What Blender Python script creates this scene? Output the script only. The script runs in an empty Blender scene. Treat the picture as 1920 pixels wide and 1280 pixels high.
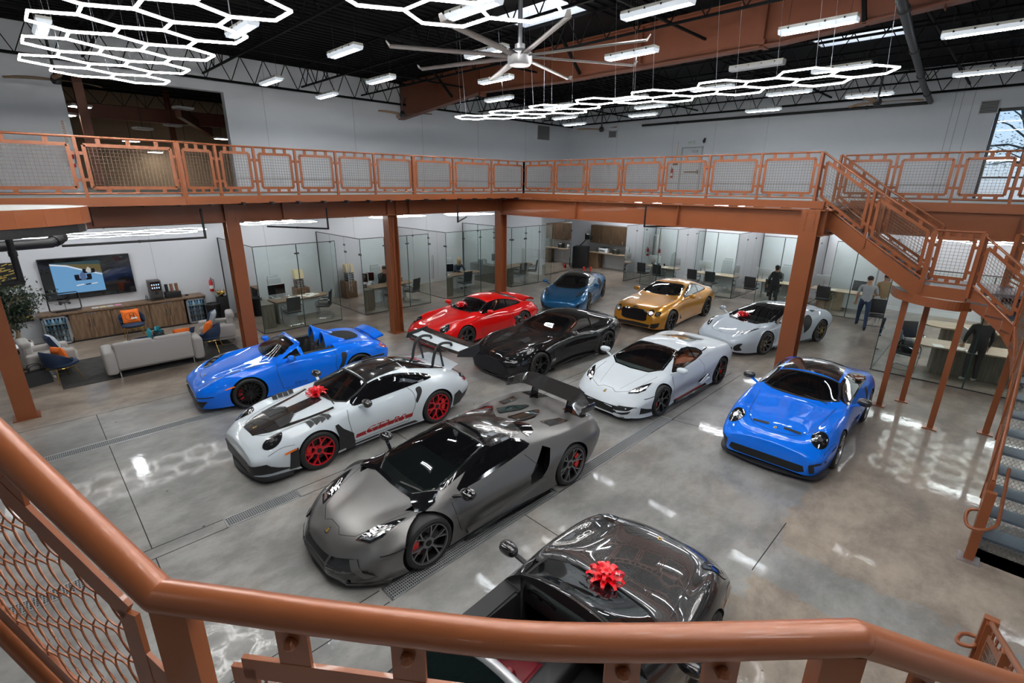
import bpy, bmesh, math, random
import numpy as np
from mathutils import Vector, Matrix
from mathutils.bvhtree import BVHTree
random.seed(7)
PI = math.pi
R = math.radians
scene = bpy.context.scene
COL = scene.collection

# ------------------------------------------------------------------ materials
def _mat(name):
    m = bpy.data.materials.new(name)
    m.use_nodes = True
    nt = m.node_tree
    return m, nt, nt.nodes['Principled BSDF']

def mat(name, col, rough=0.5, metal=0.0, coat=0.0, emit=None, estr=0.0, spec=0.5, bump=0.0, bscale=40.0, var=0.0, vscale=4.0, coatr=0.03):
    m, nt, b = _mat(name)
    c = (col[0], col[1], col[2], 1)
    b.inputs['Base Color'].default_value = c
    b.inputs['Roughness'].default_value = rough
    b.inputs['Metallic'].default_value = metal
    b.inputs['Specular IOR Level'].default_value = spec
    b.inputs['Coat Weight'].default_value = coat
    b.inputs['Coat Roughness'].default_value = coatr
    if emit:
        b.inputs['Emission Color'].default_value = (*emit, 1)
        b.inputs['Emission Strength'].default_value = estr
    if bump or var:
        tc = nt.nodes.new('ShaderNodeTexCoord')
    if bump:
        n = nt.nodes.new('ShaderNodeTexNoise'); n.inputs['Scale'].default_value = bscale; n.inputs['Detail'].default_value = 4
        bp = nt.nodes.new('ShaderNodeBump'); bp.inputs['Strength'].default_value = bump; bp.inputs['Distance'].default_value = 0.02
        nt.links.new(tc.outputs['Object'], n.inputs['Vector']); nt.links.new(n.outputs['Fac'], bp.inputs['Height'])
        nt.links.new(bp.outputs['Normal'], b.inputs['Normal'])
    if var:
        n = nt.nodes.new('ShaderNodeTexNoise'); n.inputs['Scale'].default_value = vscale; n.inputs['Detail'].default_value = 5
        mx = nt.nodes.new('ShaderNodeMix'); mx.data_type = 'RGBA'
        mx.inputs[6].default_value = tuple(max(0, x * (1 - var)) for x in col) + (1,)
        mx.inputs[7].default_value = tuple(min(1, x * (1 + var)) for x in col) + (1,)
        nt.links.new(tc.outputs['Object'], n.inputs['Vector']); nt.links.new(n.outputs['Fac'], mx.inputs[0])
        nt.links.new(mx.outputs[2], b.inputs['Base Color'])
    return m

def emis(name, col, strength):
    m = bpy.data.materials.new(name); m.use_nodes = True
    nt = m.node_tree; nt.nodes.clear()
    e = nt.nodes.new('ShaderNodeEmission'); e.inputs[0].default_value = (*col, 1); e.inputs[1].default_value = strength
    o = nt.nodes.new('ShaderNodeOutputMaterial'); nt.links.new(e.outputs[0], o.inputs[0])
    return m

def glass(name, tint, refl=0.08, rough=0.0, dens=0.0, dark=(0.01, 0.01, 0.012), ior=1.5):
    """thin pane: tinted see-through mixed with a mirror sheen that grows at grazing angles"""
    m = bpy.data.materials.new(name); m.use_nodes = True
    nt = m.node_tree; nt.nodes.clear()
    t = nt.nodes.new('ShaderNodeBsdfTransparent'); t.inputs[0].default_value = (*tint, 1)
    g = nt.nodes.new('ShaderNodeBsdfGlossy'); g.inputs['Roughness'].default_value = rough
    f = nt.nodes.new('ShaderNodeFresnel'); f.inputs[0].default_value = ior
    a = nt.nodes.new('ShaderNodeMath'); a.operation = 'MULTIPLY_ADD'
    a.inputs[1].default_value = 1.0; a.inputs[2].default_value = refl - 0.04; a.use_clamp = True
    mx = nt.nodes.new('ShaderNodeMixShader')
    o = nt.nodes.new('ShaderNodeOutputMaterial')
    nt.links.new(f.outputs[0], a.inputs[0]); nt.links.new(a.outputs[0], mx.inputs[0])
    src = t.outputs[0]
    if dens:
        d = nt.nodes.new('ShaderNodeBsdfDiffuse'); d.inputs[0].default_value = (*dark, 1)
        m2 = nt.nodes.new('ShaderNodeMixShader'); m2.inputs[0].default_value = dens
        nt.links.new(t.outputs[0], m2.inputs[1]); nt.links.new(d.outputs[0], m2.inputs[2]); src = m2.outputs[0]
    nt.links.new(src, mx.inputs[1]); nt.links.new(g.outputs[0], mx.inputs[2])
    nt.links.new(mx.outputs[0], o.inputs[0])
    return m

def wood(name, c1, c2, scale=(1, 1, 1), rough=0.45):
    m, nt, b = _mat(name)
    b.inputs['Roughness'].default_value = rough
    tc = nt.nodes.new('ShaderNodeTexCoord'); mp = nt.nodes.new('ShaderNodeMapping')
    mp.inputs['Scale'].default_value = scale
    n = nt.nodes.new('ShaderNodeTexNoise'); n.inputs['Scale'].default_value = 3; n.inputs['Detail'].default_value = 6; n.inputs['Distortion'].default_value = .6
    r = nt.nodes.new('ShaderNodeValToRGB')
    r.color_ramp.elements[0].color = (*c1, 1); r.color_ramp.elements[1].color = (*c2, 1)
    r.color_ramp.elements[0].position = .35; r.color_ramp.elements[1].position = .65
    nt.links.new(tc.outputs['Object'], mp.inputs[0]); nt.links.new(mp.outputs[0], n.inputs['Vector'])
    nt.links.new(n.outputs['Fac'], r.inputs[0]); nt.links.new(r.outputs[0], b.inputs['Base Color'])
    return m

def srgb(h):
    h = h.lstrip('#'); o = []
    for i in (0, 2, 4):
        v = int(h[i:i + 2], 16) / 255
        o.append(v / 12.92 if v <= .04045 else ((v + .055) / 1.055) ** 2.4)
    return tuple(o)

# ------------------------------------------------------------------ mesh builder
class MB:
    def __init__(s):
        s.v = []; s.f = []; s.mi = []; s.cur = 0
    def mat(s, i):
        s.cur = i; return s
    def add(s, vs, fs):
        b = len(s.v)
        s.v.extend([tuple(map(float, p)) for p in vs])
        for f in fs:
            s.f.append(tuple(b + i for i in f)); s.mi.append(s.cur)
        return s
    def box(s, c, d, rz=0, M=None):
        hx, hy, hz = d[0] / 2, d[1] / 2, d[2] / 2
        P = [Vector((x * hx, y * hy, z * hz)) for z in (-1, 1) for y in (-1, 1) for x in (-1, 1)]
        T = Matrix.Translation(c) @ Matrix.Rotation(rz, 4, 'Z')
        if M is not None: T = Matrix.Translation(c) @ M
        return s.add([T @ p for p in P], [(0, 2, 3, 1), (4, 5, 7, 6), (0, 1, 5, 4), (1, 3, 7, 5), (3, 2, 6, 7), (2, 0, 4, 6)])
    def bar(s, a, b, w, h, up=(0, 0, 1)):
        a = Vector(a); b = Vector(b); d = (b - a).normalized(); up = Vector(up)
        x = d.cross(up)
        if x.length < 1e-4: x = d.cross(Vector((1, 0, 0)))
        x.normalize(); z = x.cross(d).normalized()
        P = [p + x * sx * w / 2 + z * sz * h / 2 for p in (a, b) for sx, sz in ((-1, -1), (1, -1), (1, 1), (-1, 1))]
        return s.add(P, [(0, 3, 2, 1), (4, 5, 6, 7), (0, 1, 5, 4), (1, 2, 6, 5), (2, 3, 7, 6), (3, 0, 4, 7)])
    def tube(s, pts, r, n=8, closed=False, cap=True):
        pts = [Vector(p) for p in pts]; N = len(pts)
        rr = r if hasattr(r, '__len__') else [r] * N
        T = []
        for i in range(N):
            if closed: t = (pts[(i + 1) % N] - pts[i - 1])
            elif i == 0: t = pts[1] - pts[0]
            elif i == N - 1: t = pts[-1] - pts[-2]
            else: t = (pts[i + 1] - pts[i]).normalized() + (pts[i] - pts[i - 1]).normalized()
            T.append(t.normalized())
        u = T[0].cross(Vector((0, 0, 1)))
        if u.length < 1e-3: u = T[0].cross(Vector((1, 0, 0)))
        u.normalize(); V = []
        for i in range(N):
            if i:
                u = u - T[i] * u.dot(T[i])
                if u.length < 1e-5: u = T[i].cross(Vector((0, 0, 1)))
                u.normalize()
            w = T[i].cross(u)
            k = 1.0
            if 0 < i < N - 1 or closed:
                a1 = (pts[(i + 1) % N] - pts[i]).normalized(); k = 1 / max(.6, abs(a1.dot(T[i])))
            for j in range(n):
                an = 2 * PI * j / n
                V.append(pts[i] + (u * math.cos(an) + w * math.sin(an)) * rr[i] * k)
        F = []
        for i in range(N if closed else N - 1):
            i2 = (i + 1) % N
            for j in range(n):
                j2 = (j + 1) % n
                F.append((i * n + j, i * n + j2, i2 * n + j2, i2 * n + j))
        if cap and not closed:
            F.append(tuple(range(n))[::-1]); F.append(tuple((N - 1) * n + j for j in range(n)))
        return s.add(V, F)
    def lathe(s, prof, n=24, M=None, caps=True):
        M = M or Matrix.Identity(4); V = []; F = []
        for r, z in prof:
            for j in range(n):
                a = 2 * PI * j / n; V.append(M @ Vector((r * math.cos(a), r * math.sin(a), z)))
        for i in range(len(prof) - 1):
            for j in range(n):
                j2 = (j + 1) % n
                F.append((i * n + j, i * n + j2, (i + 1) * n + j2, (i + 1) * n + j))
        if caps:
            if prof[0][0] > 1e-5: F.append(tuple(range(n))[::-1])
            if prof[-1][0] > 1e-5: F.append(tuple((len(prof) - 1) * n + j for j in range(n)))
        return s.add(V, F)
    def prism(s, pts, vec):
        vec = Vector(vec); P = [Vector(p) for p in pts]; n = len(P)
        F = [tuple(range(n))[::-1], tuple(range(n, 2 * n))] + [(i, (i + 1) % n, n + (i + 1) % n, n + i) for i in range(n)]
        return s.add(P + [p + vec for p in P], F)
    def grid(s, G, closeu=False):
        nu = len(G); nv = len(G[0]); V = [p for row in G for p in row]; F = []
        for i in range(nu if closeu else nu - 1):
            for j in range(nv - 1):
                i2 = (i + 1) % nu
                F.append((i * nv + j, i * nv + j + 1, i2 * nv + j + 1, i2 * nv + j))
        return s.add(V, F)
    def ell(s, c, r, n=16, m=10, M=None, e=1.0):
        """superellipsoid; e<1 gives a rounded box"""
        T = Matrix.Translation(c) @ (M or Matrix.Identity(4)); V = []; F = []
        pw = lambda v: math.copysign(abs(v) ** e, v)
        for i in range(m + 1):
            ph = -PI / 2 + PI * i / m
            for j in range(n):
                th = 2 * PI * j / n
                V.append(T @ Vector((r[0] * pw(math.cos(ph)) * pw(math.cos(th)), r[1] * pw(math.cos(ph)) * pw(math.sin(th)), r[2] * pw(math.sin(ph)))))
        for i in range(m):
            for j in range(n):
                j2 = (j + 1) % n; F.append((i * n + j, i * n + j2, (i + 1) * n + j2, (i + 1) * n + j))
        return s.add(V, F)
    def rbox(s, c, d, r=0.02, rz=0, M=None):
        """box with rounded edges"""
        bm = bmesh.new(); bmesh.ops.create_cube(bm, size=1.0)
        bmesh.ops.scale(bm, vec=d, verts=bm.verts)
        bmesh.ops.bevel(bm, geom=bm.edges[:] , offset=min(r, min(d) * .49), segments=3, affect='EDGES', profile=.5)
        T = Matrix.Translation(c) @ (M if M is not None else Matrix.Rotation(rz, 4, 'Z'))
        bm.verts.index_update()
        s.add([T @ v.co for v in bm.verts], [[v.index for v in f.verts] for f in bm.faces]); bm.free(); return s
    def build(s, name, mats, parent=None, smooth=40, link=True):
        me = bpy.data.meshes.new(name)
        me.from_pydata(s.v, [], s.f)
        if not isinstance(mats, (list, tuple)): mats = [mats]
        for m in mats: me.materials.append(m)
        if len(mats) > 1: me.polygons.foreach_set('material_index', s.mi)
        return link_mesh(name, me, parent, smooth)

def link_mesh(name, me, parent=None, smooth=40):
    if smooth:
        me.polygons.foreach_set('use_smooth', [True] * len(me.polygons))
        me.set_sharp_from_angle(angle=R(smooth))
    me.update()
    o = bpy.data.objects.new(name, me); COL.objects.link(o)
    if parent: o.parent = parent
    return o

def tag(o, label=None, cat=None, group=None, kind=None):
    if label: o['label'] = label
    if cat: o['category'] = cat
    if group: o['group'] = group
    if kind: o['kind'] = kind
    return o
def thing(name, label, cat, loc=(0, 0, 0), rz=0, group=None):
    o = bpy.data.objects.new(name, None); COL.objects.link(o)
    o.location = loc; o.rotation_euler = (0, 0, rz); o.empty_display_size = .1
    return tag(o, label, cat, group)
def struct(name, mb, mats, parent=None, smooth=0, label=None):
    o = mb.build(name, mats, parent, smooth)
    if parent is None: o['kind'] = 'structure'
    return o
def copy_tree(o, parent=None):
    c = o.copy(); COL.objects.link(c)
    if parent: c.parent = parent
    for ch in list(o.children): copy_tree(ch, c)
    return c
def place(o, loc, rz, label, group=None):
    o.location = loc; o.rotation_euler = (0, 0, rz)
    return tag(o, label, None, group)

def pchip(pts):
    xs = np.array([p[0] for p in pts], float); ys = np.array([p[1] for p in pts], float)
    h = np.diff(xs); d = np.diff(ys) / h; n = len(xs); m = np.zeros(n)
    for i in range(1, n - 1):
        if d[i - 1] * d[i] > 0:
            w1 = 2 * h[i] + h[i - 1]; w2 = h[i] + 2 * h[i - 1]
            m[i] = (w1 + w2) / (w1 / d[i - 1] + w2 / d[i])
    m[0] = d[0]; m[-1] = d[-1]
    def f(x):
        x = min(max(x, xs[0]), xs[-1]); i = min(int(np.searchsorted(xs, x, 'right')) - 1, n - 2); i = max(i, 0)
        t = (x - xs[i]) / h[i]
        return float(ys[i] * (1 + 2 * t) * (1 - t) ** 2 + h[i] * m[i] * t * (1 - t) ** 2 + ys[i + 1] * t * t * (3 - 2 * t) - h[i] * m[i + 1] * t * t * (1 - t))
    return f
def crom(P, n=8, closed=False):
    """smooth polyline through points (any dimension)"""
    P = [np.array(p, float) for p in P]; N = len(P); out = []
    for i in range(N if closed else N - 1):
        p0 = P[i - 1] if (closed or i) else 2 * P[0] - P[1]
        p1 = P[i]; p2 = P[(i + 1) % N]
        p3 = P[(i + 2) % N] if (closed or i + 2 < N) else 2 * P[-1] - P[-2]
        for k in range(n):
            t = k / n
            out.append(.5 * (2 * p1 + (p2 - p0) * t + (2 * p0 - 5 * p1 + 4 * p2 - p3) * t * t + (3 * p1 - p0 - 3 * p2 + p3) * t ** 3))
    if not closed: out.append(P[-1])
    return [tuple(p) for p in out]
def arc(c, r, a0, a1, n=12):
    return [(c[0] + r * math.cos(R(a0 + (a1 - a0) * i / n)), c[1] + r * math.sin(R(a0 + (a1 - a0) * i / n))) for i in range(n + 1)]

_txt = {}
def text2d(body, size=1.0, shear=0.0):
    """flat lettering -> 2-D vertices and faces, centred"""
    key = (body, size, shear)
    if key in _txt: return _txt[key]
    c = bpy.data.curves.new('lettering', 'FONT'); c.body = body; c.size = size; c.shear = shear
    c.align_x = 'CENTER'; c.align_y = 'CENTER'; c.resolution_u = 3
    o = bpy.data.objects.new('lettering', c); COL.objects.link(o)
    dg = bpy.context.evaluated_depsgraph_get(); dg.update()
    me = bpy.data.meshes.new_from_object(o.evaluated_get(dg))
    V = [(v.co.x, v.co.y) for v in me.vertices]; F = [tuple(p.vertices) for p in me.polygons]
    bpy.data.objects.remove(o); bpy.data.curves.remove(c); bpy.data.meshes.remove(me)
    _txt[key] = (V, F); return V, F
def text_on(mb, body, size, O, U, Vv, shear=0.0):
    V, F = text2d(body, size, shear); O = Vector(O); U = Vector(U); Vv = Vector(Vv)
    return mb.add([O + U * a + Vv * b for a, b in V], F)

# shared materials
STEEL = mat('copper_paint', srgb('#8c5030'), .32, .1, .15, spec=.4, var=.10, vscale=2.5)
ROOFST = mat('roof_steel', srgb('#71402a'), .5, .1, var=.15, vscale=2)
JOIST = mat('joist_black', (.004, .004, .004), .7, spec=.15)
BLACK = mat('black_paint', (.008, .008, .009), .45)
BLACKG = mat('gloss_black', (.006, .006, .007), .08, coat=1)
CARBON = mat('carbon_weave', (.022, .020, .019), .18, coat=1, var=.5, vscale=160)
WHITE = mat('white_paint', (.72, .74, .76), .55)
CHROME = mat('chrome', (.8, .8, .82), .12, 1)
GOLDM = mat('brass', (.75, .48, .12), .22, 1)
DARKMET = mat('dark_metal', (.09, .085, .085), .35, .9)
ALUM = mat('aluminium', (.55, .56, .58), .3, .9)
RUBBER = mat('rubber', (.012, .012, .012), .6)
# ------------------------------------------------------------------ cars
def section(c, s, lin):
    zc, zr, yr, zs, ys, zm, ym, zl, dl, zb, db = (c[k](s) for k in ('zc', 'zr', 'yr', 'zs', 'ys', 'zm', 'ym', 'zl', 'dl', 'zb', 'db'))
    P = [(0, zc), (yr * .55, zc - (zc - zr) * .24), (yr, zr), (ys, zs), (ym, zm), (ym - dl, zl), (ym - db, zb)]
    P = [np.array(p) for p in P]
    full = [np.array((-P[1][0], P[1][1]))] + P
    nsub = [3, 4, 7, 7, 6, 4]; out = []
    for i in range(6):
        p0, p1, p2 = full[i], full[i + 1], full[i + 2]
        p3 = full[i + 3] if i + 3 < len(full) else p2
        d1 = max(np.linalg.norm(p2 - p1), 1e-5)
        dm = max(np.linalg.norm(p1 - p0), 1e-5); dp = max(np.linalg.norm(p3 - p2), 1e-5)
        t1 = ((p2 - p1) / d1 * dm + (p1 - p0) / dm * d1) / (dm + d1) * d1
        t2 = ((p3 - p2) / dp * d1 + (p2 - p1) / d1 * dp) / (d1 + dp) * d1 if i < 5 else (p2 - p1)
        for k in range(nsub[i]):
            t = k / nsub[i]
            q = p1 * (1 + 2 * t) * (1 - t) ** 2 + t1 * t * (1 - t) ** 2 + p2 * t * t * (3 - 2 * t) - t2 * t * t * (1 - t)
            out.append(q * (1 - lin) + (p1 + (p2 - p1) * t) * lin)
    out.append(P[6])
    for k in (1, 2): out.append(np.array((P[6][0] * (1 - k / 2), P[6][1])))
    return out

def body_mesh(sp):
    c = {k: pchip(sp[k]) for k in ('zc', 'zr', 'yr', 'zs', 'ys', 'zm', 'ym', 'zl', 'dl', 'zb', 'db')}
    L = sp['L']; fr, rr = sp.get('nose', .16), sp.get('tail', .12)
    S = sorted(set([fr * (1 - math.cos(PI / 2 * i / 8)) for i in range(9)] + [L - rr * (1 - math.cos(PI / 2 * i / 6)) for i in range(7)] +
                   [fr + (L - rr - fr) * i / 96 for i in range(97)]))
    S = [s for i, s in enumerate(S) if i == 0 or s - S[i - 1] > 1e-4]
    rows = []
    for s in S:
        Q = section(c, s, sp.get('lin', 0)); ky = kz = 1.0
        for d, r_, ay, az in ((s, fr, *sp.get('nround', (.16, .22))), (L - s, rr, *sp.get('tround', (.10, .2)))):
            if d < r_:
                e = math.sqrt(max(0, 1 - (1 - d / r_) ** 2)); ky *= 1 - ay * (1 - e); kz *= 1 - az * (1 - e)
        zmid = (Q[0][1] + Q[-1][1]) / 2
        rows.append([(s, q[0] * ky, zmid + (q[1] - zmid) * kz) for q in Q])
    A = np.array(rows); k = sp.get('soft', 8)
    for it in range(k):
        B = A.copy(); B[4:-4, :, 1:] = .5 * A[4:-4, :, 1:] + .25 * (A[3:-5, :, 1:] + A[5:-3, :, 1:]); A = B
        if it < sp.get('softv', 5):
            B = A.copy(); B[:, 1:-5, 1:] = .5 * A[:, 1:-5, 1:] + .25 * (A[:, :-6, 1:] + A[:, 2:-4, 1:]); B[:, 0, 2] = .5 * A[:, 0, 2] + .5 * A[:, 1, 2]; A = B
    rows = A.tolist()
    n = len(rows[0]); V = []; F = []
    x0 = sp['fo'] + sp['wb'] / 2          # local x forward, origin between the axles
    for row in rows:
        V += [(x0 - s, y, z) for s, y, z in row] + [(x0 - s, -y, z) for s, y, z in row[1:-1][::-1]]
    m = 2 * n - 2
    for i in range(len(rows) - 1):
        for j in range(m):
            j2 = (j + 1) % m; F.append((i * m + j, (i + 1) * m + j, (i + 1) * m + j2, i * m + j2))
    for b, flip in ((0, 0), ((len(rows) - 1) * m, 1)):
        for j in range(n - 1):
            a, a2 = b + j, b + j + 1; l2, l1 = b + (m - j - 1) % m, b + (m - j) % m
            f = [a, a2, l2, l1] if j else [a, a2, l2]
            if j == n - 2: f = [a, a2, l1]
            F.append(tuple(f if not flip else f[::-1]))
    return V, F, c

class Car:
    def __init__(s, sp, label, loc, rz):
        s.sp = sp; s.root = thing('car', label, 'car', loc, rz)
        s.V, s.F, s.c = body_mesh(sp)
        s.bvh = BVHTree.FromPolygons([Vector(v) for v in s.V], s.F)
        s.x0 = sp['fo'] + sp['wb'] / 2
    # projection frames: 'T' top (s,y), 'L' left side (s,z), 'F' front (y,z), 'B' rear (y,z)
    def frame(s, k):
        if k == 'T': return Vector((s.x0, 0, 3)), Vector((-1, 0, 0)), Vector((0, 1, 0)), Vector((0, 0, -1))
        if k == 'L': return Vector((s.x0, 3, 0)), Vector((-1, 0, 0)), Vector((0, 0, 1)), Vector((0, -1, 0))
        if k == 'F': return Vector((s.x0 + 2, 0, 0)), Vector((0, 1, 0)), Vector((0, 0, 1)), Vector((-1, 0, 0))
        if k == 'B': return Vector((s.x0 - s.sp['L'] - 2, 0, 0)), Vector((0, 1, 0)), Vector((0, 0, 1)), Vector((1, 0, 0))
        return k
    def hit(s, a, b, fr, off):
        O, U, V, D = fr; o = O + U * a + V * b
        h = s.bvh.ray_cast(o, D)
        if h[0] is None:
            best = s.bvh.find_nearest(o + D * (3 if abs(D.x) < .5 else 2.2))
            return best[0] + best[1] * off
        nrm = h[1] if h[1].dot(D) < 0 else -h[1]
        return h[0] + nrm * off
    def surf(s, verts2, faces, k, off=.004, flip=False):
        fr = s.frame(k); out = [s.hit(a, b, fr, off) for a, b in verts2]
        if flip: out = [Vector((p.x, -p.y, p.z)) for p in out]; faces = [f[::-1] for f in faces]
        return out, faces
    def cut2d(s, poly, res):
        bm = bmesh.new(); vs = [bm.verts.new((p[0], p[1], 0)) for p in poly]; bm.faces.new(vs)
        for ax in (0, 1):
            lo = min(p[ax] for p in poly); hi = max(p[ax] for p in poly); n = int((hi - lo) / res)
            for i in range(1, n + 1):
                co = [0, 0, 0]; no = [0, 0, 0]; co[ax] = lo + (hi - lo) * i / (n + 1); no[ax] = 1
                bmesh.ops.bisect_plane(bm, geom=bm.verts[:] + bm.edges[:] + bm.faces[:], plane_co=co, plane_no=no)
        bm.verts.index_update()
        V = [(v.co.x, v.co.y) for v in bm.verts]; F = [[v.index for v in f.verts] for f in bm.faces]
        bm.free(); return V, F
    def patch(s, name, poly, k, m, off=.004, res=.07, both=False, smooth=0, parent=None, sub=None):
        if smooth: poly = crom(poly, smooth, True)
        V, F = s.cut2d(poly, res); o = None
        for fl in ((False, True) if both else (False,)):
            P, FF = s.surf(V, F, k, off, fl); mb = MB().add(P, FF)
            o = mb.build(name, m, parent or s.root, 50)
        return o
    def line(s, name, pts, k, w, m, off=.003, both=False, res=.05, mb=None, smooth=0):
        if smooth: pts = crom(pts, smooth)
        Q = [pts[0]]
        for a, b in zip(pts[:-1], pts[1:]):
            n = max(1, int(math.dist(a, b) / res))
            Q += [(a[0] + (b[0] - a[0]) * i / n, a[1] + (b[1] - a[1]) * i / n) for i in range(1, n + 1)]
        V = []
        for i, q in enumerate(Q):
            a = Q[max(0, i - 1)]; b = Q[min(len(Q) - 1, i + 1)]; d = (b[0] - a[0], b[1] - a[1]); l = math.hypot(*d) or 1
            nx, ny = -d[1] / l * w / 2, d[0] / l * w / 2
            V += [(q[0] + nx, q[1] + ny), (q[0] - nx, q[1] - ny)]
        F = [(2 * i, 2 * i + 1, 2 * i + 3, 2 * i + 2) for i in range(len(Q) - 1)]
        own = mb is None; mb = mb or MB()
        for fl in ((False, True) if both else (False,)): mb.add(*s.surf(V, F, k, off, fl))
        if own: return mb.build(name, m, s.root, 50)
    def text(s, name, body, size, at, k, m, shear=0, off=.006, flipu=1, rot=0, both=False):
        V, F = text2d(body, size, shear); ca, sa = math.cos(rot), math.sin(rot)
        W = [(at[0] + flipu * (a * ca - b * sa), at[1] + a * sa + b * ca) for a, b in V]
        P, FF = s.surf(W, F, k, off); MB().add(P, FF).build(name, m, s.root, 0)
    def body(s, paint, inner, cuts):
        """cuts: list of MB cutter solids"""
        me = bpy.data.meshes.new('body'); me.from_pydata(s.V, [], s.F)
        bm = bmesh.new(); bm.from_mesh(me); bmesh.ops.recalc_face_normals(bm, faces=bm.faces[:]); bm.to_mesh(me); bm.free()
        me.materials.append(paint); me.materials.append(inner)
        o = bpy.data.objects.new('body', me); COL.objects.link(o)
        tmp = []
        for mb in cuts:
            cm = bpy.data.meshes.new('c'); cm.from_pydata(mb.v, [], mb.f); cm.materials.append(inner)
            b2 = bmesh.new(); b2.from_mesh(cm); bmesh.ops.recalc_face_normals(b2, faces=b2.faces[:]); b2.to_mesh(cm); b2.free()
            co = bpy.data.objects.new('c', cm); COL.objects.link(co); tmp.append(co)
            md = o.modifiers.new('b', 'BOOLEAN'); md.operation = 'DIFFERENCE'; md.solver = 'EXACT'; md.object = co; md.material_mode = 'TRANSFER'; md.use_self = s.sp.get('useself', False)
        dg = bpy.context.evaluated_depsgraph_get(); dg.update()
        me2 = bpy.data.meshes.new_from_object(o.evaluated_get(dg)); me2.name = 'body'
        bpy.data.objects.remove(o)
        for t in tmp: bpy.data.objects.remove(t)
        return link_mesh('body', me2, s.root, 32)
    def wells(s, ra):
        sp = s.sp; out = []
        for ax, r_ in ((sp['wb'] / 2, ra[0]), (-sp['wb'] / 2, ra[1])):
            for sg in (1, -1):
                y = s.c['ym'](s.x0 - ax)
                M = Matrix.Translation((ax, sg * (y + .2 - .29), r_[1])) @ Matrix.Rotation(PI / 2, 4, 'X')
                out.append(MB().lathe([(r_[0], -.29), (r_[0], .29)], 56, M))
        return out
    def prismL(s, poly, y0, y1):
        return MB().prism([(s.x0 - a, y0, b) for a, b in poly], (0, y1 - y0, 0))
    def prismT(s, poly, z0, z1):
        return MB().prism([(s.x0 - a, b, z0) for a, b in poly], (0, 0, z1 - z0))
    def wheels(s, rim_m, cal_m, style, Rf, Rr, rim_f=.262, rim_r=.275, wf=.25, wr=.31, inset=.012, cap_m=None, lip_m=None):
        sp = s.sp
        for ax, Rw, rr_, w in ((sp['wb'] / 2, Rf, rim_f, wf), (-sp['wb'] / 2, Rr, rim_r, wr)):
            y = s.c['ym'](s.x0 - ax) - inset
            tyre = MB(); h = w / 2; sw = Rw - rr_
            tyre.lathe([(rr_, -h * .9), (rr_ + sw * .5, -h), (Rw - .03, -h * .97), (Rw - .008, -h * .85), (Rw, -h * .6), (Rw, h * .6), (Rw - .008, h * .85), (Rw - .03, h * .97), (rr_ + sw * .5, h), (rr_ + .004, h * .92), (rr_, h * .9)], 48, None, False)
            rim = rim_mesh(rr_, w, style)
            disc = MB().lathe([(.06, h - .11), (rr_ * .72, h - .11), (rr_ * .72, h - .13), (.06, h - .13)], 32)
            cal = MB()
            pts = [(rr_ * .80 * math.cos(R(a)), rr_ * .80 * math.sin(R(a))) for a in range(-38, 39, 8)]
            inn = [(rr_ * .5 * math.cos(R(a)), rr_ * .5 * math.sin(R(a))) for a in range(38, -39, -8)]
            cal.prism([(a, b, h - .14) for a, b in pts + inn], (0, 0, .075))
            ms = None
            for sg in (1, -1):
                # wheel axis is local z; +z points outwards
                if ms is None:
                    wo = tyre.build('wheel', RUBBER, s.root, 35)
                    ro = rim.build('rim', [rim_m, BLACK, cap_m or BLACK, lip_m or rim_m], wo, 35)
                    do = disc.build('brake_disc', DARKMET, wo, 35)
                    ca = cal.build('brake_caliper', cal_m, wo, 35)
                    ca.rotation_euler = (0, 0, 0 if ax > 0 else PI)
                    ca.rotation_euler = (0, 0, PI if ax > 0 else 0)
                    ms = wo
                else:
                    wo = copy_tree(ms, s.root)
                    for ch in wo.children:
                        if ch.name.startswith('brake_caliper'): ch.rotation_euler = (0, 0, 0 if ax > 0 else PI)
                wo.location = (ax, sg * (y - h), Rw)
                wo.rotation_euler = (PI / 2, 0, PI) if sg > 0 else (PI / 2, 0, 0)
    def mirror(s, at, size, m, m2=None, arm=True, M=None):
        for sg in (1, -1):
            x, y, z = s.x0 - at[0], at[1] * sg, at[2]
            mb = MB().mat(0).ell((x, y, z), size, 16, 10, Matrix.Rotation(sg * R(-8), 4, 'Z'), .8)
            mb.mat(1).ell((x - size[0] * .35, y, z), (size[0] * .75, size[1] * .86, size[2] * .8), 14, 8, None, .7)
            if arm: mb.mat(2).bar((x + .02, y - sg * size[1] * .5, z - size[2] * .7), (x + .06, y - sg * (size[1] + .12), z - size[2] - .06), .05, .022)
            mb.build('side_mirror', [m2 or m, BLACKG, m], s.root, 45)
    def seats(s, at, y, m, m2=None, h=1.0, sc=1.0):
        for sg in (1, -1):
            x = s.x0 - at
            mb = MB(); Mb = Matrix.Rotation(R(-18), 4, 'Y')
            mb.rbox((x, sg * y, .36), (.52, .50, .16), .06)
            mb.rbox((x - .30, sg * y, .66), (.13, .50, .58), .06, M=Mb)
            for q in (1, -1):
                mb.rbox((x - .23, sg * y + q * .23, .62), (.18, .08, .46), .04, M=Mb)
                mb.rbox((x, sg * y + q * .23, .42), (.46, .08, .14), .04)
            mb.rbox((x - .385, sg * y, 1.0 * h - .03), (.10, .27, .22), .05, M=Mb)
            mb.build('seat', m, s.root, 45)
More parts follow.
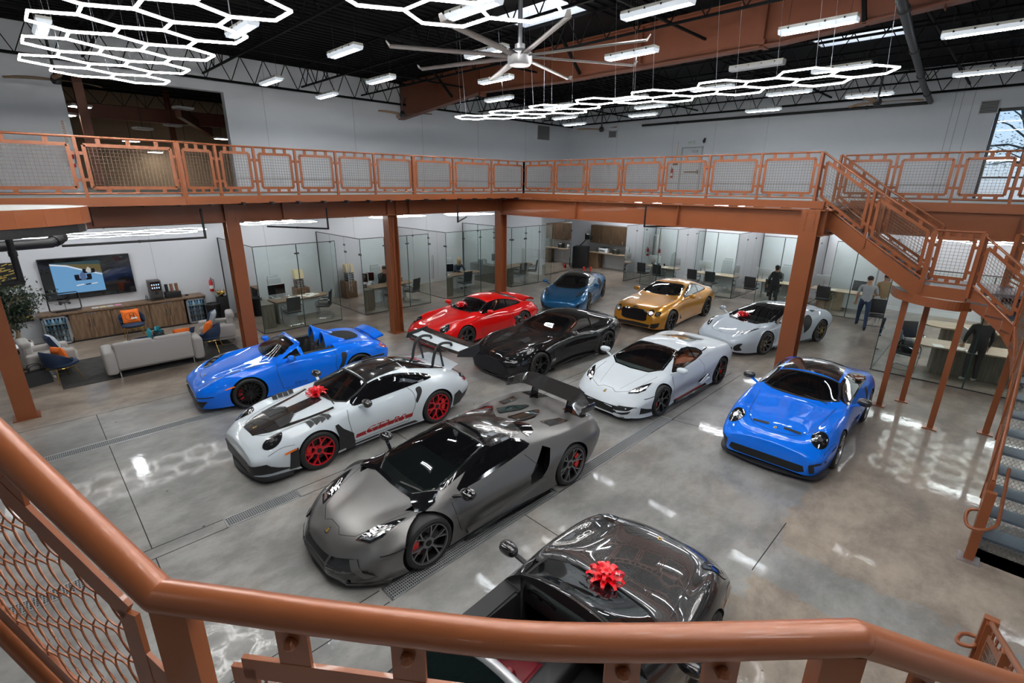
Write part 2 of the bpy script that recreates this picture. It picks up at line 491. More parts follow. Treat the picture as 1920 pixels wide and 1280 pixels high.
    def wheel_in(s, at, y, z, m=BLACK):
        mb = MB(); M = Matrix.Translation((s.x0 - at, y, z)) @ Matrix.Rotation(R(66), 4, 'Y')
        mb.tube([M @ Vector((.18 * math.cos(a), .18 * math.sin(a), 0)) for a in [2 * PI * i / 24 for i in range(24)]], .017, 8, True)
        for a in (0, PI / 2, PI): mb.bar(M @ Vector((0, 0, -.02)), M @ Vector((.17 * math.sin(a + PI / 2) , .17 * math.cos(a + PI / 2), 0)), .035, .015)
        mb.lathe([(.06, -.03), (.055, .015), (.03, .025)], 14, M)
        mb.build('steering_wheel', m, s.root, 40)
    def bow(s, a, b, k='T', size=.17):
        fr = s.frame(k); p = s.hit(a, b, fr, 0); return s.root.matrix_basis @ p if False else p

def rim_mesh(rr, w, style):
    mb = MB(); h = w / 2
    mb.mat(1).lathe([(rr, h * .86), (rr * .965, h * .80), (rr * .93, -h * .5), (rr * .2, -h * .5)], 40, None, False)
    mb.mat(3).lathe([(rr * 1.0, h * .90), (rr * 1.0, h * .95), (rr * .955, h * .93), (rr * .935, h * .74)], 48, None, False)
    n, kind, wd = style
    zc, ze = h * .62, h * .86
    mb.mat(0)
    def spoke(a0, a1, w0, w1, r0=.05, r1=None, z0=zc, z1=ze, t=.035):
        r1 = r1 or rr * .955
        N = 6; G = []
        for i in range(N + 1):
            t_ = i / N; rad = r0 + (r1 - r0) * t_; an = a0 + (a1 - a0) * t_
            ww = w0 + (w1 - w0) * t_; z = z0 + (z1 - z0) * t_ ** .8
            c, sn = math.cos(an), math.sin(an); nx, ny = -sn, c
            px, py = rad * c, rad * sn
            G.append([(px + nx * ww / 2, py + ny * ww / 2, z - t), (px + nx * ww * .36, py + ny * ww * .36, z), (px - nx * ww * .36, py - ny * ww * .36, z), (px - nx * ww / 2, py - ny * ww / 2, z - t)])
        mb.grid(G)
    for i in range(n):
        a = 2 * PI * i / n + .2
        if kind == 'Y':
            spoke(a, a, wd * 1.25, wd * 1.0, .05, rr * .5, zc, h * .74)
            spoke(a, a + .26, wd * .85, wd * .7, rr * .42, None, h * .70, ze)
            spoke(a, a - .26, wd * .85, wd * .7, rr * .42, None, h * .70, ze)
        elif kind == 'V':
            spoke(a - .05, a + .20, wd, wd * .8); spoke(a + .05, a - .20, wd, wd * .8)
        elif kind == 'T':
            spoke(a, a + .35, wd, wd * .75); spoke(a + .10, a + .10, wd * .8, wd * .7)
        else:
            spoke(a, a, wd * 1.15, wd * .85)
    mb.mat(0).lathe([(.085, zc - .04), (.078, zc + .004), (.045, zc + .008)], 24)
    mb.mat(2).lathe([(.042, zc + .004), (.040, zc + .018), (.0, zc + .020)], 18, None, False)
    return mb

def paint(name, col, rough=.28, metal=0.0, coat=1.0, flake=False):
    return mat('paint_' + name, col, rough if metal else .45, metal, coat, coatr=.015, spec=.5 if metal else .08)
GLS = glass('car_glass', (.42, .50, .48), .07, 0, .35)
GLSD = glass('car_glass_dark', (.14, .16, .16), .04, 0, .5, ior=1.32)
LAMP = mat('lamp_glass', (.012, .013, .015), .03, coat=1)
LAMPB = mat('lamp_reflector', (.75, .78, .82), .12, .9)
AMBER = mat('amber_lens', (.75, .16, .02), .25, coat=.6)
REDL = mat('red_lens', (.35, .006, .006), .15, coat=1)
CABIN = mat('cabin_dark', (.014, .014, .015), .65)
GAP = mat('panel_gap', (.004, .004, .004), .7)
GRILL = mat('grille_mesh', (.008, .008, .009), .4)
CREST = mat('crest_gold', (.62, .40, .09), .3, .7)
PLASTIC = mat('matte_black', (.016, .016, .017), .5)
REDCAL = mat('caliper_red', (.70, .015, .012), .3, coat=.6)
YELCAL = mat('caliper_yellow', (.75, .5, .02), .3, coat=.6)
def seatmat(n, c): return mat('leather_' + n, c, .5, bump=.1, bscale=60)

def crest(car, at, k, w=.05, h=.065, ring=None):
    sh = [(-.5, .5), (0, .56), (.5, .5), (.48, 0), (.3, -.35), (0, -.55), (-.3, -.35), (-.48, 0)]
    fl = -1 if k == 'T' else 1
    def pts(sc): return [(at[0] + fl * y * h * sc, at[1] + x * w * sc) if k == 'T' else (at[0] + x * w * sc, at[1] + y * h * sc) for x, y in sh]
    o = car.patch('crest', pts(1), k, ring or CREST, .005, .03)
    if ring: car.patch('emblem', pts(.72), k, CREST, .007, .03)
    else: car.patch('emblem', pts(.42), k, GAP, .007, .03)
S911 = dict(L=4.52, fo=1.0, wb=2.45, nose=.20, tail=.22, nround=(.14, .16), tround=(.08, .25), lin=0,
 zc=[(0, .59), (.08, .63), (.25, .685), (.55, .745), (1.0, .818), (1.3, .865), (1.46, .90), (1.8, 1.06), (2.13, 1.215), (2.3, 1.265), (2.55, 1.293), (2.8, 1.285), (3.2, 1.215), (3.6, 1.085), (3.95, .965), (4.2, .895), (4.38, .82), (4.52, .70)],
 zr=[(0, .57), (.25, .665), (.55, .725), (1.0, .79), (1.46, .870), (1.8, .985), (2.13, 1.11), (2.4, 1.175), (2.7, 1.185), (3.1, 1.13), (3.5, 1.025), (3.9, .93), (4.2, .87), (4.38, .79), (4.52, .68)],
 yr=[(0, .34), (.25, .45), (.55, .50), (1.0, .56), (1.46, .70), (1.8, .62), (2.13, .555), (2.5, .545), (3.0, .53), (3.4, .52), (3.9, .52), (4.38, .48), (4.52, .42)],
 zs=[(0, .50), (.12, .555), (.24, .645), (.36, .735), (.50, .80), (.85, .857), (1.15, .862), (1.5, .875), (2.0, .89), (2.6, .905), (3.0, .93), (3.4, .945), (3.8, .92), (4.15, .85), (4.38, .74), (4.52, .64)],
 ys=[(0, .62), (.12, .655), (.3, .68), (.55, .705), (1.0, .765), (1.5, .80), (2.0, .795), (2.6, .785), (3.0, .79), (3.4, .805), (3.8, .795), (4.15, .74), (4.38, .66), (4.52, .60)],
 zm=[(0, .42), (.4, .50), (1.0, .60), (1.6, .60), (2.3, .58), (3.0, .62), (3.45, .66), (4.1, .66), (4.52, .55)],
 ym=[(0, .73), (.1, .785), (.25, .835), (.5, .868), (.8, .905), (1.05, .915), (1.5, .895), (2.2, .885), (2.7, .895), (3.1, .925), (3.45, .935), (3.8, .925), (4.1, .89), (4.35, .82), (4.52, .74)],
 zl=[(0, .30), (.5, .30), (1.6, .30), (3.0, .31), (4.1, .36), (4.52, .40)],
 dl=[(0, .03), (1.0, .02), (1.7, .035), (2.4, .04), (3.0, .03), (4.52, .05)],
 zb=[(0, .14), (.5, .12), (1.6, .15), (3.0, .15), (4.1, .20), (4.52, .28)],
 db=[(0, .10), (1.0, .06), (2.2, .07), (3.0, .06), (4.52, .12)])
DLO911 = [(1.70, .915), (1.95, 1.035), (2.2, 1.12), (2.45, 1.158), (2.7, 1.155), (2.95, 1.115), (3.2, 1.055), (3.40, .99), (3.35, .968), (3.0, .950), (2.5, .925), (2.0, .91)]
WS911 = [(1.50, 0), (1.515, .25), (1.56, .45), (1.67, .625), (1.9, .585), (2.14, .515), (2.12, .25), (2.11, 0), (2.12, -.25), (2.14, -.515), (1.9, -.585), (1.67, -.625), (1.56, -.45), (1.515, -.25)]
RW911 = [(2.98, 0), (2.99, .30), (3.03, .42), (3.35, .44), (3.62, .40), (3.66, .2), (3.66, 0), (3.66, -.2), (3.62, -.40), (3.35, -.44), (3.03, -.42), (2.99, -.3)]
def short(sp, L):
    o = dict(sp); e = sp['fo'] + sp['wb'] + .38; f = (L - e) / (sp['L'] - e)
    for k in ('zc', 'zr', 'yr', 'zs', 'ys', 'zm', 'ym', 'zl', 'dl', 'zb', 'db'): o[k] = [(a if a < e else e + (a - e) * f, b) for a, b in sp[k]]
    o['L'] = L; return o
def oval(c, a, b, rot=0, n=28, e=1.0):
    o = []
    for i in range(n):
        t = 2 * PI * i / n; x = math.copysign(abs(math.cos(t)) ** e, math.cos(t)) * a; y = math.copysign(abs(math.sin(t)) ** e, math.sin(t)) * b
        o.append((c[0] + x * math.cos(rot) - y * math.sin(rot), c[1] + x * math.sin(rot) + y * math.cos(rot)))
    return o
def mirT(p): return [(a, -b) for a, b in p]
def shrink(p, k, c=None):
    c = c or (sum(q[0] for q in p) / len(p), sum(q[1] for q in p) / len(p))
    return [(c[0] + (a - c[0]) * k, c[1] + (b - c[1]) * k) for a, b in p]
def both_patch(car, name, poly, k, m, **kw):
    car.patch(name, poly, k, m, **kw); car.patch(name, mirT(poly) if k == 'T' else [(-a, b) for a, b in poly], k, m, **kw)

def oval_lamps(car, c, a, b, rot, dark):
    """round 911 lamps, projected along the slope of the wing"""
    for sg in (1, -1):
        D = Vector((-.68, -.26 * sg, -.68)).normalized()
        U = Vector((0, 1, 0)) - D * D.y; U.normalize(); V = D.cross(U)
        if V.z < 0: V = -V
        O = Vector((car.x0 - c[0], c[1] * sg, c[2])) - D * 1.0
        fr = (O, U, V, D)
        o = car.patch('headlight', oval((0, 0), a, b), fr, LAMP, .007, .04)
        ring = oval((0, 0), a * 1.07, b * 1.06); 
        car.patch('headlight_rim', ring, fr, GAP, .003, .04)
        for q in ((-.45, .25), (.45, .25), (-.45, -.3), (.45, -.3)):
            car.patch('lamp_element', oval((q[0] * a, q[1] * b), a * .2, b * .16, 0, 10), fr, LAMPB if not dark else DARKMET, .009, .05, parent=o)
        car.patch('lamp_element', oval((0, 0), a * .34, b * .26, 0, 14), fr, LAMPB, .009, .05, parent=o)

def car911(label, loc, rz, pm, kind, rimm, style, cal, mirm=None, seatm=None):
    sp = short(S911, 4.43); gt = kind in ('RS', 'GT3')
    car = Car(sp, label, loc, rz)
    if seatm is None: seatm = mat('seat_black', (.02, .02, .021), .6)
    wells = car.wells(((.372, .34), (.382, .35)))
    if kind == 'TARGA':
        side = [(1.74, .93), (1.98, 1.035), (2.2, 1.11), (2.42, 1.5), (3.06, 1.5), (3.10, .955), (2.6, .925)]
        cuts = wells + [car.prismT([(1.80, -.68), (2.16, -.56), (3.08, -.60), (3.08, .60), (2.16, .56), (1.80, .68)], .36, 1.09),
                        car.prismT([(2.207, -.593), (2.207, .593), (3.073, .593), (3.073, -.593)], .907, 1.61),
                        car.prismT(shrink([(p[0] + (.0 if p[0] < 1.8 else .0), p[1]) for p in WS911], .97), .93, 1.6),
                        car.prismL([(2.173, .92), (2.173, 1.63), (3.09, 1.63), (3.09, .95), (2.6, .925)], -.86, .86),
                        car.prismL(shrink([(1.74, .93), (1.98, 1.04), (2.16, 1.11), (2.3, 1.11), (2.3, .93)], .97), -1, 1)]
    else:
        cuts = wells + [car.prismL(shrink(DLO911, .965), -1.0, 1.0), car.prismT(shrink(WS911, .965), .92, 1.6),
                        car.prismT(shrink(RW911, .95), .95, 1.6), car.prismT([(1.85, -.66), (3.2, -.62), (3.2, .62), (1.85, .66)], .36, .99)]
    car.body(pm, CABIN, cuts)
    car.patch('windshield', WS911, 'T', GLS, .001, .10)
    line = WS911 + [WS911[0]]
    mb = MB(); car.line('x', line, 'T', .035, GAP, .003, mb=mb); mb.build('windshield_seal', GAP, car.root, 40)
    if kind != 'TARGA':
        car.patch('side_window', crom(DLO911, 4, True), 'L', GLSD, .001, .10, both=True)
        mb = MB(); car.line('x', crom(DLO911, 4, True) + [DLO911[0]], 'L', .028, GAP, .003, both=True, mb=mb)
        car.line('x', [(2.78, .945), (2.86, 1.13)], 'L', .05, GAP, .004, both=True, mb=mb); mb.build('window_trim', BLACKG, car.root, 40)
        car.patch('rear_window', crom(RW911, 3, True), 'T', GLSD, .001, .10)
    # shut lines
    mb = MB()
    car.line('x', [(1.58, .87), (1.56, .7), (1.60, .45), (1.66, .25)], 'L', .009, GAP, .002, both=True, mb=mb, smooth=5)
    car.line('x', [(2.82, .93), (2.92, .78), (2.90, .55), (2.76, .27)], 'L', .009, GAP, .002, both=True, mb=mb, smooth=5)
    car.line('x', [(1.66, .25), (2.76, .27)], 'L', .009, GAP, .002, both=True, mb=mb)
    hood = [(1.46, .64), (1.2, .60), (.8, .56), (.45, .47), (.27, .30), (.22, 0), (.27, -.30), (.45, -.47), (.8, -.56), (1.2, -.60), (1.46, -.64)]
    car.line('x', hood, 'T', .008, GAP, .002, mb=mb, smooth=6)
    car.line('x', [(.22, .52), (.42, .60), (.62, .60)], 'L', .006, GAP, .002, both=True, mb=mb, smooth=4)
    mb.build('panel_gap', GAP, car.root, 0)
    oval_lamps(car, (.34, .675, .715), .118, .165, 0, gt)
    crest(car, (.32, 0), 'T')
    # front bumper
    if kind == 'RS':
        car.patch('front_grille', [(-.62, .17), (-.60, .30), (-.42, .345), (.42, .345), (.60, .30), (.62, .17)], 'F', GRILL, .006, .06)
        both_patch(car, 'front_vent', [(.50, .18), (.50, .33), (.80, .40), (.83, .20)], 'F', PLASTIC, off=.008)
        mb = MB()
        lip = [(-.84, .55), (-.80, .22), (-.62, .06), (0, -.04), (.62, .06), (.80, .22), (.84, .55)]
        lp = crom(lip, 6); inn = [(a * .93, b + .22) for a, b in lp]
        for z0, z1 in ((.075, .125),):
            top = [(car.x0 - b, a, z1) for a, b in lp]; bot = [(car.x0 - b, a, z0) for a, b in lp]
            ti = [(car.x0 - b, a, z1 + .02) for a, b in inn]; bi = [(car.x0 - b, a, z0) for a, b in inn]
            mb.grid([bi, bot, top, ti])
        mb.build('front_splitter', PLASTIC, car.root, 40)
        car.patch('arch_trim', [(.50, .12), (.53, .50), (.66, .55), (.66, .12)], 'L', PLASTIC, .012, .06, both=True)
        car.patch('arch_trim', [(1.34, .14), (1.34, .50), (1.30, .70), (1.36, .71), (1.44, .60), (1.62, .45), (1.66, .16)], 'L', PLASTIC, .012, .06, both=True)
        car.patch('sill', [(1.60, .13), (1.60, .22), (2.9, .24), (3.05, .14)], 'L', PLASTIC, .012, .08, both=True)
        car.patch('rear_trim', [(3.86, .16), (3.86, .50), (4.0, .56), (4.12, .42), (4.40, .46), (4.45, .2)], 'L', PLASTIC, .01, .06, both=True)
        # carbon bonnet with two big air outlets
        pan = [(.20, -.22), (.20, .22), (.42, .38), (.70, .47), (1.45, .60), (1.46, .53), (.98, .44), (.74, .38), (.72, .17), (1.44, .15), (1.44, -.15), (.72, -.17), (.74, -.38), (.98, -.44), (1.46, -.53), (1.45, -.60), (.70, -.47), (.42, -.38)]
        car.patch('bonnet_panel', pan, 'T', CARBON, .005, .06)
        for sg in (1, -1):
            p = [(.60, sg * .10), (.58, sg * .40), (.74, sg * .385), (.90, sg * .19), (.90, sg * .10)]
            car.patch('bonnet_vent', p, 'T', GRILL, .009, .06)
            mb = MB(); car.line('x', [(.90, sg * .10), (.90, sg * .19), (.74, sg * .385), (.58, sg * .40)], 'T', .035, BLACKG, .022, mb=mb)
            mb.build('vent_lip', PLASTIC, car.root, 30)
            mb = MB()
            for q in range(4):
                a = .90 + q * .10
                car.line('x', [(a, sg * .62), (a + .02, sg * .72), (a + .05, sg * .82)], 'T', .085, PLASTIC, .012 + .012 * (q % 2), mb=mb)
            mb.build('wing_louvre', PLASTIC, car.root, 20)
        car.patch('roof_panel', [(2.15, -.50), (2.15, .50), (2.5, .50), (2.96, .46), (2.96, -.46), (2.5, -.50)], 'T', CARBON, .004, .08)
        car.patch('rear_deck', [(3.05, -.47), (3.05, .47), (3.95, .46), (3.95, .30), (3.66, .27), (3.66, -.27), (3.95, -.30), (3.95, -.46)], 'T', BLACKG, .003, .08)
        car.patch('side_intake', crom([(2.98, .86), (3.08, .88), (3.10, .80), (3.02, .68), (2.95, .60), (2.93, .66), (2.98, .76)], 4, True), 'L', PLASTIC, .006, .05, both=True)
        car.patch('door_stripe', [(1.66, .315), (1.68, .39), (2.86, .42), (2.84, .34)], 'L', mat('stripe_red', (.35, .008, .012), .35), .004, .05, both=True)
        wm = mat('stripe_white', (.72, .75, .77), .35); rm = mat('letter_red', (.42, .008, .012), .35)
        for sg in (1,):
            V, F = text2d('GT3 RS', .23, .35)
            W = [(2.25 + a * 1.18, .385 + b) for a, b in V]
            P, FF = car.surf(W, F, 'L', .007); MB().add(P, FF).build('lettering', wm, car.root, 0)
            V, F = text2d('GT3 RS', .19, .35); W = [(2.25 + a * 1.38, .387 + b) for a, b in V]
            P, FF = car.surf(W, F, 'L', .009); MB().add(P, FF).build('lettering', rm, car.root, 0)
        # swan-neck wing
        G = []; x0 = car.x0
        for i in range(25):
            y = -.90 + 1.8 * i / 24; dz = -.02 * (1 - (y / .9) ** 2)
            G.append([(x0 - 4.05, y, 1.30 + dz), (x0 - 4.12, y, 1.335 + dz), (x0 - 4.28, y, 1.345 + dz), (x0 - 4.42, y, 1.375 + dz), (x0 - 4.425, y, 1.365 + dz), (x0 - 4.28, y, 1.315 + dz), (x0 - 4.12, y, 1.295 + dz), (x0 - 4.05, y, 1.30 + dz)])
        w = MB().grid(G).build('rear_wing', pm, car.root, 40)
        G2 = [[(p[0] - .30, p[1], p[2] + .055) for p in row] for row in G]
        G2 = [[(x0 - 4.40 + (p[0] - (x0 - 4.35)) * .4, p[1], 1.40 + (p[2] - 1.40) * .6) for p in row] for row in G2]
        MB().grid(G2).build('wing_flap', CARBON, w, 40)
        mb = MB()
        for i in range(0, 25): pass
        mb.grid([[(p[0], p[1], p[2] + .004) for p in row[:2]] for row in G]); mb.build('wing_edge', CARBON, w, 40)
        for sg in (1, -1):
            mb = MB().prism([(x0 - 3.96, sg * .905, 1.29), (x0 - 4.02, sg * .905, 1.40), (x0 - 4.56, sg * .905, 1.45), (x0 - 4.56, sg * .905, 1.28), (x0 - 4.40, sg * .905, 1.18)], (0, sg * .018, 0)); mb.build('wing_endplate', PLASTIC, w, 30)
            path = [(x0 - 3.74, sg * .36, .99), (x0 - 3.78, sg * .36, 1.18), (x0 - 3.86, sg * .36, 1.37), (x0 - 4.02, sg * .36, 1.44), (x0 - 4.22, sg * .36, 1.40), (x0 - 4.26, sg * .36, 1.34)]
            mb = MB().tube(crom(path, 5), .030, 8); mb.tube([(x0 - 4.02, sg * .36, .92), (x0 - 3.93, sg * .36, 1.36)], .022, 8); mb.build('wing_strut', PLASTIC, w, 40)
        G = [[(x0 - 3.98 - .30 * j / 6, y * (1 - .02 * j), .925 + .03 * math.sin(j / 6 * 3) + .06 * (j / 6) ** 2 + (-.03 * (abs(y) / .62) ** 2)) for j in range(7)] for y in [-.62 + 1.24 * i / 16 for i in range(17)]]
        MB().grid(G).build('ducktail', pm, car.root, 50)
        mb = MB()
        for q in (-.28, .28): mb.box((x0 - 2.75, q, 1.29), (.5, .02, .035))
        mb.build('roof_fin', PLASTIC, car.root, 0)
    elif kind == 'GT3':
        car.patch('front_grille', [(-.60, .235), (-.57, .33), (.57, .33), (.60, .235), (.50, .19), (-.50, .19)], 'F', GRILL, .006, .06)
        both_patch(car, 'front_vent', [(.66, .20), (.64, .37), (.70, .40), (.83, .42), (.83, .385), (.71, .36), (.72, .2)], 'F', PLASTIC, off=.007)
        mb = MB(); lip = crom([(-.87, .55), (-.80, .20), (-.60, .04), (0, -.045), (.60, .04), (.80, .20), (.87, .55)], 6)
        mb.grid([[(car.x0 - b - .16, a * .93, .10) for a, b in lp_] if False else [(car.x0 - b - .16, a * .93, .10) for a, b in lip], [(car.x0 - b, a, .09) for a, b in lip], [(car.x0 - b, a, .125) for a, b in lip], [(car.x0 - b - .16, a * .93, .15) for a, b in lip]])
        mb.build('front_splitter', PLASTIC, car.root, 40)
        both_patch(car, 'bonnet_vent', [(.34, .12), (.335, .38), (.40, .385), (.405, .12)], 'T', GRILL, off=.007)
        car.patch('roof_panel', [(2.17, -.49), (2.17, .49), (2.5, .49), (2.96, .45), (2.96, -.45), (2.5, -.49)], 'T', CARBON, .004, .08)
        car.patch('side_intake', crom([(2.98, .86), (3.08, .88), (3.10, .80), (3.02, .68), (2.95, .60), (2.93, .66), (2.98, .76)], 4, True), 'L', PLASTIC, .006, .05, both=True)
        car.patch('side_marker', [(.44, .50), (.44, .53), (.62, .56), (.62, .53)], 'L', GRILL, .006, .05, both=True)
    else:
        car.patch('front_grille', [(-.46, .20), (-.44, .30), (.44, .30), (.46, .20)], 'F', GRILL, .006, .06)
        both_patch(car, 'front_vent', [(.50, .20), (.50, .31), (.80, .37), (.83, .22)], 'F', GRILL, off=.006)
        both_patch(car, 'daytime_lamp', [(.52, .335), (.52, .365), (.80, .415), (.81, .385)], 'F', LAMPB, off=.008)
    if kind in ('RS', 'TARGA'):
        car.patch('side_marker', [(.46, .475), (.44, .505), (.62, .545), (.64, .52)], 'L', AMBER, .016, .05, both=True)
    # tail
    if kind == 'CAR':
        x0 = car.x0
        G = [[(x0 - 3.72 - .52 * j / 8, y * (1 + .04 * j / 8), 1.03 - .02 * j + .10 * math.sin(j / 8 * 2.6) + .10 * (j / 8) ** 2 - .05 * (abs(y) / .62) ** 2) for j in range(9)] for y in [-.62 + 1.24 * i / 20 for i in range(21)]]
        mb = MB().grid(G); mb.grid([[(a, b, c - .05) for a, b, c in row][::-1] for row in G]); mb.grid([[r[-1], (r[-1][0], r[-1][1], r[-1][2] - .05)] for r in G]); mb.build('rear_spoiler', pm, car.root, 50)
        car.patch('rear_louvre', [(3.70, -.40), (3.70, .40), (4.0, .40), (4.0, -.40)], 'T', BLACKG, .004, .08)
    car.patch('tail_lamp', crom([(4.10, .80), (4.24, .82), (4.36, .75), (4.40, .68), (4.28, .70)], 4, True), 'L', REDL if kind != 'RS' else LAMP, .006, .05, both=True)
    car.patch('tail_lamp', [(-.80, .66), (-.80, .73), (.80, .73), (.80, .66)], 'B', REDL, .006, .08)
    car.patch('rear_vent', [(-.70, .22), (-.72, .36), (.72, .36), (.70, .22)], 'B', PLASTIC, .006, .1)
    if kind != 'TARGA' or True:
        mb = MB(); car.line('x', [(2.62, .695), (2.82, .715)], 'L', .03, pm, .016, both=True, mb=mb); mb.build('door_handle', pm, car.root, 40)
    car.mirror((1.86, .99, .97), (.075, .115, .068), pm, mirm)
    car.wheels(rimm, cal, style, .34, .35, .255, .268)
    car.seats(2.55, .37, seatm); car.wheel_in(2.05, .37, .80)
    mb = MB().rbox((car.x0 - 1.86, 0, .80), (.50, 1.34, .22), .08); mb.rbox((car.x0 - 2.45, 0, .45), (1.1, .22, .26), .05)
    mb.build('dashboard', CABIN if kind != 'TARGA' else mat('dash_black', (.02, .02, .021), .5), car.root, 45)
    mb = MB(); car.line('x', [(1.50, .5), (1.56, .1)], 'T', .02, BLACK, .012, mb=mb); car.line('x', [(1.50, -.05), (1.56, -.45)], 'T', .02, BLACK, .012, mb=mb); mb.build('wiper', BLACK, car.root, 0)
    return car
# ---- open mid-engined roadster
def car_roadster(label, loc, rz, pm):
    sp = dict(S911); sp.update(useself=True, L=4.38, fo=.93, wb=2.475)
    sp['zc'] = [(0, .53), (.08, .58), (.25, .645), (.55, .715), (.95, .79), (1.3, .855), (1.45, .89), (1.75, 1.04), (2.05, 1.19), (2.2, 1.20), (2.3, .99), (2.6, .97), (3.0, .99), (3.4, .975), (3.8, .93), (4.1, .88), (4.25, .80), (4.38, .68)]
    sp['zr'] = [(0, .52), (.25, .625), (.55, .69), (.95, .77), (1.45, .865), (1.75, .98), (2.05, 1.10), (2.2, 1.11), (2.3, .96), (3.0, .96), (3.4, .95), (3.8, .905), (4.1, .86), (4.25, .77), (4.38, .66)]
    sp['zs'] = [(0, .50), (.12, .57), (.3, .68), (.55, .785), (.85, .845), (1.15, .86), (1.5, .87), (2.0, .89), (2.6, .905), (3.0, .93), (3.4, .945), (3.7, .92), (4.0, .86), (4.25, .74), (4.38, .64)]
    sp['ym'] = [(0, .68), (.1, .74), (.25, .80), (.5, .85), (.8, .885), (1.0, .895), (1.5, .875), (2.2, .865), (2.7, .875), (3.1, .90), (3.4, .91), (3.7, .90), (4.0, .86), (4.2, .80), (4.38, .72)]
    sp = short(sp, 4.27); car = Car(sp, label, loc, rz); seatm = mat('seat_charcoal', (.022, .021, .021), .65)
    ws = [(p[0] * .98 - .02, p[1] * .98) for p in WS911]
    cuts = car.wells(((.372, .335), (.378, .34))) + [car.prismT([(1.72, -.66), (2.05, -.60), (2.86, -.62), (2.86, .62), (2.05, .60), (1.72, .66)], .36, 1.02),
        car.prismT([(2.127, -.607), (2.127, .607), (2.853, .613), (2.853, -.613)], .807, 1.61), car.prismT(shrink(ws, .955), .93, 1.6),
        car.prismL([(1.68, .905), (1.90, 1.0), (2.05, 1.055), (2.09, .915)], -1, 1),
        car.prismL([(2.15, .915), (2.15, 1.63), (2.91, 1.63), (2.872, .927)], -.80, .80)]
    car.body(pm, CABIN, cuts)
    car.patch('windshield', ws, 'T', GLS, .001, .10)
    mb = MB(); hood = [(1.44, .62), (1.1, .58), (.8, .54), (.45, .45), (.27, .28), (.22, 0), (.27, -.28), (.45, -.45), (.8, -.54), (1.1, -.58), (1.44, -.62)]
    car.line('x', hood, 'T', .008, GAP, .002, mb=mb, smooth=6)
    car.line('x', [(1.55, .87), (1.53, .7), (1.57, .45), (1.62, .25)], 'L', .009, GAP, .002, both=True, mb=mb, smooth=5)
    car.line('x', [(2.80, .91), (2.86, .78), (2.82, .55), (2.74, .27), (1.62, .25)], 'L', .009, GAP, .002, both=True, mb=mb, smooth=5); mb.build('panel_gap', GAP, car.root, 0)
    car.patch('side_intake', crom([(2.98, .80), (3.10, .78), (3.06, .60), (2.96, .42), (2.88, .44), (2.97, .62)], 4, True), 'L', PLASTIC, .006, .05, both=True)
    car.patch('soft_top_cover', crom([(2.92, -.48), (2.90, 0), (2.92, .48), (3.3, .44), (3.62, .34), (3.70, 0), (3.62, -.34), (3.3, -.44)], 4, True), 'T', mat('canvas', (.012, .012, .013), .8), .01, .08)
    x0 = car.x0
    for sg in (1, -1):      # roll hoops behind the seats with painted streamliners
        G = []
        for i in range(13):
            t = i / 12; G.append([(x0 - (2.76 + .62 * t), sg * .36 + (.21 * (1 - .35 * t)) * math.cos(PI * j / 12), .90 + (.30 * (1 - t) ** 1.3 + .045) * math.sin(PI * j / 12)) for j in range(13)])
        MB().grid(G).build('headrest_fairing', pm, car.root, 50)
        MB().tube([(x0 - 2.75, sg * .36 + .20 * math.cos(PI * j / 16), .88 + .35 * math.sin(PI * j / 16)) for j in range(17)], .026, 8).build('roll_hoop', pm, car.root, 50)
    # headlights: swept-back teardrops
    hl = crom([(.36, .50), (.44, .60), (.62, .70), (.86, .735), (.80, .66), (.62, .58), (.46, .47)], 5, True)
    for p in (hl, mirT(hl)):
        o = car.patch('headlight', p, 'T', LAMP, .006, .04)
        sg = 1 if p is hl else -1
        for q in ((.50, .54), (.60, .61), (.70, .66)): car.patch('lamp_element', oval((q[0], sg * q[1]), .05, .03, 0, 10), 'T', LAMPB, .009, .05, parent=o)
    crest(car, (.30, 0), 'T')
    car.patch('front_grille', [(-.62, .17), (-.74, .32), (-.40, .345), (.40, .345), (.74, .32), (.62, .17), (.40, .14), (-.40, .14)], 'F', GRILL, .006, .06)
    both_patch(car, 'front_vent', [(.50, .385), (.50, .405), (.80, .42), (.80, .40)], 'F', GRILL, off=.006)
    car.patch('side_marker', [(.50, .515), (.48, .53), (.66, .575), (.68, .55)], 'L', AMBER, .006, .05, both=True)
    car.patch('tail_lamp', crom([(3.95, .79), (4.10, .82), (4.25, .75), (4.27, .68), (4.10, .68)], 4, True), 'L', REDL, .006, .05, both=True)
    G = [[(x0 - 3.96 - .24 * j / 6, y * .94, .965 - .05 * (abs(y) / .64) ** 2 + .05 * j / 6) for j in range(7)] for y in [-.64 + 1.28 * i / 18 for i in range(19)]]
    mb = MB().grid(G); mb.grid([[(a, b, c - .035) for a, b, c in r][::-1] for r in G]); mb.grid([[r[-1], (r[-1][0], r[-1][1], r[-1][2] - .035)] for r in G]); mb.grid([[r[0], (r[0][0], r[0][1], r[0][2] - .035)] for r in G])
    for q in (-.3, .3): mb.bar((x0 - 4.05, q, .84), (x0 - 4.08, q, .96), .05, .12)
    mb.build('rear_spoiler', pm, car.root, 45)
    car.text('lettering', 'GTS 4.0', .085, (2.0, .315), 'L', GAP)
    car.mirror((1.82, .97, .95), (.075, .115, .068), pm)
    car.wheels(mat('rim_satin_black', (.012, .012, .012), .3, .3), REDCAL, (10, 'V', .022), .335, .34, .262, .268)
    car.seats(2.42, .36, seatm, h=1.0); car.wheel_in(1.95, .36, .80)
    mb = MB().rbox((x0 - 1.78, 0, .80), (.46, 1.30, .22), .08); mb.rbox((x0 - 2.3, 0, .45), (1.0, .22, .28), .05); mb.build('dashboard', mat('dash_charcoal', (.018, .018, .018), .6), car.root, 45)
    mb = MB()
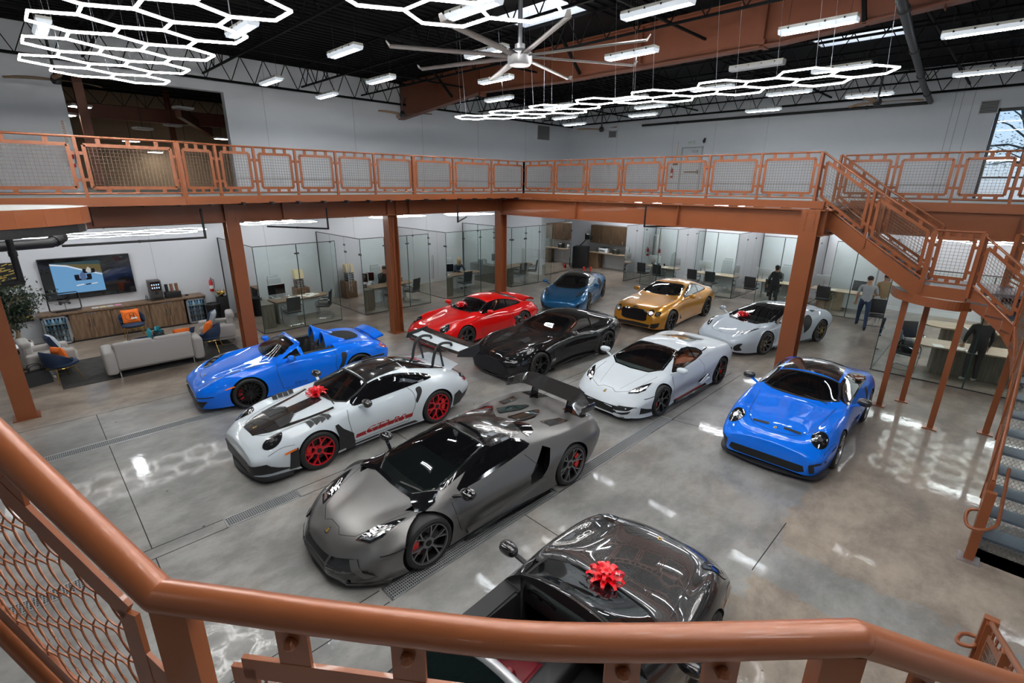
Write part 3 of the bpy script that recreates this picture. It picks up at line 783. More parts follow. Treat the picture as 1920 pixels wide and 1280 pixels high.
    for sg in (1, -1): mb.bar((x0 - 1.66, sg * .655, .92), (x0 - 2.14, sg * .545, 1.115), .05, .03)
    mb.bar((x0 - 2.14, -.55, 1.125), (x0 - 2.14, .55, 1.125), .05, .05)
    mb.build('windshield_frame', pm, car.root, 40)
    return car

# ---- wedge super cars
SAV = dict(L=4.80, fo=1.08, wb=2.70, nose=.10, tail=.10, nround=(.10, .10), tround=(.06, .12), lin=.72,
 soft=4, softv=1, zc=[(0, .30), (.05, .37), (.15, .455), (.35, .555), (.8, .675), (1.12, .745), (1.3, .80), (1.8, .97), (2.3, 1.10), (2.5, 1.128), (2.75, 1.132), (3.05, 1.10), (3.5, 1.03), (4.0, .97), (4.45, .93), (4.7, .90), (4.8, .80)],
 zr=[(0, .29), (.05, .36), (.15, .445), (.35, .545), (.8, .66), (1.12, .735), (1.3, .785), (1.8, .925), (2.3, 1.05), (2.5, 1.085), (2.75, 1.09), (3.05, 1.055), (3.5, .99), (4.0, .94), (4.45, .91), (4.7, .885), (4.8, .79)],
 yr=[(0, .18), (.35, .26), (.8, .36), (1.12, .56), (1.3, .66), (1.8, .60), (2.3, .52), (2.75, .50), (3.05, .50), (3.5, .50), (4.0, .52), (4.45, .52), (4.8, .50)],
 zs=[(0, .27), (.1, .36), (.2, .44), (.5, .60), (.85, .71), (1.1, .73), (1.5, .73), (2.0, .76), (2.6, .83), (3.1, .895), (3.6, .93), (4.0, .93), (4.45, .90), (4.7, .85), (4.8, .74)],
 ys=[(0, .34), (.2, .52), (.5, .70), (.85, .79), (1.1, .81), (1.5, .82), (2.0, .815), (2.6, .80), (3.1, .79), (3.6, .82), (4.0, .83), (4.45, .79), (4.8, .70)],
 zm=[(0, .22), (.12, .26), (.3, .36), (.5, .45), (1.08, .56), (1.6, .50), (2.3, .50), (3.0, .56), (3.78, .68), (4.4, .70), (4.8, .62)],
 ym=[(0, .40), (.12, .62), (.3, .80), (.55, .92), (.85, .965), (1.15, .97), (1.6, .935), (2.2, .935), (2.8, .96), (3.3, 1.0), (3.78, 1.015), (4.2, 1.0), (4.55, .95), (4.8, .86)],
 zl=[(0, .28), (1.08, .30), (1.6, .28), (2.3, .27), (3.0, .28), (3.8, .32), (4.8, .42)],
 dl=[(0, .02), (1.0, .01), (1.6, .05), (2.4, .10), (3.0, .06), (3.8, .02), (4.8, .05)],
 zb=[(0, .14), (.5, .10), (1.6, .12), (3.2, .13), (4.2, .20), (4.8, .30)],
 db=[(0, .03), (1.0, .03), (1.6, .03), (2.4, .03), (3.4, .04), (4.8, .10)])

def stretch(sp, fo, wb, L, **over):
    """re-map a template to other axle positions"""
    f = pchip([(0, 0), (sp['fo'], fo), (sp['fo'] + sp['wb'], fo + wb), (sp['L'], L)])
    lin = lambda s: np.interp(s, [0, sp['fo'], sp['fo'] + sp['wb'], sp['L']], [0, fo, fo + wb, L])
    o = dict(sp)
    for k in ('zc', 'zr', 'yr', 'zs', 'ys', 'zm', 'ym', 'zl', 'dl', 'zb', 'db'): o[k] = [(float(lin(a)), b) for a, b in sp[k]]
    o.update(L=L, fo=fo, wb=wb); o.update(over); return o, (lambda p: [(float(lin(a)), b) for a, b in p])

def car_wedge(label, loc, rz, pm):
    car = Car(short(SAV, 4.68), label, loc, rz); x0 = car.x0
    WS = [(1.15, 0), (1.18, .40), (1.42, .635), (1.9, .575), (2.34, .50), (2.31, 0), (2.34, -.50), (1.9, -.575), (1.42, -.635), (1.18, -.40)]
    DLO = [(1.66, .775), (2.1, .985), (2.45, 1.055), (2.72, 1.04), (2.92, .99), (3.02, .925), (2.6, .86), (2.1, .80)]
    car.body(pm, CABIN, car.wells(((.385, .345), (.395, .355))) + [car.prismT(shrink(WS, .95), .80, 1.5), car.prismL(shrink(DLO, .95), -1.1, 1.1), car.prismT([(1.7, -.62), (2.95, -.58), (2.95, .58), (1.7, .62)], .34, .9),
        car.prismL([(2.86, .55), (3.22, .86), (3.34, .80), (3.10, .40), (2.90, .36)], .80, 1.2), car.prismL([(2.86, .55), (3.22, .86), (3.34, .80), (3.10, .40), (2.90, .36)], -1.2, -.80)])
    car.patch('windshield', WS, 'T', GLS, .001, .10)
    car.patch('side_window', DLO, 'L', GLSD, .001, .08, both=True)
    mb = MB(); car.line('x', DLO + [DLO[0]], 'L', .035, GAP, .003, both=True, mb=mb); car.line('x', [(2.62, .86), (2.74, 1.04)], 'L', .04, GAP, .004, both=True, mb=mb); mb.build('window_trim', BLACKG, car.root, 40)
    # black pillars and carbon roof
    car.patch('cowl_panel', [(1.10, 0), (1.12, .45), (1.02, .72), (1.12, .80), (1.30, .76), (1.42, .66), (1.18, .42), (1.15, 0), (1.18, -.42), (1.42, -.66), (1.30, -.76), (1.12, -.80), (1.02, -.72), (1.12, -.45)], 'T', BLACKG, .006, .06)
    for sg in (1, -1):
        car.patch('pillar', [(1.40, sg * .635), (1.48, sg * .685), (2.0, sg * .635), (2.42, sg * .565), (2.36, sg * .50), (1.9, sg * .575)], 'T', BLACKG, .005, .07)
    car.patch('roof_panel', [(2.33, 0), (2.36, .50), (2.42, .565), (2.85, .57), (3.10, .50), (3.14, .2), (3.02, 0), (3.14, -.2), (3.10, -.50), (2.85, -.57), (2.42, -.565), (2.36, -.50)], 'T', CARBON, .006, .08)
    mb = MB(); car.line('x', [(2.36, .5), (2.45, .22), (2.45, -.22), (2.36, -.5)], 'T', .05, GAP, .010, mb=mb); mb.build('roof_seam', BLACKG, car.root, 30)
    # engine lid with glazed openings and side scoops
    for sg in (1, -1):
        a = [(3.18, sg * .10), (3.30, sg * .30), (3.62, sg * .28), (3.85, sg * .16), (3.88, sg * .10), (3.62, sg * .06)]
        car.patch('engine_window', a, 'T', mat('engine_glass', (.01, .03, .03), .04, coat=1), .006, .06)
        mb = MB(); car.line('x', a + [a[0]], 'T', .02, BLACK, .012, mb=mb); mb.build('engine_window_frame', BLACKG, car.root, 20)
        b = [(3.58, sg * .42), (3.62, sg * .62), (4.02, sg * .66), (3.98, sg * .50)]
        car.patch('rear_scoop', b, 'T', CARBON, .006, .06)
        car.patch('scoop_hole', [(3.62, sg * .47), (3.64, sg * .60), (3.84, sg * .62), (3.82, sg * .50)], 'T', GAP, .010, .06)
        car.patch('buttress', [(3.06, sg * .52), (3.14, sg * .22), (3.22, sg * .30), (3.34, sg * .44), (3.26, sg * .60), (3.10, sg * .64)], 'T', BLACKG, .010, .06)
        car.patch('rear_vent', [(4.28, sg * .30), (4.30, sg * .72), (4.62, sg * .70), (4.64, sg * .30)], 'T', BLACKG, .006, .06)
    mb = MB()
    for s_, e_ in (((.40, .20), (1.08, .42)), ((.36, .05), (1.08, .12))):
        for sg in (1, -1): car.line('x', [(s_[0], sg * s_[1]), (e_[0], sg * e_[1])], 'T', .004, GAP, .0006, mb=mb)
    hood = [(1.05, .70), (.62, .55), (.36, .42), (.25, .20), (.30, .10), (.30, -.10), (.25, -.20), (.36, -.42), (.62, -.55), (1.05, -.70)]
    mb = MB(); car.line('x', hood, 'T', .008, GAP, .002, mb=mb)
    car.line('x', [(1.50, .74), (1.52, .5), (1.62, .22)], 'L', .009, GAP, .002, both=True, mb=mb)
    car.line('x', [(2.86, .84), (3.02, .66), (2.86, .55)], 'L', .009, GAP, .002, both=True, mb=mb)
    car.line('x', [(.45, .46), (.80, .50)], 'L', .012, GAP, .003, both=True, mb=mb)
    mb.build('panel_gap', GAP, car.root, 0)
    # side blade and intake
    mb = MB()
    for sg in (1, -1):
        mb = MB().bar((x0 - 1.68, sg * .93, .20), (x0 - 3.12, sg * 1.0, .40), .05, .05); mb.build('side_blade', pm, car.root, 20)
        mb = MB().grid([[(x0 - 1.60, sg * .95, .13), (x0 - 1.60, sg * .97, .11)], [(x0 - 2.6, sg * .98, .15), (x0 - 2.6, sg * 1.01, .12)], [(x0 - 3.25, sg * 1.0, .16), (x0 - 3.25, sg * 1.03, .13)]]); mb.build('sill', BLACKG, car.root, 0)
    # wedge-shaped lamps
    hl = [(.30, .50), (.36, .36), (.47, .44), (.86, .68), (.80, .72), (.50, .66)]
    hl = [(.34, .47), (.52, .50), (.90, .735), (.56, .73), (.42, .66)]
    for sg in (1, -1):
        p = [(a, sg * b) for a, b in hl]; o = car.patch('headlight', p, 'T', LAMP, .007, .04)
        car.patch('lamp_element', [(.37, sg * .50), (.42, sg * .51), (.47, sg * .63), (.62, sg * .69), (.60, sg * .71), (.45, sg * .655)], 'T', LAMPB, .010, .05, parent=o)
        for q in range(4): car.patch('lamp_element', [(.46 + q * .045, sg * .52), (.485 + q * .045, sg * .53), (.49 + q * .045, sg * .60), (.465 + q * .045, sg * .60)], 'T', LAMPB, .010, .05, parent=o)
    crest(car, (.20, 0), 'T', .06, .075, GAP)
    car.patch('front_grille', [(-.26, .15), (-.30, .36), (.30, .36), (.26, .15)], 'F', GRILL, .006, .06)
    both_patch(car, 'front_vent', [(.30, .12), (.34, .37), (.66, .42), (.84, .20), (.62, .12)], 'F', BLACKG, off=.007)
    both_patch(car, 'front_vent_fin', [(.58, .40), (.66, .42), (.84, .22), (.76, .20)], 'F', pm, off=.02)
    mb = MB().grid([[(x0 - .02, 0, .10), (x0 - .02, 0, .13), (x0 - .20, 0, .15)]] + [[(x0 - .02 - d, y, .095), (x0 - .02 - d, y, .125), (x0 - .2 - d, y * .9, .15)] for y, d in ((.30, .02), (.62, .10), (.80, .30), (.92, .52))]); mb.grid([[(x0 - .02, 0, .10), (x0 - .02, 0, .13), (x0 - .20, 0, .15)]] + [[(x0 - .02 - d, -y, .095), (x0 - .02 - d, -y, .125), (x0 - .2 - d, -y * .9, .15)] for y, d in ((.30, .02), (.62, .10), (.80, .30), (.92, .52))]); mb.build('front_splitter', CARBON, car.root, 30)
    # rear wing on two brackets
    G = []
    for i in range(21):
        y = -.86 + 1.72 * i / 20; dz = .05 if abs(y) < .58 else .05 - .10 * (abs(y) - .58) / .28
        ox = 0 if abs(y) < .5 else .16 * (abs(y) - .5) / .36
        G.append([(x0 - 4.180 + ox, y, 1.15 + dz), (x0 - 4.290 + ox, y, 1.205 + dz), (x0 - 4.440 + ox, y, 1.30 + dz), (x0 - 4.450 + ox, y, 1.285 + dz), (x0 - 4.300 + ox, y, 1.175 + dz), (x0 - 4.180 + ox, y, 1.145 + dz)])
    w = MB().grid(G).build('rear_wing', CARBON, car.root, 40)
    for sg in (1, -1):
        mb = MB().prism([(x0 - 4.200, sg * .40, .90), (x0 - 4.320, sg * .40, 1.24), (x0 - 4.440, sg * .40, 1.26), (x0 - 4.400, sg * .40, .88)], (0, sg * .03, 0)); mb.build('wing_bracket', BLACKG, w, 0)
        mb = MB().rbox((x0 - 4.260, sg * .87, 1.16), (.34, .02, .12), .008); mb.build('wing_endplate', CARBON, w, 30)
    car.patch('tail_lamp', [(-.80, .70), (-.80, .76), (.80, .76), (.80, .70)], 'B', REDL, .006, .08)
    car.patch('diffuser', [(-.80, .28), (-.80, .58), (.80, .58), (.80, .28)], 'B', PLASTIC, .006, .08)
    car.mirror((1.62, 1.03, .86), (.085, .12, .062), BLACKG)
    car.wheels(mat('rim_anthracite', (.24, .24, .25), .3, .85), REDCAL, (6, 'V', .03), .345, .355, .272, .285, .26, .34, cap_m=GAP)
    sm = mat('seat_night', (.018, .018, .019), .6); car.seats(2.55, .36, sm, h=.92); car.wheel_in(2.0, .36, .70)
    MB().rbox((x0 - 1.62, 0, .70), (.75, 1.30, .20), .08).build('dashboard', mat('dash_slate', (.03, .04, .04), .6), car.root, 45)
    mb = MB(); car.line('x', [(1.20, .1), (1.28, .5)], 'T', .025, BLACK, .014, mb=mb); mb.build('wiper', BLACK, car.root, 0)
    return car

def car_wedge_small(label, loc, rz, pm):
    sp, m = stretch(SAV, .97, 2.62, 4.52)
    sp['zc'] = [(0, .34), (.05, .41), (.15, .495), (.35, .595), (.75, .70), (1.05, .775), (1.22, .835), (1.7, 1.02), (2.1, 1.135), (2.35, 1.165), (2.65, 1.155), (3.0, 1.10), (3.5, 1.01), (4.0, .94), (4.35, .90), (4.45, .84), (4.52, .76)]
    sp['zr'] = [(0, .33), (.05, .40), (.15, .485), (.35, .585), (.75, .69), (1.05, .765), (1.22, .82), (1.7, .975), (2.1, 1.08), (2.35, 1.115), (2.65, 1.11), (3.0, 1.06), (3.5, .985), (4.0, .925), (4.35, .88), (4.52, .75)]
    sp['ym'] = [(0, .48), (.12, .66), (.3, .80), (.55, .89), (.85, .935), (1.1, .94), (1.5, .905), (2.2, .905), (2.8, .93), (3.2, .955), (3.6, .965), (4.0, .945), (4.3, .89), (4.52, .80)]
    sp['zs'] = [(0, .31), (.1, .41), (.2, .49), (.5, .64), (.8, .735), (1.05, .755), (1.5, .765), (2.0, .80), (2.6, .865), (3.1, .915), (3.55, .93), (4.0, .90), (4.35, .83), (4.52, .72)]
    sp['lin'] = .5; sp = short(sp, 4.45)
    car = Car(sp, label, loc, rz); x0 = car.x0
    WS = [(1.10, 0), (1.14, .42), (1.34, .635), (1.75, .58), (2.12, .51), (2.08, 0), (2.12, -.51), (1.75, -.58), (1.34, -.635), (1.14, -.42)]
    DLO = [(1.50, .80), (1.95, 1.03), (2.3, 1.09), (2.55, 1.08), (2.8, 1.02), (2.92, .945), (2.5, .875), (2.0, .825)]
    red = mat('leather_oxblood', (.14, .012, .012), .5)
    car.body(pm, CABIN, car.wells(((.375, .335), (.385, .345))) + [car.prismT(shrink(WS, .955), .84, 1.5), car.prismL(shrink(DLO, .95), -1.1, 1.1), car.prismT([(1.6, -.62), (2.85, -.58), (2.85, .58), (1.6, .62)], .34, .92)])
    car.patch('windshield', WS, 'T', GLS, .001, .10); car.patch('side_window', DLO, 'L', GLSD, .001, .08, both=True)
    mb = MB(); car.line('x', DLO + [DLO[0]], 'L', .035, GAP, .003, both=True, mb=mb); car.line('x', [(1.72, .82), (1.66, .90)], 'L', .03, GAP, .004, both=True, mb=mb); car.line('x', [(2.48, .875), (2.55, 1.08)], 'L', .05, GAP, .004, both=True, mb=mb); mb.build('window_trim', BLACKG, car.root, 40)
    mb = MB(); car.line('x', WS + [WS[0]], 'T', .035, GAP, .003, mb=mb); mb.build('windshield_seal', BLACKG, car.root, 40)
    car.patch('engine_window', [(2.92, -.36), (2.90, .36), (3.42, .30), (3.42, -.30)], 'T', mat('engine_amber_glass', (.05, .035, .015), .04, coat=1), .005, .07)
    mb = MB(); car.line('x', [(2.92, -.36), (2.90, .36), (3.42, .30), (3.42, -.30), (2.92, -.36)], 'T', .03, GAP, .009, mb=mb)
    for q in (3.05, 3.2): car.line('x', [(q, -.33), (q, .33)], 'T', .02, GAP, .009, mb=mb)
    mb.build('engine_window_frame', BLACKG, car.root, 0)
    car.patch('engine_louvre', [(3.46, -.30), (3.46, .30), (3.80, .34), (3.80, -.34)], 'T', GRILL, .006, .07)
    for q in (3.52, 3.61, 3.70):
        mb = MB(); car.line('x', [(q, -.30), (q, .30)], 'T', .045, BLACKG, .02, mb=mb); mb.build('louvre_blade', BLACKG, car.root, 0)
    car.patch('shoulder_scoop', [(2.86, .955), (3.24, .985), (3.16, .93), (2.98, .90)], 'L', BLACKG, .004, .06, both=True)
    car.patch('shoulder_panel', [(2.88, .945), (3.06, .955), (3.22, .975), (3.18, .90), (2.85, .86), (2.80, .885)], 'L', pm, .012, .06, both=True)
    hood = [(1.10, .66), (.62, .60), (.36, .47), (.24, .22), (.30, .10), (.30, -.10), (.24, -.22), (.36, -.47), (.62, -.60), (1.10, -.66)]
    mb = MB(); car.line('x', hood, 'T', .008, GAP, .002, mb=mb); 
    for sg in (1, -1): car.line('x', [(.34, sg * .26), (1.08, sg * .44)], 'T', .005, GAP, .001, mb=mb)
    car.line('x', [(1.40, .78), (1.42, .5), (1.52, .22)], 'L', .009, GAP, .002, both=True, mb=mb); car.line('x', [(2.62, .87), (2.76, .7), (2.72, .4), (2.62, .24)], 'L', .009, GAP, .002, both=True, mb=mb)
    car.line('x', [(.42, .50), (.66, .535)], 'L', .012, GAP, .003, both=True, mb=mb); mb.build('panel_gap', GAP, car.root, 0)
    for sg in (1, -1):
        p = [(a, sg * b) for a, b in [(.30, .48), (.44, .50), (.80, .73), (.54, .74), (.40, .66)]]; o = car.patch('headlight', p, 'T', LAMP, .007, .04)
        car.patch('lamp_element', [(.36, sg * .52), (.41, sg * .52), (.46, sg * .64), (.66, sg * .715), (.64, sg * .73), (.44, sg * .67)], 'T', LAMPB, .010, .05, parent=o)
        car.patch('lamp_element', [(.48, sg * .56), (.54, sg * .58), (.58, sg * .66), (.52, sg * .65)], 'T', LAMPB, .010, .05, parent=o)
        mb = MB(); P = [(x0 - 1.5, sg * .91, .17), (x0 - 2.85, sg * .945, .20)]
        mb.bar(P[0], P[1], .05, .06); mb.build('sill', BLACKG, car.root, 0)
        mb = MB().bar((x0 - 1.5, sg * .925, .215), (x0 - 2.65, sg * .945, .245), .03, .015); mb.build('sill_stripe', mat('stripe_dark_red', (.20, .008, .01), .4), car.root, 0)
    car.patch('side_intake', [(2.60, .30), (2.88, .44), (3.06, .40), (2.90, .24)], 'L', GAP, .005, .06, both=True)
    for sg in (1, -1):
        mb = MB().bar((x0 - 2.56, sg * .95, .30), (x0 - 2.92, sg * .965, .36), .05, .035); mb.bar((x0 - 2.56, sg * .95, .32), (x0 - 2.86, sg * .965, .46), .03, .03); mb.build('intake_blade', pm, car.root, 0)
    crest(car, (.19, 0), 'T', .055, .07, GAP)
    car.patch('front_grille', [(-.40, .13), (-.46, .34), (.46, .34), (.40, .13)], 'F', GRILL, .006, .06)
    both_patch(car, 'front_vent', [(.36, .15), (.44, .36), (.76, .36), (.66, .22)], 'F', GRILL, off=.006)
    both_patch(car, 'bumper_blade', [(.36, .17), (.40, .22), (.60, .19), (.72, .35), (.78, .35), (.66, .13), (.50, .13)], 'F', pm, off=.03)
    both_patch(car, 'corner_vent', [(.78, .20), (.80, .35), (.89, .27), (.88, .20)], 'F', GRILL, off=.01)
    car.patch('front_splitter', [(-.62, .10), (-.62, .135), (.62, .135), (.62, .10)], 'F', PLASTIC, .03, .06)
    car.patch('tail_lamp', [(-.78, .66), (-.78, .72), (.78, .72), (.78, .66)], 'B', REDL, .006, .08)
    car.mirror((1.50, 1.00, .90), (.085, .125, .06), pm)
    car.wheels(mat('rim_gloss_black', (.012, .012, .013), .15, .2, 1), REDCAL, (5, 'Y', .045), .338, .348, .262, .275, .25, .32)
    car.seats(2.40, .36, red, h=.95); car.wheel_in(1.85, .36, .72)
    MB().rbox((x0 - 1.52, 0, .72), (.7, 1.30, .20), .08).build('dashboard', CABIN, car.root, 45)
    return car

# ---- soft-shaped mid-engined grand tourer
SMC = dict(L=4.68, fo=1.08, wb=2.675, nose=.30, tail=.2, nround=(.22, .22), tround=(.10, .2), lin=.1,
 zc=[(0, .50), (.08, .54), (.3, .61), (.7, .70), (1.05, .765), (1.25, .82), (1.7, .995), (2.1, 1.135), (2.4, 1.20), (2.7, 1.205), (3.1, 1.17), (3.6, 1.085), (4.1, 1.0), (4.45, .945), (4.6, .88), (4.68, .80)],
 zr=[(0, .49), (.3, .585), (.7, .675), (1.05, .745), (1.25, .80), (1.7, .945), (2.1, 1.06), (2.4, 1.12), (2.7, 1.125), (3.1, 1.09), (3.6, 1.02), (4.1, .955), (4.45, .91), (4.68, .78)],
 yr=[(0, .30), (.3, .42), (.7, .48), (1.05, .58), (1.25, .68), (1.7, .62), (2.1, .55), (2.5, .53), (3.1, .50), (3.6, .46), (4.1, .46), (4.68, .44)],
 zs=[(0, .47), (.15, .55), (.4, .67), (.75, .775), (1.0, .805), (1.3, .79), (1.8, .80), (2.4, .855), (3.0, .93), (3.4, .97), (3.8, .965), (4.2, .92), (4.5, .84), (4.68, .74)],
 ys=[(0, .50), (.15, .60), (.4, .69), (.75, .76), (1.05, .79), (1.5, .80), (2.0, .79), (2.6, .77), (3.1, .76), (3.7, .79), (4.2, .76), (4.68, .66)],
 zm=[(0, .40), (.5, .48), (1.08, .58), (1.6, .52), (2.3, .50), (3.0, .58), (3.75, .66), (4.4, .68), (4.68, .62)],
 ym=[(0, .62), (.1, .72), (.25, .80), (.5, .885), (.8, .935), (1.1, .945), (1.5, .915), (2.2, .905), (2.8, .93), (3.3, .965), (3.7, .975), (4.1, .955), (4.4, .90), (4.68, .80)],
 zl=[(0, .28), (1.0, .30), (1.6, .28), (3.0, .29), (4.0, .34), (4.68, .40)],
 dl=[(0, .03), (1.0, .015), (1.6, .05), (2.4, .08), (3.0, .05), (4.68, .05)],
 zb=[(0, .15), (.5, .11), (1.6, .13), (3.0, .14), (4.1, .2), (4.68, .3)],
 db=[(0, .08), (1.0, .05), (2.0, .06), (3.0, .06), (4.68, .12)])
def car_gt_mid(label, loc, rz, pm, rimm, style, seatm, calm):
    car = Car(dict(SMC), label, loc, rz); x0 = car.x0
    WS = crom([(1.20, 0), (1.26, .40), (1.44, .63), (1.75, .60), (2.14, .53), (2.10, .3), (2.09, 0), (2.10, -.3), (2.14, -.53), (1.75, -.60), (1.44, -.63), (1.26, -.40)], 2, True)
    DLO = crom([(1.62, .835), (2.0, 1.0), (2.35, 1.085), (2.65, 1.09), (2.92, 1.05), (3.0, .97), (2.6, .90), (2.1, .85)], 3, True)
    car.body(pm, CABIN, car.wells(((.38, .335), (.39, .35))) + [car.prismT(shrink(WS, .955), .84, 1.5), car.prismL(shrink(DLO, .95), -1.1, 1.1), car.prismT([(1.7, -.64), (2.95, -.60), (2.95, .60), (1.7, .64)], .34, .95)])
    car.patch('windshield', WS, 'T', GLS, .001, .10); car.patch('side_window', DLO, 'L', GLSD, .001, .08, both=True)
    mb = MB(); car.line('x', DLO + [DLO[0]], 'L', .04, GAP, .003, both=True, mb=mb); mb.build('window_trim', BLACKG, car.root, 40)
    car.patch('roof_panel', [(2.08, 0), (2.12, .53), (2.15, .62), (2.6, .60), (3.1, .55), (3.2, .35), (3.22, 0), (3.2, -.35), (3.1, -.55), (2.6, -.60), (2.15, -.62), (2.12, -.53)], 'T', BLACKG, .005, .07)
    for sg in (1, -1):
        car.patch('pillar', [(1.42, sg * .63), (1.52, sg * .70), (1.85, sg * .68), (2.15, sg * .62), (2.12, sg * .52), (1.75, sg * .59)], 'T', BLACKG, .005, .06)
        car.patch('cowl', [(1.12, sg * 0.0), (1.18, sg * .45), (1.40, sg * .66), (1.48, sg * .62), (1.28, sg * .40), (1.22, 0)], 'T', BLACKG, .004, .06)
    car.patch('rear_window', [(3.26, -.36), (3.26, .36), (4.0, .32), (4.0, -.32)], 'T', GLSD, .004, .08)
    car.patch('side_intake', crom([(2.82, .72), (3.0, .88), (3.20, .90), (3.22, .74), (3.08, .52), (2.92, .40), (2.86, .5)], 4, True), 'L', GAP, .006, .05, both=True)
    for sg in (1, -1):
        car.patch('shoulder_vent', [(3.36, sg * .66), (3.38, sg * .76), (3.60, sg * .75), (3.55, sg * .68)], 'T', GAP, .006, .05)
    mb = MB(); car.line('x', [(1.16, .62), (.8, .58), (.5, .50), (.3, .34), (.22, 0), (.3, -.34), (.5, -.50), (.8, -.58), (1.16, -.62)], 'T', .008, GAP, .002, mb=mb, smooth=5)
    car.line('x', [(1.46, .80), (1.50, .55), (1.60, .24)], 'L', .009, GAP, .002, both=True, mb=mb, smooth=4); car.line('x', [(2.80, .9), (2.86, .6), (2.78, .26)], 'L', .009, GAP, .002, both=True, mb=mb, smooth=4); mb.build('panel_gap', GAP, car.root, 0)
    hl = crom([(.34, .56), (.46, .56), (.62, .63), (.88, .76), (.66, .74), (.46, .67)], 3, True)
    for sg in (1, -1):
        o = car.patch('headlight', [(a, sg * b) for a, b in hl], 'T', LAMP, .006, .04)
        for q in ((.46, .61), (.56, .65), (.66, .69)): car.patch('lamp_element', oval((q[0], sg * q[1]), .04, .018, sg * .5, 10), 'T', LAMPB, .009, .05, parent=o)
    both_patch(car, 'corner_vent', crom([(.62, .20), (.60, .30), (.68, .40), (.76, .42), (.72, .32), (.74, .22)], 3, True), 'F', GAP, off=.01)
    car.patch('front_grille', crom([(-.54, .17), (-.56, .30), (-.3, .25), (.3, .25), (.56, .30), (.54, .17), (.3, .14), (-.3, .14)], 3, True), 'F', GRILL, .006, .06)
    car.patch('emblem', [(.20, -.07), (.235, 0), (.20, .07), (.215, .0)], 'T', GAP, .006, .03)
    mb = MB()
    for sg in (1, -1):
        mb = MB().bar((x0 - 1.5, sg * .91, .155), (x0 - 3.3, sg * .96, .165), .05, .04); mb.build('sill', BLACKG, car.root, 0)
    car.patch('tail_lamp', [(-.80, .68), (-.80, .73), (.80, .73), (.80, .68)], 'B', REDL, .006, .08)
    car.mirror((1.58, 1.04, .93), (.08, .105, .06), pm)
    car.wheels(rimm, calm, style, .338, .35, .262, .275, .25, .31)
    car.seats(2.45, .36, seatm, h=.98); car.wheel_in(1.9, .36, .74)
    MB().rbox((x0 - 1.62, 0, .74), (.62, 1.32, .20), .08).build('dashboard', CABIN, car.root, 45)
    return car

# ---- front-engined coupes
SGT = dict(L=4.85, fo=.88, wb=2.851, nose=.22, tail=.2, nround=(.12, .14), tround=(.10, .2), lin=.05,
 zc=[(0, .82), (.1, .86), (.4, .91), (.9, .955), (1.4, .99), (1.62, 1.02), (2.0, 1.19), (2.35, 1.33), (2.6, 1.385), (2.9, 1.395), (3.3, 1.355), (3.7, 1.255), (4.1, 1.12), (4.45, 1.02), (4.7, .97), (4.85, .86)],
 zr=[(0, .81), (.4, .89), (.9, .935), (1.4, .97), (1.62, .995), (2.0, 1.14), (2.35, 1.265), (2.6, 1.31), (2.9, 1.315), (3.3, 1.28), (3.7, 1.19), (4.1, 1.08), (4.45, .995), (4.85, .84)],
 yr=[(0, .40), (.4, .48), (.9, .54), (1.4, .62), (1.62, .72), (2.0, .66), (2.35, .60), (2.8, .58), (3.3, .56), (3.7, .55), (4.1, .55), (4.85, .52)],
 zs=[(0, .72), (.15, .80), (.4, .875), (.8, .91), (1.2, .925), (1.7, .935), (2.4, .945), (3.0, .965), (3.4, 1.0), (3.8, 1.02), (4.2, .98), (4.6, .90), (4.85, .76)],
 ys=[(0, .62), (.15, .70), (.4, .76), (.8, .80), (1.2, .825), (1.7, .835), (2.4, .83), (3.0, .825), (3.4, .83), (3.8, .845), (4.2, .80), (4.6, .72), (4.85, .66)],
 zm=[(0, .52), (.5, .58), (.9, .64), (1.6, .66), (2.4, .64), (3.2, .68), (3.75, .72), (4.4, .70), (4.85, .6)],
 ym=[(0, .76), (.1, .82), (.25, .88), (.5, .93), (.85, .965), (1.2, .965), (1.7, .945), (2.4, .94), (3.0, .95), (3.4, .975), (3.75, .985), (4.1, .965), (4.5, .90), (4.85, .80)],
 zl=[(0, .32), (1.6, .32), (3.0, .33), (4.1, .38), (4.85, .42)],
 dl=[(0, .03), (.9, .015), (1.6, .03), (2.4, .04), (3.2, .03), (4.85, .05)],
 zb=[(0, .19), (.5, .15), (1.6, .17), (3.2, .18), (4.2, .22), (4.85, .3)],
 db=[(0, .10), (.9, .05), (2.4, .07), (3.4, .06), (4.85, .12)])
def gt_glass(car, WS, DLO, RW, cav, ra, pm, split):
    cuts = car.wells(ra) + [car.prismL(shrink(DLO, .96), -1.1, 1.1), car.prismT(shrink(WS, .96), cav[2], 1.7), car.prismT(shrink(RW, .95), cav[2], 1.7), car.prismT([(cav[0], -.66), (cav[1], -.62), (cav[1], .62), (cav[0], .66)], .36, cav[2] + .05)]
    car.body(pm, CABIN, cuts)
    car.patch('windshield', WS, 'T', GLS, .001, .10); car.patch('side_window', DLO, 'L', GLS, .001, .08, both=True); car.patch('rear_window', RW, 'T', GLSD, .001, .08)
    mb = MB(); car.line('x', DLO + [DLO[0]], 'L', .028, GAP, .003, both=True, mb=mb); car.line('x', split, 'L', .05, GAP, .004, both=True, mb=mb); mb.build('window_trim', BLACKG, car.root, 40)
    mb = MB(); car.line('x', WS + [WS[0]], 'T', .035, GAP, .003, mb=mb); mb.build('windshield_seal', BLACKG, car.root, 40)

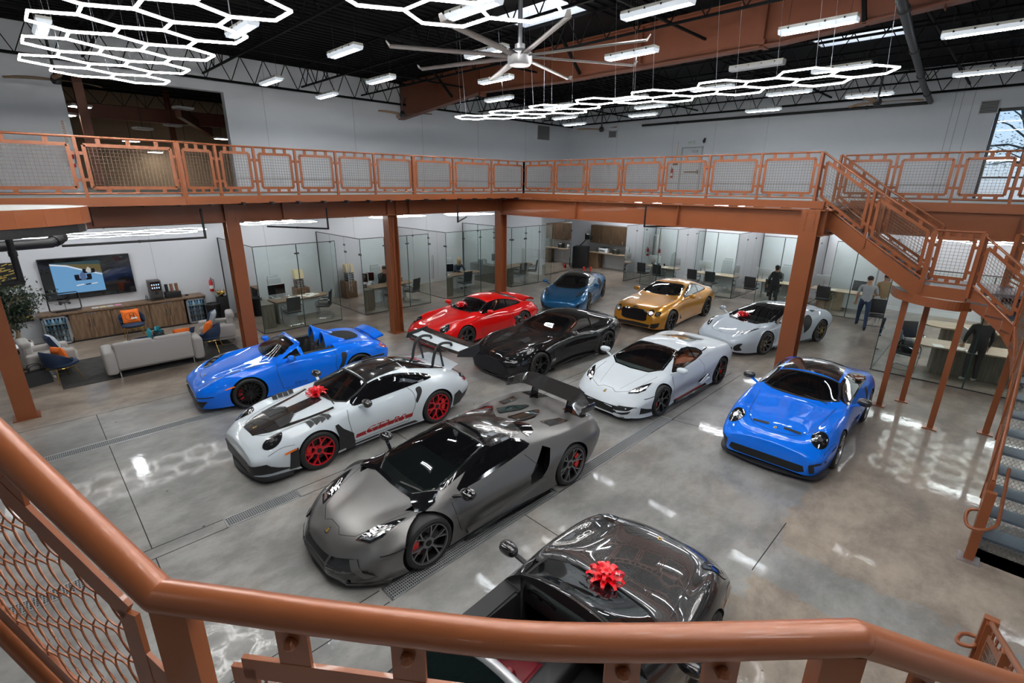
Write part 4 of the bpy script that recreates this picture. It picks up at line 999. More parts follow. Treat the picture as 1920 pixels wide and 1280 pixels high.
def car_bentley(label, loc, rz, pm):
    car = Car(dict(SGT), label, loc, rz); x0 = car.x0
    WS = crom([(1.62, 0), (1.66, .35), (1.80, .68), (2.1, .63), (2.42, .565), (2.36, .3), (2.35, 0), (2.36, -.3), (2.42, -.565), (2.1, -.63), (1.80, -.68), (1.66, -.35)], 2, True)
    DLO = crom([(1.92, .985), (2.2, 1.12), (2.5, 1.235), (2.8, 1.27), (3.15, 1.25), (3.45, 1.18), (3.68, 1.06), (3.5, 1.025), (3.0, 1.0), (2.4, .985)], 3, True)
    RW = [(3.45, 0), (3.50, .42), (3.98, .44), (4.05, 0), (3.98, -.44), (3.50, -.42)]
    gt_glass(car, WS, DLO, RW, (2.0, 3.6, .97), ((.415, .355), (.415, .355)), pm, [(3.05, 1.0), (3.12, 1.26)])
    cream = mat('leather_cream', (.55, .47, .34), .5)
    car.patch('front_grille', crom([(-.40, .46), (-.44, .60), (-.42, .76), (0, .785), (.42, .76), (.44, .60), (.40, .46), (0, .44)], 3, True), 'F', mat('grille_black', (.01, .01, .011), .3, .4), .008, .06)
    mb = MB()
    car.line('x', crom([(-.40, .46), (-.44, .60), (-.42, .76), (0, .785), (.42, .76), (.44, .60), (.40, .46), (0, .44)], 3, True) + [(-.40, .46)], 'F', .03, GAP, .012, mb=mb); mb.build('grille_frame', BLACKG, car.root, 30)
    for sg in (1, -1):
        for c, r_ in (((.58, .72), .095), ((.755, .70), .065)):
            fr = 'F'
            o = car.patch('headlight', oval((sg * c[0], c[1]), r_, r_, 0, 20), fr, LAMP, .012, .05)
            car.patch('lamp_element', oval((sg * c[0], c[1]), r_ * .62, r_ * .62, 0, 16), fr, LAMPB, .016, .05, parent=o)
        car.patch('corner_vent', [(sg * .60, .24), (sg * .62, .38), (sg * .84, .42), (sg * .80, .28), (sg * .72, .22)], 'F', GAP, .008, .05)
    car.patch('lower_grille', [(-.52, .22), (-.60, .34), (0, .36), (.60, .34), (.52, .22)], 'F', GRILL, .008, .06)
    car.patch('emblem', [(.06, -.10), (.04, -.04), (.05, 0), (.04, .04), (.06, .10), (.10, .05), (.11, 0), (.10, -.05)], 'T', CHROME, .008, .03)
    mb = MB(); car.line('x', [(1.58, .68), (1.1, .62), (.6, .56), (.25, .52)], 'T', .007, GAP, .002, mb=mb); car.line('x', [(1.58, -.68), (1.1, -.62), (.6, -.56), (.25, -.52)], 'T', .007, GAP, .002, mb=mb); car.line('x', [(.15, 0), (1.55, 0)], 'T', .004, GAP, .001, mb=mb)
    car.line('x', [(1.72, .93), (1.70, .6), (1.78, .25)], 'L', .009, GAP, .002, both=True, mb=mb, smooth=4); car.line('x', [(3.10, .98), (3.22, .7), (3.08, .27), (1.78, .25)], 'L', .009, GAP, .002, both=True, mb=mb, smooth=4); mb.build('panel_gap', GAP, car.root, 0)
    car.patch('side_vent', [(1.44, .36), (1.44, .50), (1.62, .34), (1.60, .30)], 'L', GAP, .008, .05, both=True)
    mb = MB(); car.line('x', [(2.92, .80), (3.10, .80)], 'L', .03, pm, .016, both=True, mb=mb); mb.build('door_handle', CHROME, car.root, 40)
    car.patch('tail_lamp', oval((4.62, .78), .09, .07), 'L', REDL, .006, .05, both=True); car.patch('tail_lamp', [(-.75, .70), (-.75, .80), (.75, .80), (.75, .70)], 'B', REDL, .006, .08)
    car.mirror((2.02, 1.06, 1.04), (.085, .115, .072), pm)
    car.wheels(mat('rim_black', (.012, .012, .013), .25, .3, .5), mat('caliper_black', (.02, .02, .02), .4), (5, 'Y', .05), .36, .36, .278, .278, .26, .30)
    car.seats(2.75, .38, cream, h=1.08); car.wheel_in(2.3, .38, .90)
    MB().rbox((x0 - 2.02, 0, .90), (.5, 1.36, .22), .08).build('dashboard', CABIN, car.root, 45)
    G = [[(x0 - 4.55 - .22 * j / 4, y, 1.02 + .015 * j - .05 * (abs(y) / .7) ** 2) for j in range(5)] for y in [-.7 + 1.4 * i / 14 for i in range(15)]]
    mb = MB().grid(G); mb.grid([[(a, b, c - .02) for a, b, c in r][::-1] for r in G]); mb.grid([[r[-1], (r[-1][0], r[-1][1], r[-1][2] - .02)] for r in G]); mb.build('rear_spoiler', CARBON, car.root, 40)
    return car

def car_aston(label, loc, rz, pm):
    sp, _ = stretch(SGT, .87, 2.805, 4.71)
    sp['zc'] = [(0, .60), (.1, .66), (.4, .77), (.9, .855), (1.4, .92), (1.66, .955), (2.05, 1.10), (2.4, 1.225), (2.65, 1.275), (2.9, 1.285), (3.3, 1.25), (3.7, 1.16), (4.05, 1.06), (4.35, .99), (4.55, .965), (4.65, .90), (4.71, .80)]
    sp['zr'] = [(0, .59), (.4, .745), (.9, .825), (1.4, .89), (1.66, .925), (2.05, 1.045), (2.4, 1.15), (2.65, 1.20), (2.9, 1.205), (3.3, 1.17), (3.7, 1.09), (4.05, 1.01), (4.35, .955), (4.55, .93), (4.71, .78)]
    sp['zs'] = [(0, .56), (.15, .64), (.4, .75), (.75, .845), (1.0, .87), (1.3, .865), (1.7, .87), (2.4, .89), (3.0, .925), (3.4, .965), (3.75, .98), (4.1, .95), (4.45, .88), (4.71, .72)]
    sp['ym'] = [(0, .70), (.1, .78), (.25, .86), (.5, .93), (.85, .97), (1.15, .965), (1.6, .925), (2.3, .915), (2.9, .935), (3.3, .975), (3.7, .985), (4.0, .96), (4.4, .89), (4.71, .78)]
    sp['zm'] = [(0, .44), (.5, .50), (.9, .60), (1.6, .60), (2.4, .58), (3.2, .63), (3.7, .68), (4.4, .68), (4.71, .6)]
    sp['zb'] = [(0, .14), (.5, .11), (1.6, .14), (3.2, .15), (4.2, .20), (4.71, .3)]
    sp['yr'] = [(0, .34), (.4, .44), (.9, .50), (1.4, .58), (1.66, .70), (2.05, .65), (2.4, .585), (2.8, .56), (3.3, .545), (3.7, .53), (4.1, .53), (4.71, .50)]
    sp = short(sp, 4.62); car = Car(sp, label, loc, rz); x0 = car.x0
    WS = crom([(1.66, 0), (1.70, .35), (1.84, .66), (2.1, .62), (2.46, .55), (2.42, .3), (2.41, 0), (2.42, -.3), (2.46, -.55), (2.1, -.62), (1.84, -.66), (1.70, -.35)], 2, True)
    DLO = crom([(1.98, .925), (2.25, 1.035), (2.55, 1.13), (2.85, 1.16), (3.15, 1.14), (3.42, 1.085), (3.50, 1.01), (3.2, .965), (2.7, .935), (2.3, .92)], 3, True)
    RW = [(3.40, 0), (3.44, .40), (3.88, .42), (3.95, 0), (3.88, -.42), (3.44, -.40)]
    gt_glass(car, WS, DLO, RW, (2.0, 3.4, .93), ((.395, .345), (.40, .35)), pm, [(3.02, .955), (3.10, 1.15)])
    rust = mat('leather_rust', (.26, .045, .018), .5)
    car.patch('front_grille', crom([(-.60, .20), (-.66, .34), (-.46, .50), (-.26, .56), (.26, .56), (.46, .50), (.66, .34), (.60, .20), (.3, .16), (-.3, .16)], 3, True), 'F', GRILL, .007, .06)
    for sg in (1, -1):
        hl = crom([(.32, .58), (.44, .56), (.66, .66), (.84, .76), (.64, .755), (.44, .69)], 3, True)
        o = car.patch('headlight', [(a, sg * b) for a, b in hl], 'T', LAMP, .006, .04)
        for q in ((.45, .62), (.56, .66), (.66, .70)): car.patch('lamp_element', oval((q[0], sg * q[1]), .045, .022, sg * .5, 10), 'T', LAMPB, .009, .05, parent=o)
        car.patch('bonnet_vent', [(.86, sg * .20), (.84, sg * .42), (1.02, sg * .46), (1.16, sg * .24)], 'T', mat('vent_black', (.003, .003, .003), .35), .006, .05)
    car.patch('side_vent', [(1.38, .42), (1.36, .66), (1.66, .60), (1.60, .50)], 'L', GAP, .006, .05, both=True)
    mb = MB(); car.line('x', [(1.60, .66), (1.1, .62), (.6, .54), (.3, .40), (.22, 0), (.3, -.40), (.6, -.54), (1.1, -.62), (1.60, -.66)], 'T', .007, GAP, .002, mb=mb, smooth=4)
    car.line('x', [(1.74, .88), (1.72, .6), (1.80, .24)], 'L', .009, GAP, .002, both=True, mb=mb, smooth=4); car.line('x', [(3.05, .94), (3.16, .7), (3.0, .25), (1.8, .24)], 'L', .009, GAP, .002, both=True, mb=mb, smooth=4); mb.build('panel_gap', GAP, car.root, 0)
    car.patch('side_marker', [(.58, .34), (.56, .50), (.60, .50), (.63, .36)], 'L', AMBER, .006, .05, both=True)
    car.patch('emblem', [(.12, -.09), (.105, -.03), (.115, 0), (.105, .03), (.12, .09), (.15, .04), (.155, 0), (.15, -.04)], 'T', CHROME, .008, .03)
    for sg in (1, -1):
        MB().bar((x0 - 1.4, sg * .93, .14), (x0 - 3.2, sg * .97, .15), .06, .04).build('sill', CARBON, car.root, 0)
    mb = MB().grid([[(x0 - .03 - d, y, .10), (x0 - .01 - d, y, .125), (x0 - .2 - d, y * .9, .14)] for y, d in [(-.93, .55), (-.80, .20), (-.5, .04), (0, 0), (.5, .04), (.80, .20), (.93, .55)]]); mb.build('front_splitter', BLACKG, car.root, 30)
    car.patch('tail_lamp', [(-.80, .72), (-.80, .76), (.80, .76), (.80, .72)], 'B', REDL, .006, .08); car.patch('tail_lamp', crom([(4.36, .76), (4.52, .86), (4.60, .84), (4.56, .74)], 3, True), 'L', REDL, .006, .05, both=True)
    car.mirror((2.02, 1.04, .98), (.08, .11, .065), pm, CARBON)
    car.wheels(mat('rim_shadow', (.015, .016, .018), .25, .5, .6), mat('caliper_dark', (.03, .03, .03), .4), (5, 'V', .035), .35, .355, .272, .278, .26, .31)
    car.seats(2.75, .37, rust, h=1.0); car.wheel_in(2.3, .37, .84)
    MB().rbox((x0 - 2.02, 0, .85), (.5, 1.34, .2), .08).build('dashboard', rust, car.root, 45)
    return car

def bow(label, loc, size=.21):
    """gift bow: rings of ribbon loops"""
    t = thing('gift_bow', label, 'bow', loc, random.random(), 'red gift bows on the cars'); mb = MB()
    for lay, (n, el, rr) in enumerate(((9, 12, 1.0), (8, 38, .85), (6, 62, .62), (1, 90, .4))):
        for i in range(n):
            a = 2 * PI * i / n + lay * .35; e = R(el); d = Vector((math.cos(a) * math.cos(e), math.sin(a) * math.cos(e), math.sin(e))); side = Vector((-math.sin(a), math.cos(a), 0)); up = d.cross(side) * -1
            G = []
            for k in range(9):
                th = PI * 2 * k / 8; u = (1 - math.cos(th)) / 2; p = d * (size * rr * u) + up * (math.sin(th) * size * .22)
                w = size * .25 * (1 - .70 * u)
                G.append([p + side * w + Vector((0, 0, size * .12)), p + Vector((0, 0, size * .12)), p - side * w + Vector((0, 0, size * .12))])
            mb.grid(G)
    mb.build('loops', BOWM, t, 30)
    mb = MB().lathe([(size * .3, 0), (size * .22, size * .16), (0, size * .2)], 12, None); mb.build('base', BOWM, t, 0)
    return t
BOWM = mat('ribbon_red', (.80, .003, .012), .3, 0, .4)
# ------------------------------------------------------------------ room shell
DECK = 4.30; RAILH = 1.07; WY = 19.7; WX = 24.2; CEIL = 8.7
def floor_material():
    m, nt, b = _mat('polished_concrete'); N = nt.nodes.new; L = nt.links.new
    tc = N('ShaderNodeTexCoord'); sx = N('ShaderNodeSeparateXYZ'); L(tc.outputs['Object'], sx.inputs[0])
    def noise(scale, det=6, dist=0.0, rough=.6, src=None):
        n = N('ShaderNodeTexNoise'); n.inputs['Scale'].default_value = scale; n.inputs['Detail'].default_value = det
        n.inputs['Distortion'].default_value = dist; n.inputs['Roughness'].default_value = rough
        L(src or tc.outputs['Object'], n.inputs['Vector']); return n.outputs['Fac']
    def mth(op, a, b_=None, c=None, clamp=False):
        n = N('ShaderNodeMath'); n.operation = op; n.use_clamp = clamp
        for i, v in enumerate((a, b_, c)):
            if v is None: continue
            if isinstance(v, (int, float)): n.inputs[i].default_value = v
            else: L(v, n.inputs[i])
        return n.outputs[0]
    def ramp(f, a, b_):
        n = N('ShaderNodeMapRange'); n.interpolation_type = 'SMOOTHSTEP'; n.inputs[1].default_value = a; n.inputs[2].default_value = b_; L(f, n.inputs[0]); return n.outputs[0]
    def mix(f, c1, c2):
        n = N('ShaderNodeMix'); n.data_type = 'RGBA'
        if isinstance(f, float): n.inputs[0].default_value = f
        else: L(f, n.inputs[0])
        for i, c in ((6, c1), (7, c2)):
            if isinstance(c, tuple): n.inputs[i].default_value = (*c, 1)
            else: L(c, n.inputs[i])
        return n.outputs[2]
    mp = N('ShaderNodeMapping'); mp.inputs['Scale'].default_value = (.8, 1.15, 1); L(tc.outputs['Object'], mp.inputs[0])
    big = noise(.5, 8, .3, .6); mid = noise(1.5, 9, .15, .68, mp.outputs[0]); fine = noise(26, 4)
    grey = mix(ramp(mid, .34, .68), (.205, .20, .192), (.335, .325, .31))
    tan = mix(ramp(mid, .32, .70), (.215, .175, .145), (.41, .34, .275))
    edge = mth('MULTIPLY', mth('SUBTRACT', noise(2.6, 6), .5), .9)
    def band(axis, v, w, sign):  # 1 where sign*(coord-v)>0, ragged edge
        d = mth('ADD', mth('MULTIPLY', mth('SUBTRACT', sx.outputs[axis], v), sign), edge)
        return ramp(d, -w, w)
    z1 = mth('MULTIPLY', band(1, 1.40, .06, -1), mth('MAXIMUM', band(0, 6.52, .06, 1), band(0, 5.66, .06, -1)))
    z2 = mth('MULTIPLY', band(0, 12.2, 1.6, 1), .75)
    z3 = band(1, 12.6, .5, 1)
    z4 = mth('MULTIPLY', ramp(big, .50, .66), .5)
    zone = mth('MAXIMUM', mth('MAXIMUM', z1, z2), mth('MAXIMUM', z3, z4), True)
    col = mix(zone, grey, tan)
    col = mix(mth('MULTIPLY', ramp(big, .50, .36), .30), col, (.10, .095, .09))
    col = mix(mth('MULTIPLY', ramp(fine, .58, .72), .22), col, (.08, .075, .07))
    vo = N('ShaderNodeTexVoronoi'); vo.inputs['Scale'].default_value = 1.3; L(tc.outputs['Object'], vo.inputs['Vector'])
    col = mix(mth('MULTIPLY', mth('LESS_THAN', vo.outputs['Distance'], .028), .75), col, (.03, .032, .028))
    L(col, b.inputs['Base Color'])
    r = mth('ADD', mth('MULTIPLY', ramp(mid, .3, .75), .16), .30); r2 = mth('ADD', r, mth('MULTIPLY', z1, .10))
    L(r2, b.inputs['Roughness'])
    b.inputs['Specular IOR Level'].default_value = .16; b.inputs['Coat Weight'].default_value = .42; b.inputs['Coat Roughness'].default_value = .05
    bp = N('ShaderNodeBump'); bp.inputs['Strength'].default_value = .05; bp.inputs['Distance'].default_value = .02; L(noise(7, 3), bp.inputs['Height']); L(bp.outputs[0], b.inputs['Normal']); L(bp.outputs[0], b.inputs['Coat Normal'])
    return m
FLOORM = floor_material()
WALLM = mat('wall_white', (.66, .68, .71), .75, var=.04, vscale=.8)
WALLG = mat('wall_grey', (.40, .40, .40), .8)
CEILM = mat('ceiling_black', (.0025, .0025, .003), .8, spec=.2)
DECKM = mat('deck_grey', (.42, .42, .41), .7)
struct('floor', MB().box((6, 3, -.15), (44, 40, .30)), FLOORM)
# long white wall with the wide opening on the upper level
mb = MB()
def wallx(mb, x0, x1, z0, z1): mb.box(((x0 + x1) / 2, WY + .15, (z0 + z1) / 2), (x1 - x0, .30, z1 - z0))
wallx(mb, -14, 1.80, 0, CEIL); wallx(mb, 5.94, WX + .3, 0, CEIL); wallx(mb, 1.80, 5.94, 0, DECK); wallx(mb, 1.80, 5.94, 7.47, CEIL)
struct('wall_left', mb, WALLM)
mb = MB()
for x in (7.2, 10.6, 13.9, 17.2, 20.6, -1.7): mb.box((x, WY - .002, 6.2), (.012, .006, 3.8))
for x in (3.05, 6.6, 10.2, 13.9): mb.box((x, WY - .002, 2.1), (.010, .006, 4.1))
struct('trim_1', mb, WALLG)
mb = MB()
def wally(mb, y0, y1, z0, z1): mb.box((WX + .15, (y0 + y1) / 2, (z0 + z1) / 2), (.30, y1 - y0, z1 - z0))
wally(mb, 1.36, WY + .3, 0, CEIL); wally(mb, -1.55, 1.36, 0, 4.0); wally(mb, -1.55, 1.36, 7.2, CEIL); wally(mb, -16, -1.55, 0, CEIL)
struct('wall_right', mb, WALLM)
mb = MB()
for y in (16.3, 13.0, 10.9, 8.6, 2.5, 2.3, 2.0): mb.box((WX - .002, y, 6.3), (.006, .010 if y > 3 else .02, 4.0))
struct('trim_2', mb, WALLG)
struct('wall_back', MB().box((-14.15, 2, CEIL / 2), (.3, 36, CEIL)), WALLM)
mb = MB()
for x0, x1 in ((-14.3, -11), (-5, -2), (4, 7), (13, 16), (22, 24.5)): mb.box(((x0 + x1) / 2, -16.15, CEIL / 2), (x1 - x0, .3, CEIL))  # piers of the unseen wall; openings between them added for fill daylight
for z0, z1 in ((0, .4), (3.4, 4.6), (7.4, CEIL)): mb.box((5, -16.15, (z0 + z1) / 2), (39, .3, z1 - z0))
struct('wall_front', mb, WALLM)
# roof deck with ribs, pierced by skylights
SKY = [(9.9, 8.6, 11.2, 10.8), (17.5, 3.2, 18.9, 5.5), (9.7, 2.4, 11.0, 4.6), (2.7, 4.6, 4.0, 6.8), (2.7, -2.4, 4.0, -.2)]
mb = MB(); xs = sorted({-14.3, WX + .3, *[v for s in SKY for v in (s[0], s[2])]}); ys = sorted({-16.3, WY + .3, *[v for s in SKY for v in (s[1], s[3])]})
for i in range(len(xs) - 1):
    for j in range(len(ys) - 1):
        cx, cy = (xs[i] + xs[i + 1]) / 2, (ys[j] + ys[j + 1]) / 2
        if any(s[0] < cx < s[2] and s[1] < cy < s[3] for s in SKY): continue
        mb.box((cx, cy, CEIL + .08), (xs[i + 1] - xs[i], ys[j + 1] - ys[j], .16))
for k in range(128):
    y = -16 + k * .28
    if not any(s[1] - .1 < y < s[3] + .1 for s in SKY): mb.box((5, y, CEIL - .02), (38, .10, .045))
struct('ceiling', mb, CEILM)
SKYM = emis('sky_dome_glass', (.80, .88, 1.0), 1.6)
for i, s in enumerate(SKY):
    w = struct('window_%d' % (i + 3), MB().box(((s[0] + s[2]) / 2, (s[1] + s[3]) / 2, CEIL + .45), (s[2] - s[0], s[3] - s[1], .02)), SKYM)
    mb = MB()
    for x in (s[0], s[2]): mb.box((x, (s[1] + s[3]) / 2, CEIL + .25), (.06, s[3] - s[1], .42))
    for y in (s[1], s[3]): mb.box(((s[0] + s[2]) / 2, y, CEIL + .25), (s[2] - s[0], .06, .42))
    mb.build('window_frame', WALLM, w, 0)
# open web joists under the roof
def joist(mb, a, b, z0, z1, n, ch=.05):
    a = Vector(a); b = Vector(b)
    for z in (z0, z1): mb.bar((a.x, a.y, z), (b.x, b.y, z), ch, ch)
    for i in range(n):
        p = a.lerp(b, i / n); q = a.lerp(b, (i + .5) / n); r = a.lerp(b, (i + 1) / n)
        mb.bar((p.x, p.y, z1), (q.x, q.y, z0), .022, .022); mb.bar((q.x, q.y, z0), (r.x, r.y, z1), .022, .022)
for k, x in enumerate((-9.5, -6.5, -3.5, -.6, 2.4, 5.4, 8.6, 11.0, 14.8, 17.2, 19.6, 22.0)):
    mb = MB(); joist(mb, (x, -16, 0), (x, 19.65, 0), 7.95, 8.6, 44); struct('roof_joist', mb, JOIST)
mb = MB(); joist(mb, (-14, 19.25, 0), (24, 19.25, 0), 7.75, 8.55, 52, .07); struct('roof_joist', mb, JOIST)
mb = MB(); joist(mb, (23.7, -16, 0), (23.7, 19.4, 0), 7.8, 8.55, 46, .07); struct('roof_joist', mb, JOIST)
for y in (15.5, 11.8, 6.3, 2.2):
    mb = MB(); mb.bar((-14, y, 8.0), (24, y, 8.0), .05, .05); struct('roof_brace', mb, JOIST)
# big welded roof frame with a haunch at the wall
mb = MB(); X = 12.8
prof = [(19.66, 7.22), (14.4, 7.72), (10.5, 7.60), (4.5, 7.62), (1.0, 7.85), (-16, 7.85), (-16, 8.6), (19.66, 8.6)]
mb.prism([(X - .012, y, z) for y, z in prof], (.024, 0, 0))
for a, b in zip(prof[:5], prof[1:6]): mb.bar((X, a[0], a[1]), (X, b[0], b[1]), .30, .03)
mb.bar((X, 19.6, 8.58), (X, -16, 8.58), .30, .03)
for y in (16.8, 14.4, 11.2, 8, 4.9, 1.8): mb.box((X, y, 8.15), (.24, .015, .86))
for y in (14.4, 4.9): mb.box((X, y, 7.66), (.30, .10, .16))
struct('roof_beam', mb, ROOFST)
for y0, y1 in ((16.0, 0), (10.0, 0), (3.0, 0)):
    mb = MB()
    for sg in (1, -1): mb.bar((X + sg * .1, y0, 7.72), (X + sg * 1.1, y0, 8.6), .07, .07)
    struct('roof_brace', mb, JOIST)
# steel columns and the beams that carry the gallery
def wide_flange(mb, c, z0, z1, w=.30, d=.30, rot=0, t=.022):
    M = Matrix.Rotation(rot, 4, 'Z')
    for sg in (1, -1):
        p = M @ Vector((0, sg * d / 2, 0)); mb.box((c[0] + p.x, c[1] + p.y, (z0 + z1) / 2), (w, t, z1 - z0), rot)
    mb.box((c[0], c[1], (z0 + z1) / 2), (t, d, z1 - z0), rot)
def column(x, y, z1=4.12, rot=0, w=.30, label=None, conduits=0):
    mb = MB(); wide_flange(mb, (x, y), 0, z1, w, w, rot); mb.box((x, y, .012), (w + .12, w + .12, .024), rot)
    for sg in (1, -1):
        for k in range(6):
            for q in (-.09, .09):
                M = Matrix.Rotation(rot, 4, 'Z'); p = M @ Vector((q, sg * (w / 2 + .015), 0)); mb.box((x + p.x, y + p.y, 3.72 + k * .07), (.03, .02, .03), rot)
    o = struct('column', mb, STEEL)
    if conduits:
        m2 = MB()
        for i in range(conduits): m2.tube([(x - .09 + i * .045, y - .02 - .03 * (i % 2), .1), (x - .09 + i * .045, y - .02 - .03 * (i % 2), 3.6)], .014, 6)
        m2.build('conduit', STEEL, o, 0)
    return o
column(-.6, 13.45); column(3.78, 13.45); column(8.2, 13.5, conduits=5, rot=PI / 2); column(12.78, 13.42, rot=PI / 2); column(12.72, 3.26, 4.14, PI / 2, .36)
def girder(a, b, z0, z1, w=.26, stiff=6):
    mb = MB(); a = Vector((*a, 0)); b = Vector((*b, 0)); d = (b - a).normalized()
    mb.bar((a.x, a.y, (z0 + z1) / 2), (b.x, b.y, (z0 + z1) / 2), .02, z1 - z0)
    for z in (z0, z1): mb.bar((a.x, a.y, z), (b.x, b.y, z), w, .025)
    for k in range(1, stiff):
        p = a.lerp(b, k / stiff); mb.bar((p.x, p.y, z0 + .02), (p.x, p.y, z1 - .02), .012, w * .8, up=d.cross(Vector((0, 0, 1))))
    return struct('gallery_beam', mb, STEEL)
girder((-14, 13.42), (12.6, 13.42), 3.72, 4.15, stiff=7)
girder((12.72, 13.3), (12.72, 3.0), 3.60, 4.15, .30, 3)
girder((14.75, 3.0), (14.75, -15), 3.60, 4.15, .28, 6)
girder((12.72, 3.0), (24, 3.0), 3.62, 4.15, .2, 3)
# gallery decks: a slab with steel edge plate
def slab(name, poly, z0, z1, m, mplate, pz0, pz1, plate=None, joists=None):
    mb = MB(); mb.prism([(x, y, z0) for x, y in poly], (0, 0, z1 - z0)); o = struct(name, mb, m)
    if plate:
        m2 = MB()
        for a, b in zip(plate[:-1], plate[1:]): m2.bar((*a, (pz0 + pz1) / 2), (*b, (pz0 + pz1) / 2), .02, pz1 - pz0)
        m2.build('edge_plate', mplate, o, 0)
    if joists:
        m3 = MB()
        for a, b in joists: m3.bar((*a, 4.17), (*b, 4.17), .05, .06)
        m3.build('deck_joist', BLACK, o, 0)
    return o
slab('mezzanine_left', [(-14, 12.05), (2.62, 12.05), (4.0, 12.40), (13.0, 12.40), (13.0, WY), (-14, WY)], 4.205, DECK, DECKM, STEEL, 4.17, 4.335,
     [(-14, 12.05), (2.62, 12.05), (4.0, 12.40), (13.0, 12.40)], [((x, 12.2), (x, 19.6)) for x in np.arange(-13.6, 12.9, .62)])
slab('mezzanine_right', [(12.93, 12.41), (12.93, 3.15), (14.62, 3.15), (14.62, -15), (WX, -15), (WX, WY), (13.0, WY), (13.0, 12.41)], 4.205, DECK, DECKM, STEEL, 4.17, 4.335,
     [(12.93, 12.41), (12.93, 3.15), (13.15, 3.15)], [((13.0, y), (24.1, y)) for y in np.arange(3.4, 12.3, .62)] + [((14.7, y), (24.1, y)) for y in np.arange(-14, 3.3, .62)])
mb = MB(); mb.bar((14.62, 3.0, 4.25), (14.62, -15, 4.25), .02, .17); struct('trim_3', mb, STEEL)
# suspended half-round landing at the far left, level with the gallery
pts = [(-3.4, 9.2)] + [(-1.35 + 2.15 * math.cos(R(a)), 9.25 + 2.15 * math.sin(R(a)) * .62) for a in range(-90, 91, 10)] + [(-3.4, 10.4)]
mb = MB().prism([(x, y, 4.10) for x, y in pts], (0, 0, .19)); o = struct('mezzanine_landing', mb, DECKM)
m2 = MB()
for a, b in zip(pts[1:-2], pts[2:-1]): m2.bar((*a, 4.19), (*b, 4.19), .02, .21)
m2.build('edge_plate', STEEL, o, 0)
m2 = MB().prism([(x * .97 - .03, y, 3.97) for x, y in pts], (0, 0, .12)); m2.build('deck_joist', BLACK, o, 0)
# the next hall seen through the opening
TAN = mat('wall_tan', (.36, .27, .19), .8)
struct('wall_far', MB().box((3, 33, 6.6), (30, .3, 4.8)), TAN)
struct('wall_far_side', MB().box((-7.4, 26.5, 6.6), (.3, 13, 4.8)), TAN)
struct('wall_far_end', MB().box((16.4, 26.5, 6.6), (.3, 13, 4.8)), TAN)
struct('floor_far', MB().box((4, 26.4, 4.22), (24, 13.4, .16)), DECKM)
struct('ceiling_far', MB().box((4, 26.4, 8.85), (24, 13.6, .16)), CEILM)
mb = MB()
mb.bar((-7, 28.5, 7.4), (16, 28.5, 7.4), .25, .55); mb.bar((5.5, 24, 7.2), (9.0, 33, 7.2), .2, .4); mb.bar((2.4, 22, 4.3), (2.4, 22, 8.7), .25, .25); mb.bar((6.5, 30, 4.3), (6.5, 30, 8.7), .22, .22)
struct('roof_beam_far', mb, ROOFST)
for y in (22, 25, 31):
    mb = MB(); joist(mb, (-7, y, 0), (16, y, 0), 7.95, 8.6, 26); struct('roof_joist_far', mb, JOIST)
# upper window with trees outside
def frame_window(name, x, y0, y1, z0, z1, muy, muz):
    FM = mat('window_frame_black', (.02, .022, .025), .4)
    w = struct(name, MB().box((x + .02, (y0 + y1) / 2, (z0 + z1) / 2), (.012, y1 - y0, z1 - z0)), glass('window_glass', (.9, .95, .97), .05))
    mb = MB()
    for y in (y0, y1): mb.box((x, y, (z0 + z1) / 2), (.10, .09, z1 - z0 + .09))
    for z in (z0, z1): mb.box((x, (y0 + y1) / 2, z), (.10, y1 - y0, .09))
    for y in muy: mb.box((x, y, (z0 + z1) / 2), (.08, .06, z1 - z0))
    for z in muz: mb.box((x, (y0 + y1) / 2, z), (.08, y1 - y0, .06))
    mb.build('window_frame', FM, w, 0)
frame_window('window_1', WX + .18, -1.5, 1.30, 4.05, 7.15, (.40, -.5), (5.0,))
# fire door on the upper gallery
d = struct('door_1', MB().box((WX - .02, 11.93, 5.33), (.05, .95, 2.06)), mat('door_white', (.62, .64, .66), .5))
mb = MB()
for y in (11.42, 12.44): mb.box((WX - .03, y, 5.35), (.08, .06, 2.14))
mb.box((WX - .03, 11.93, 6.40), (.08, 1.08, .06)); mb.build('door_frame', mat('frame_grey', (.45, .46, .47), .5), d, 0)
mb = MB().rbox((WX - .09, 11.85, 5.28), (.07, .72, .06), .015); mb.box((WX - .10, 11.52, 5.28), (.06, .06, .16)); mb.build('push_bar', mat('bronze_bar', (.25, .20, .14), .4, .8), d, 0)
mb = MB().rbox((WX - .10, 11.75, 6.22), (.08, .28, .10), .01); mb.bar((WX - .12, 11.7, 6.27), (WX - .12, 12.1, 6.30), .02, .03); mb.build('door_closer', ALUM, d, 0)
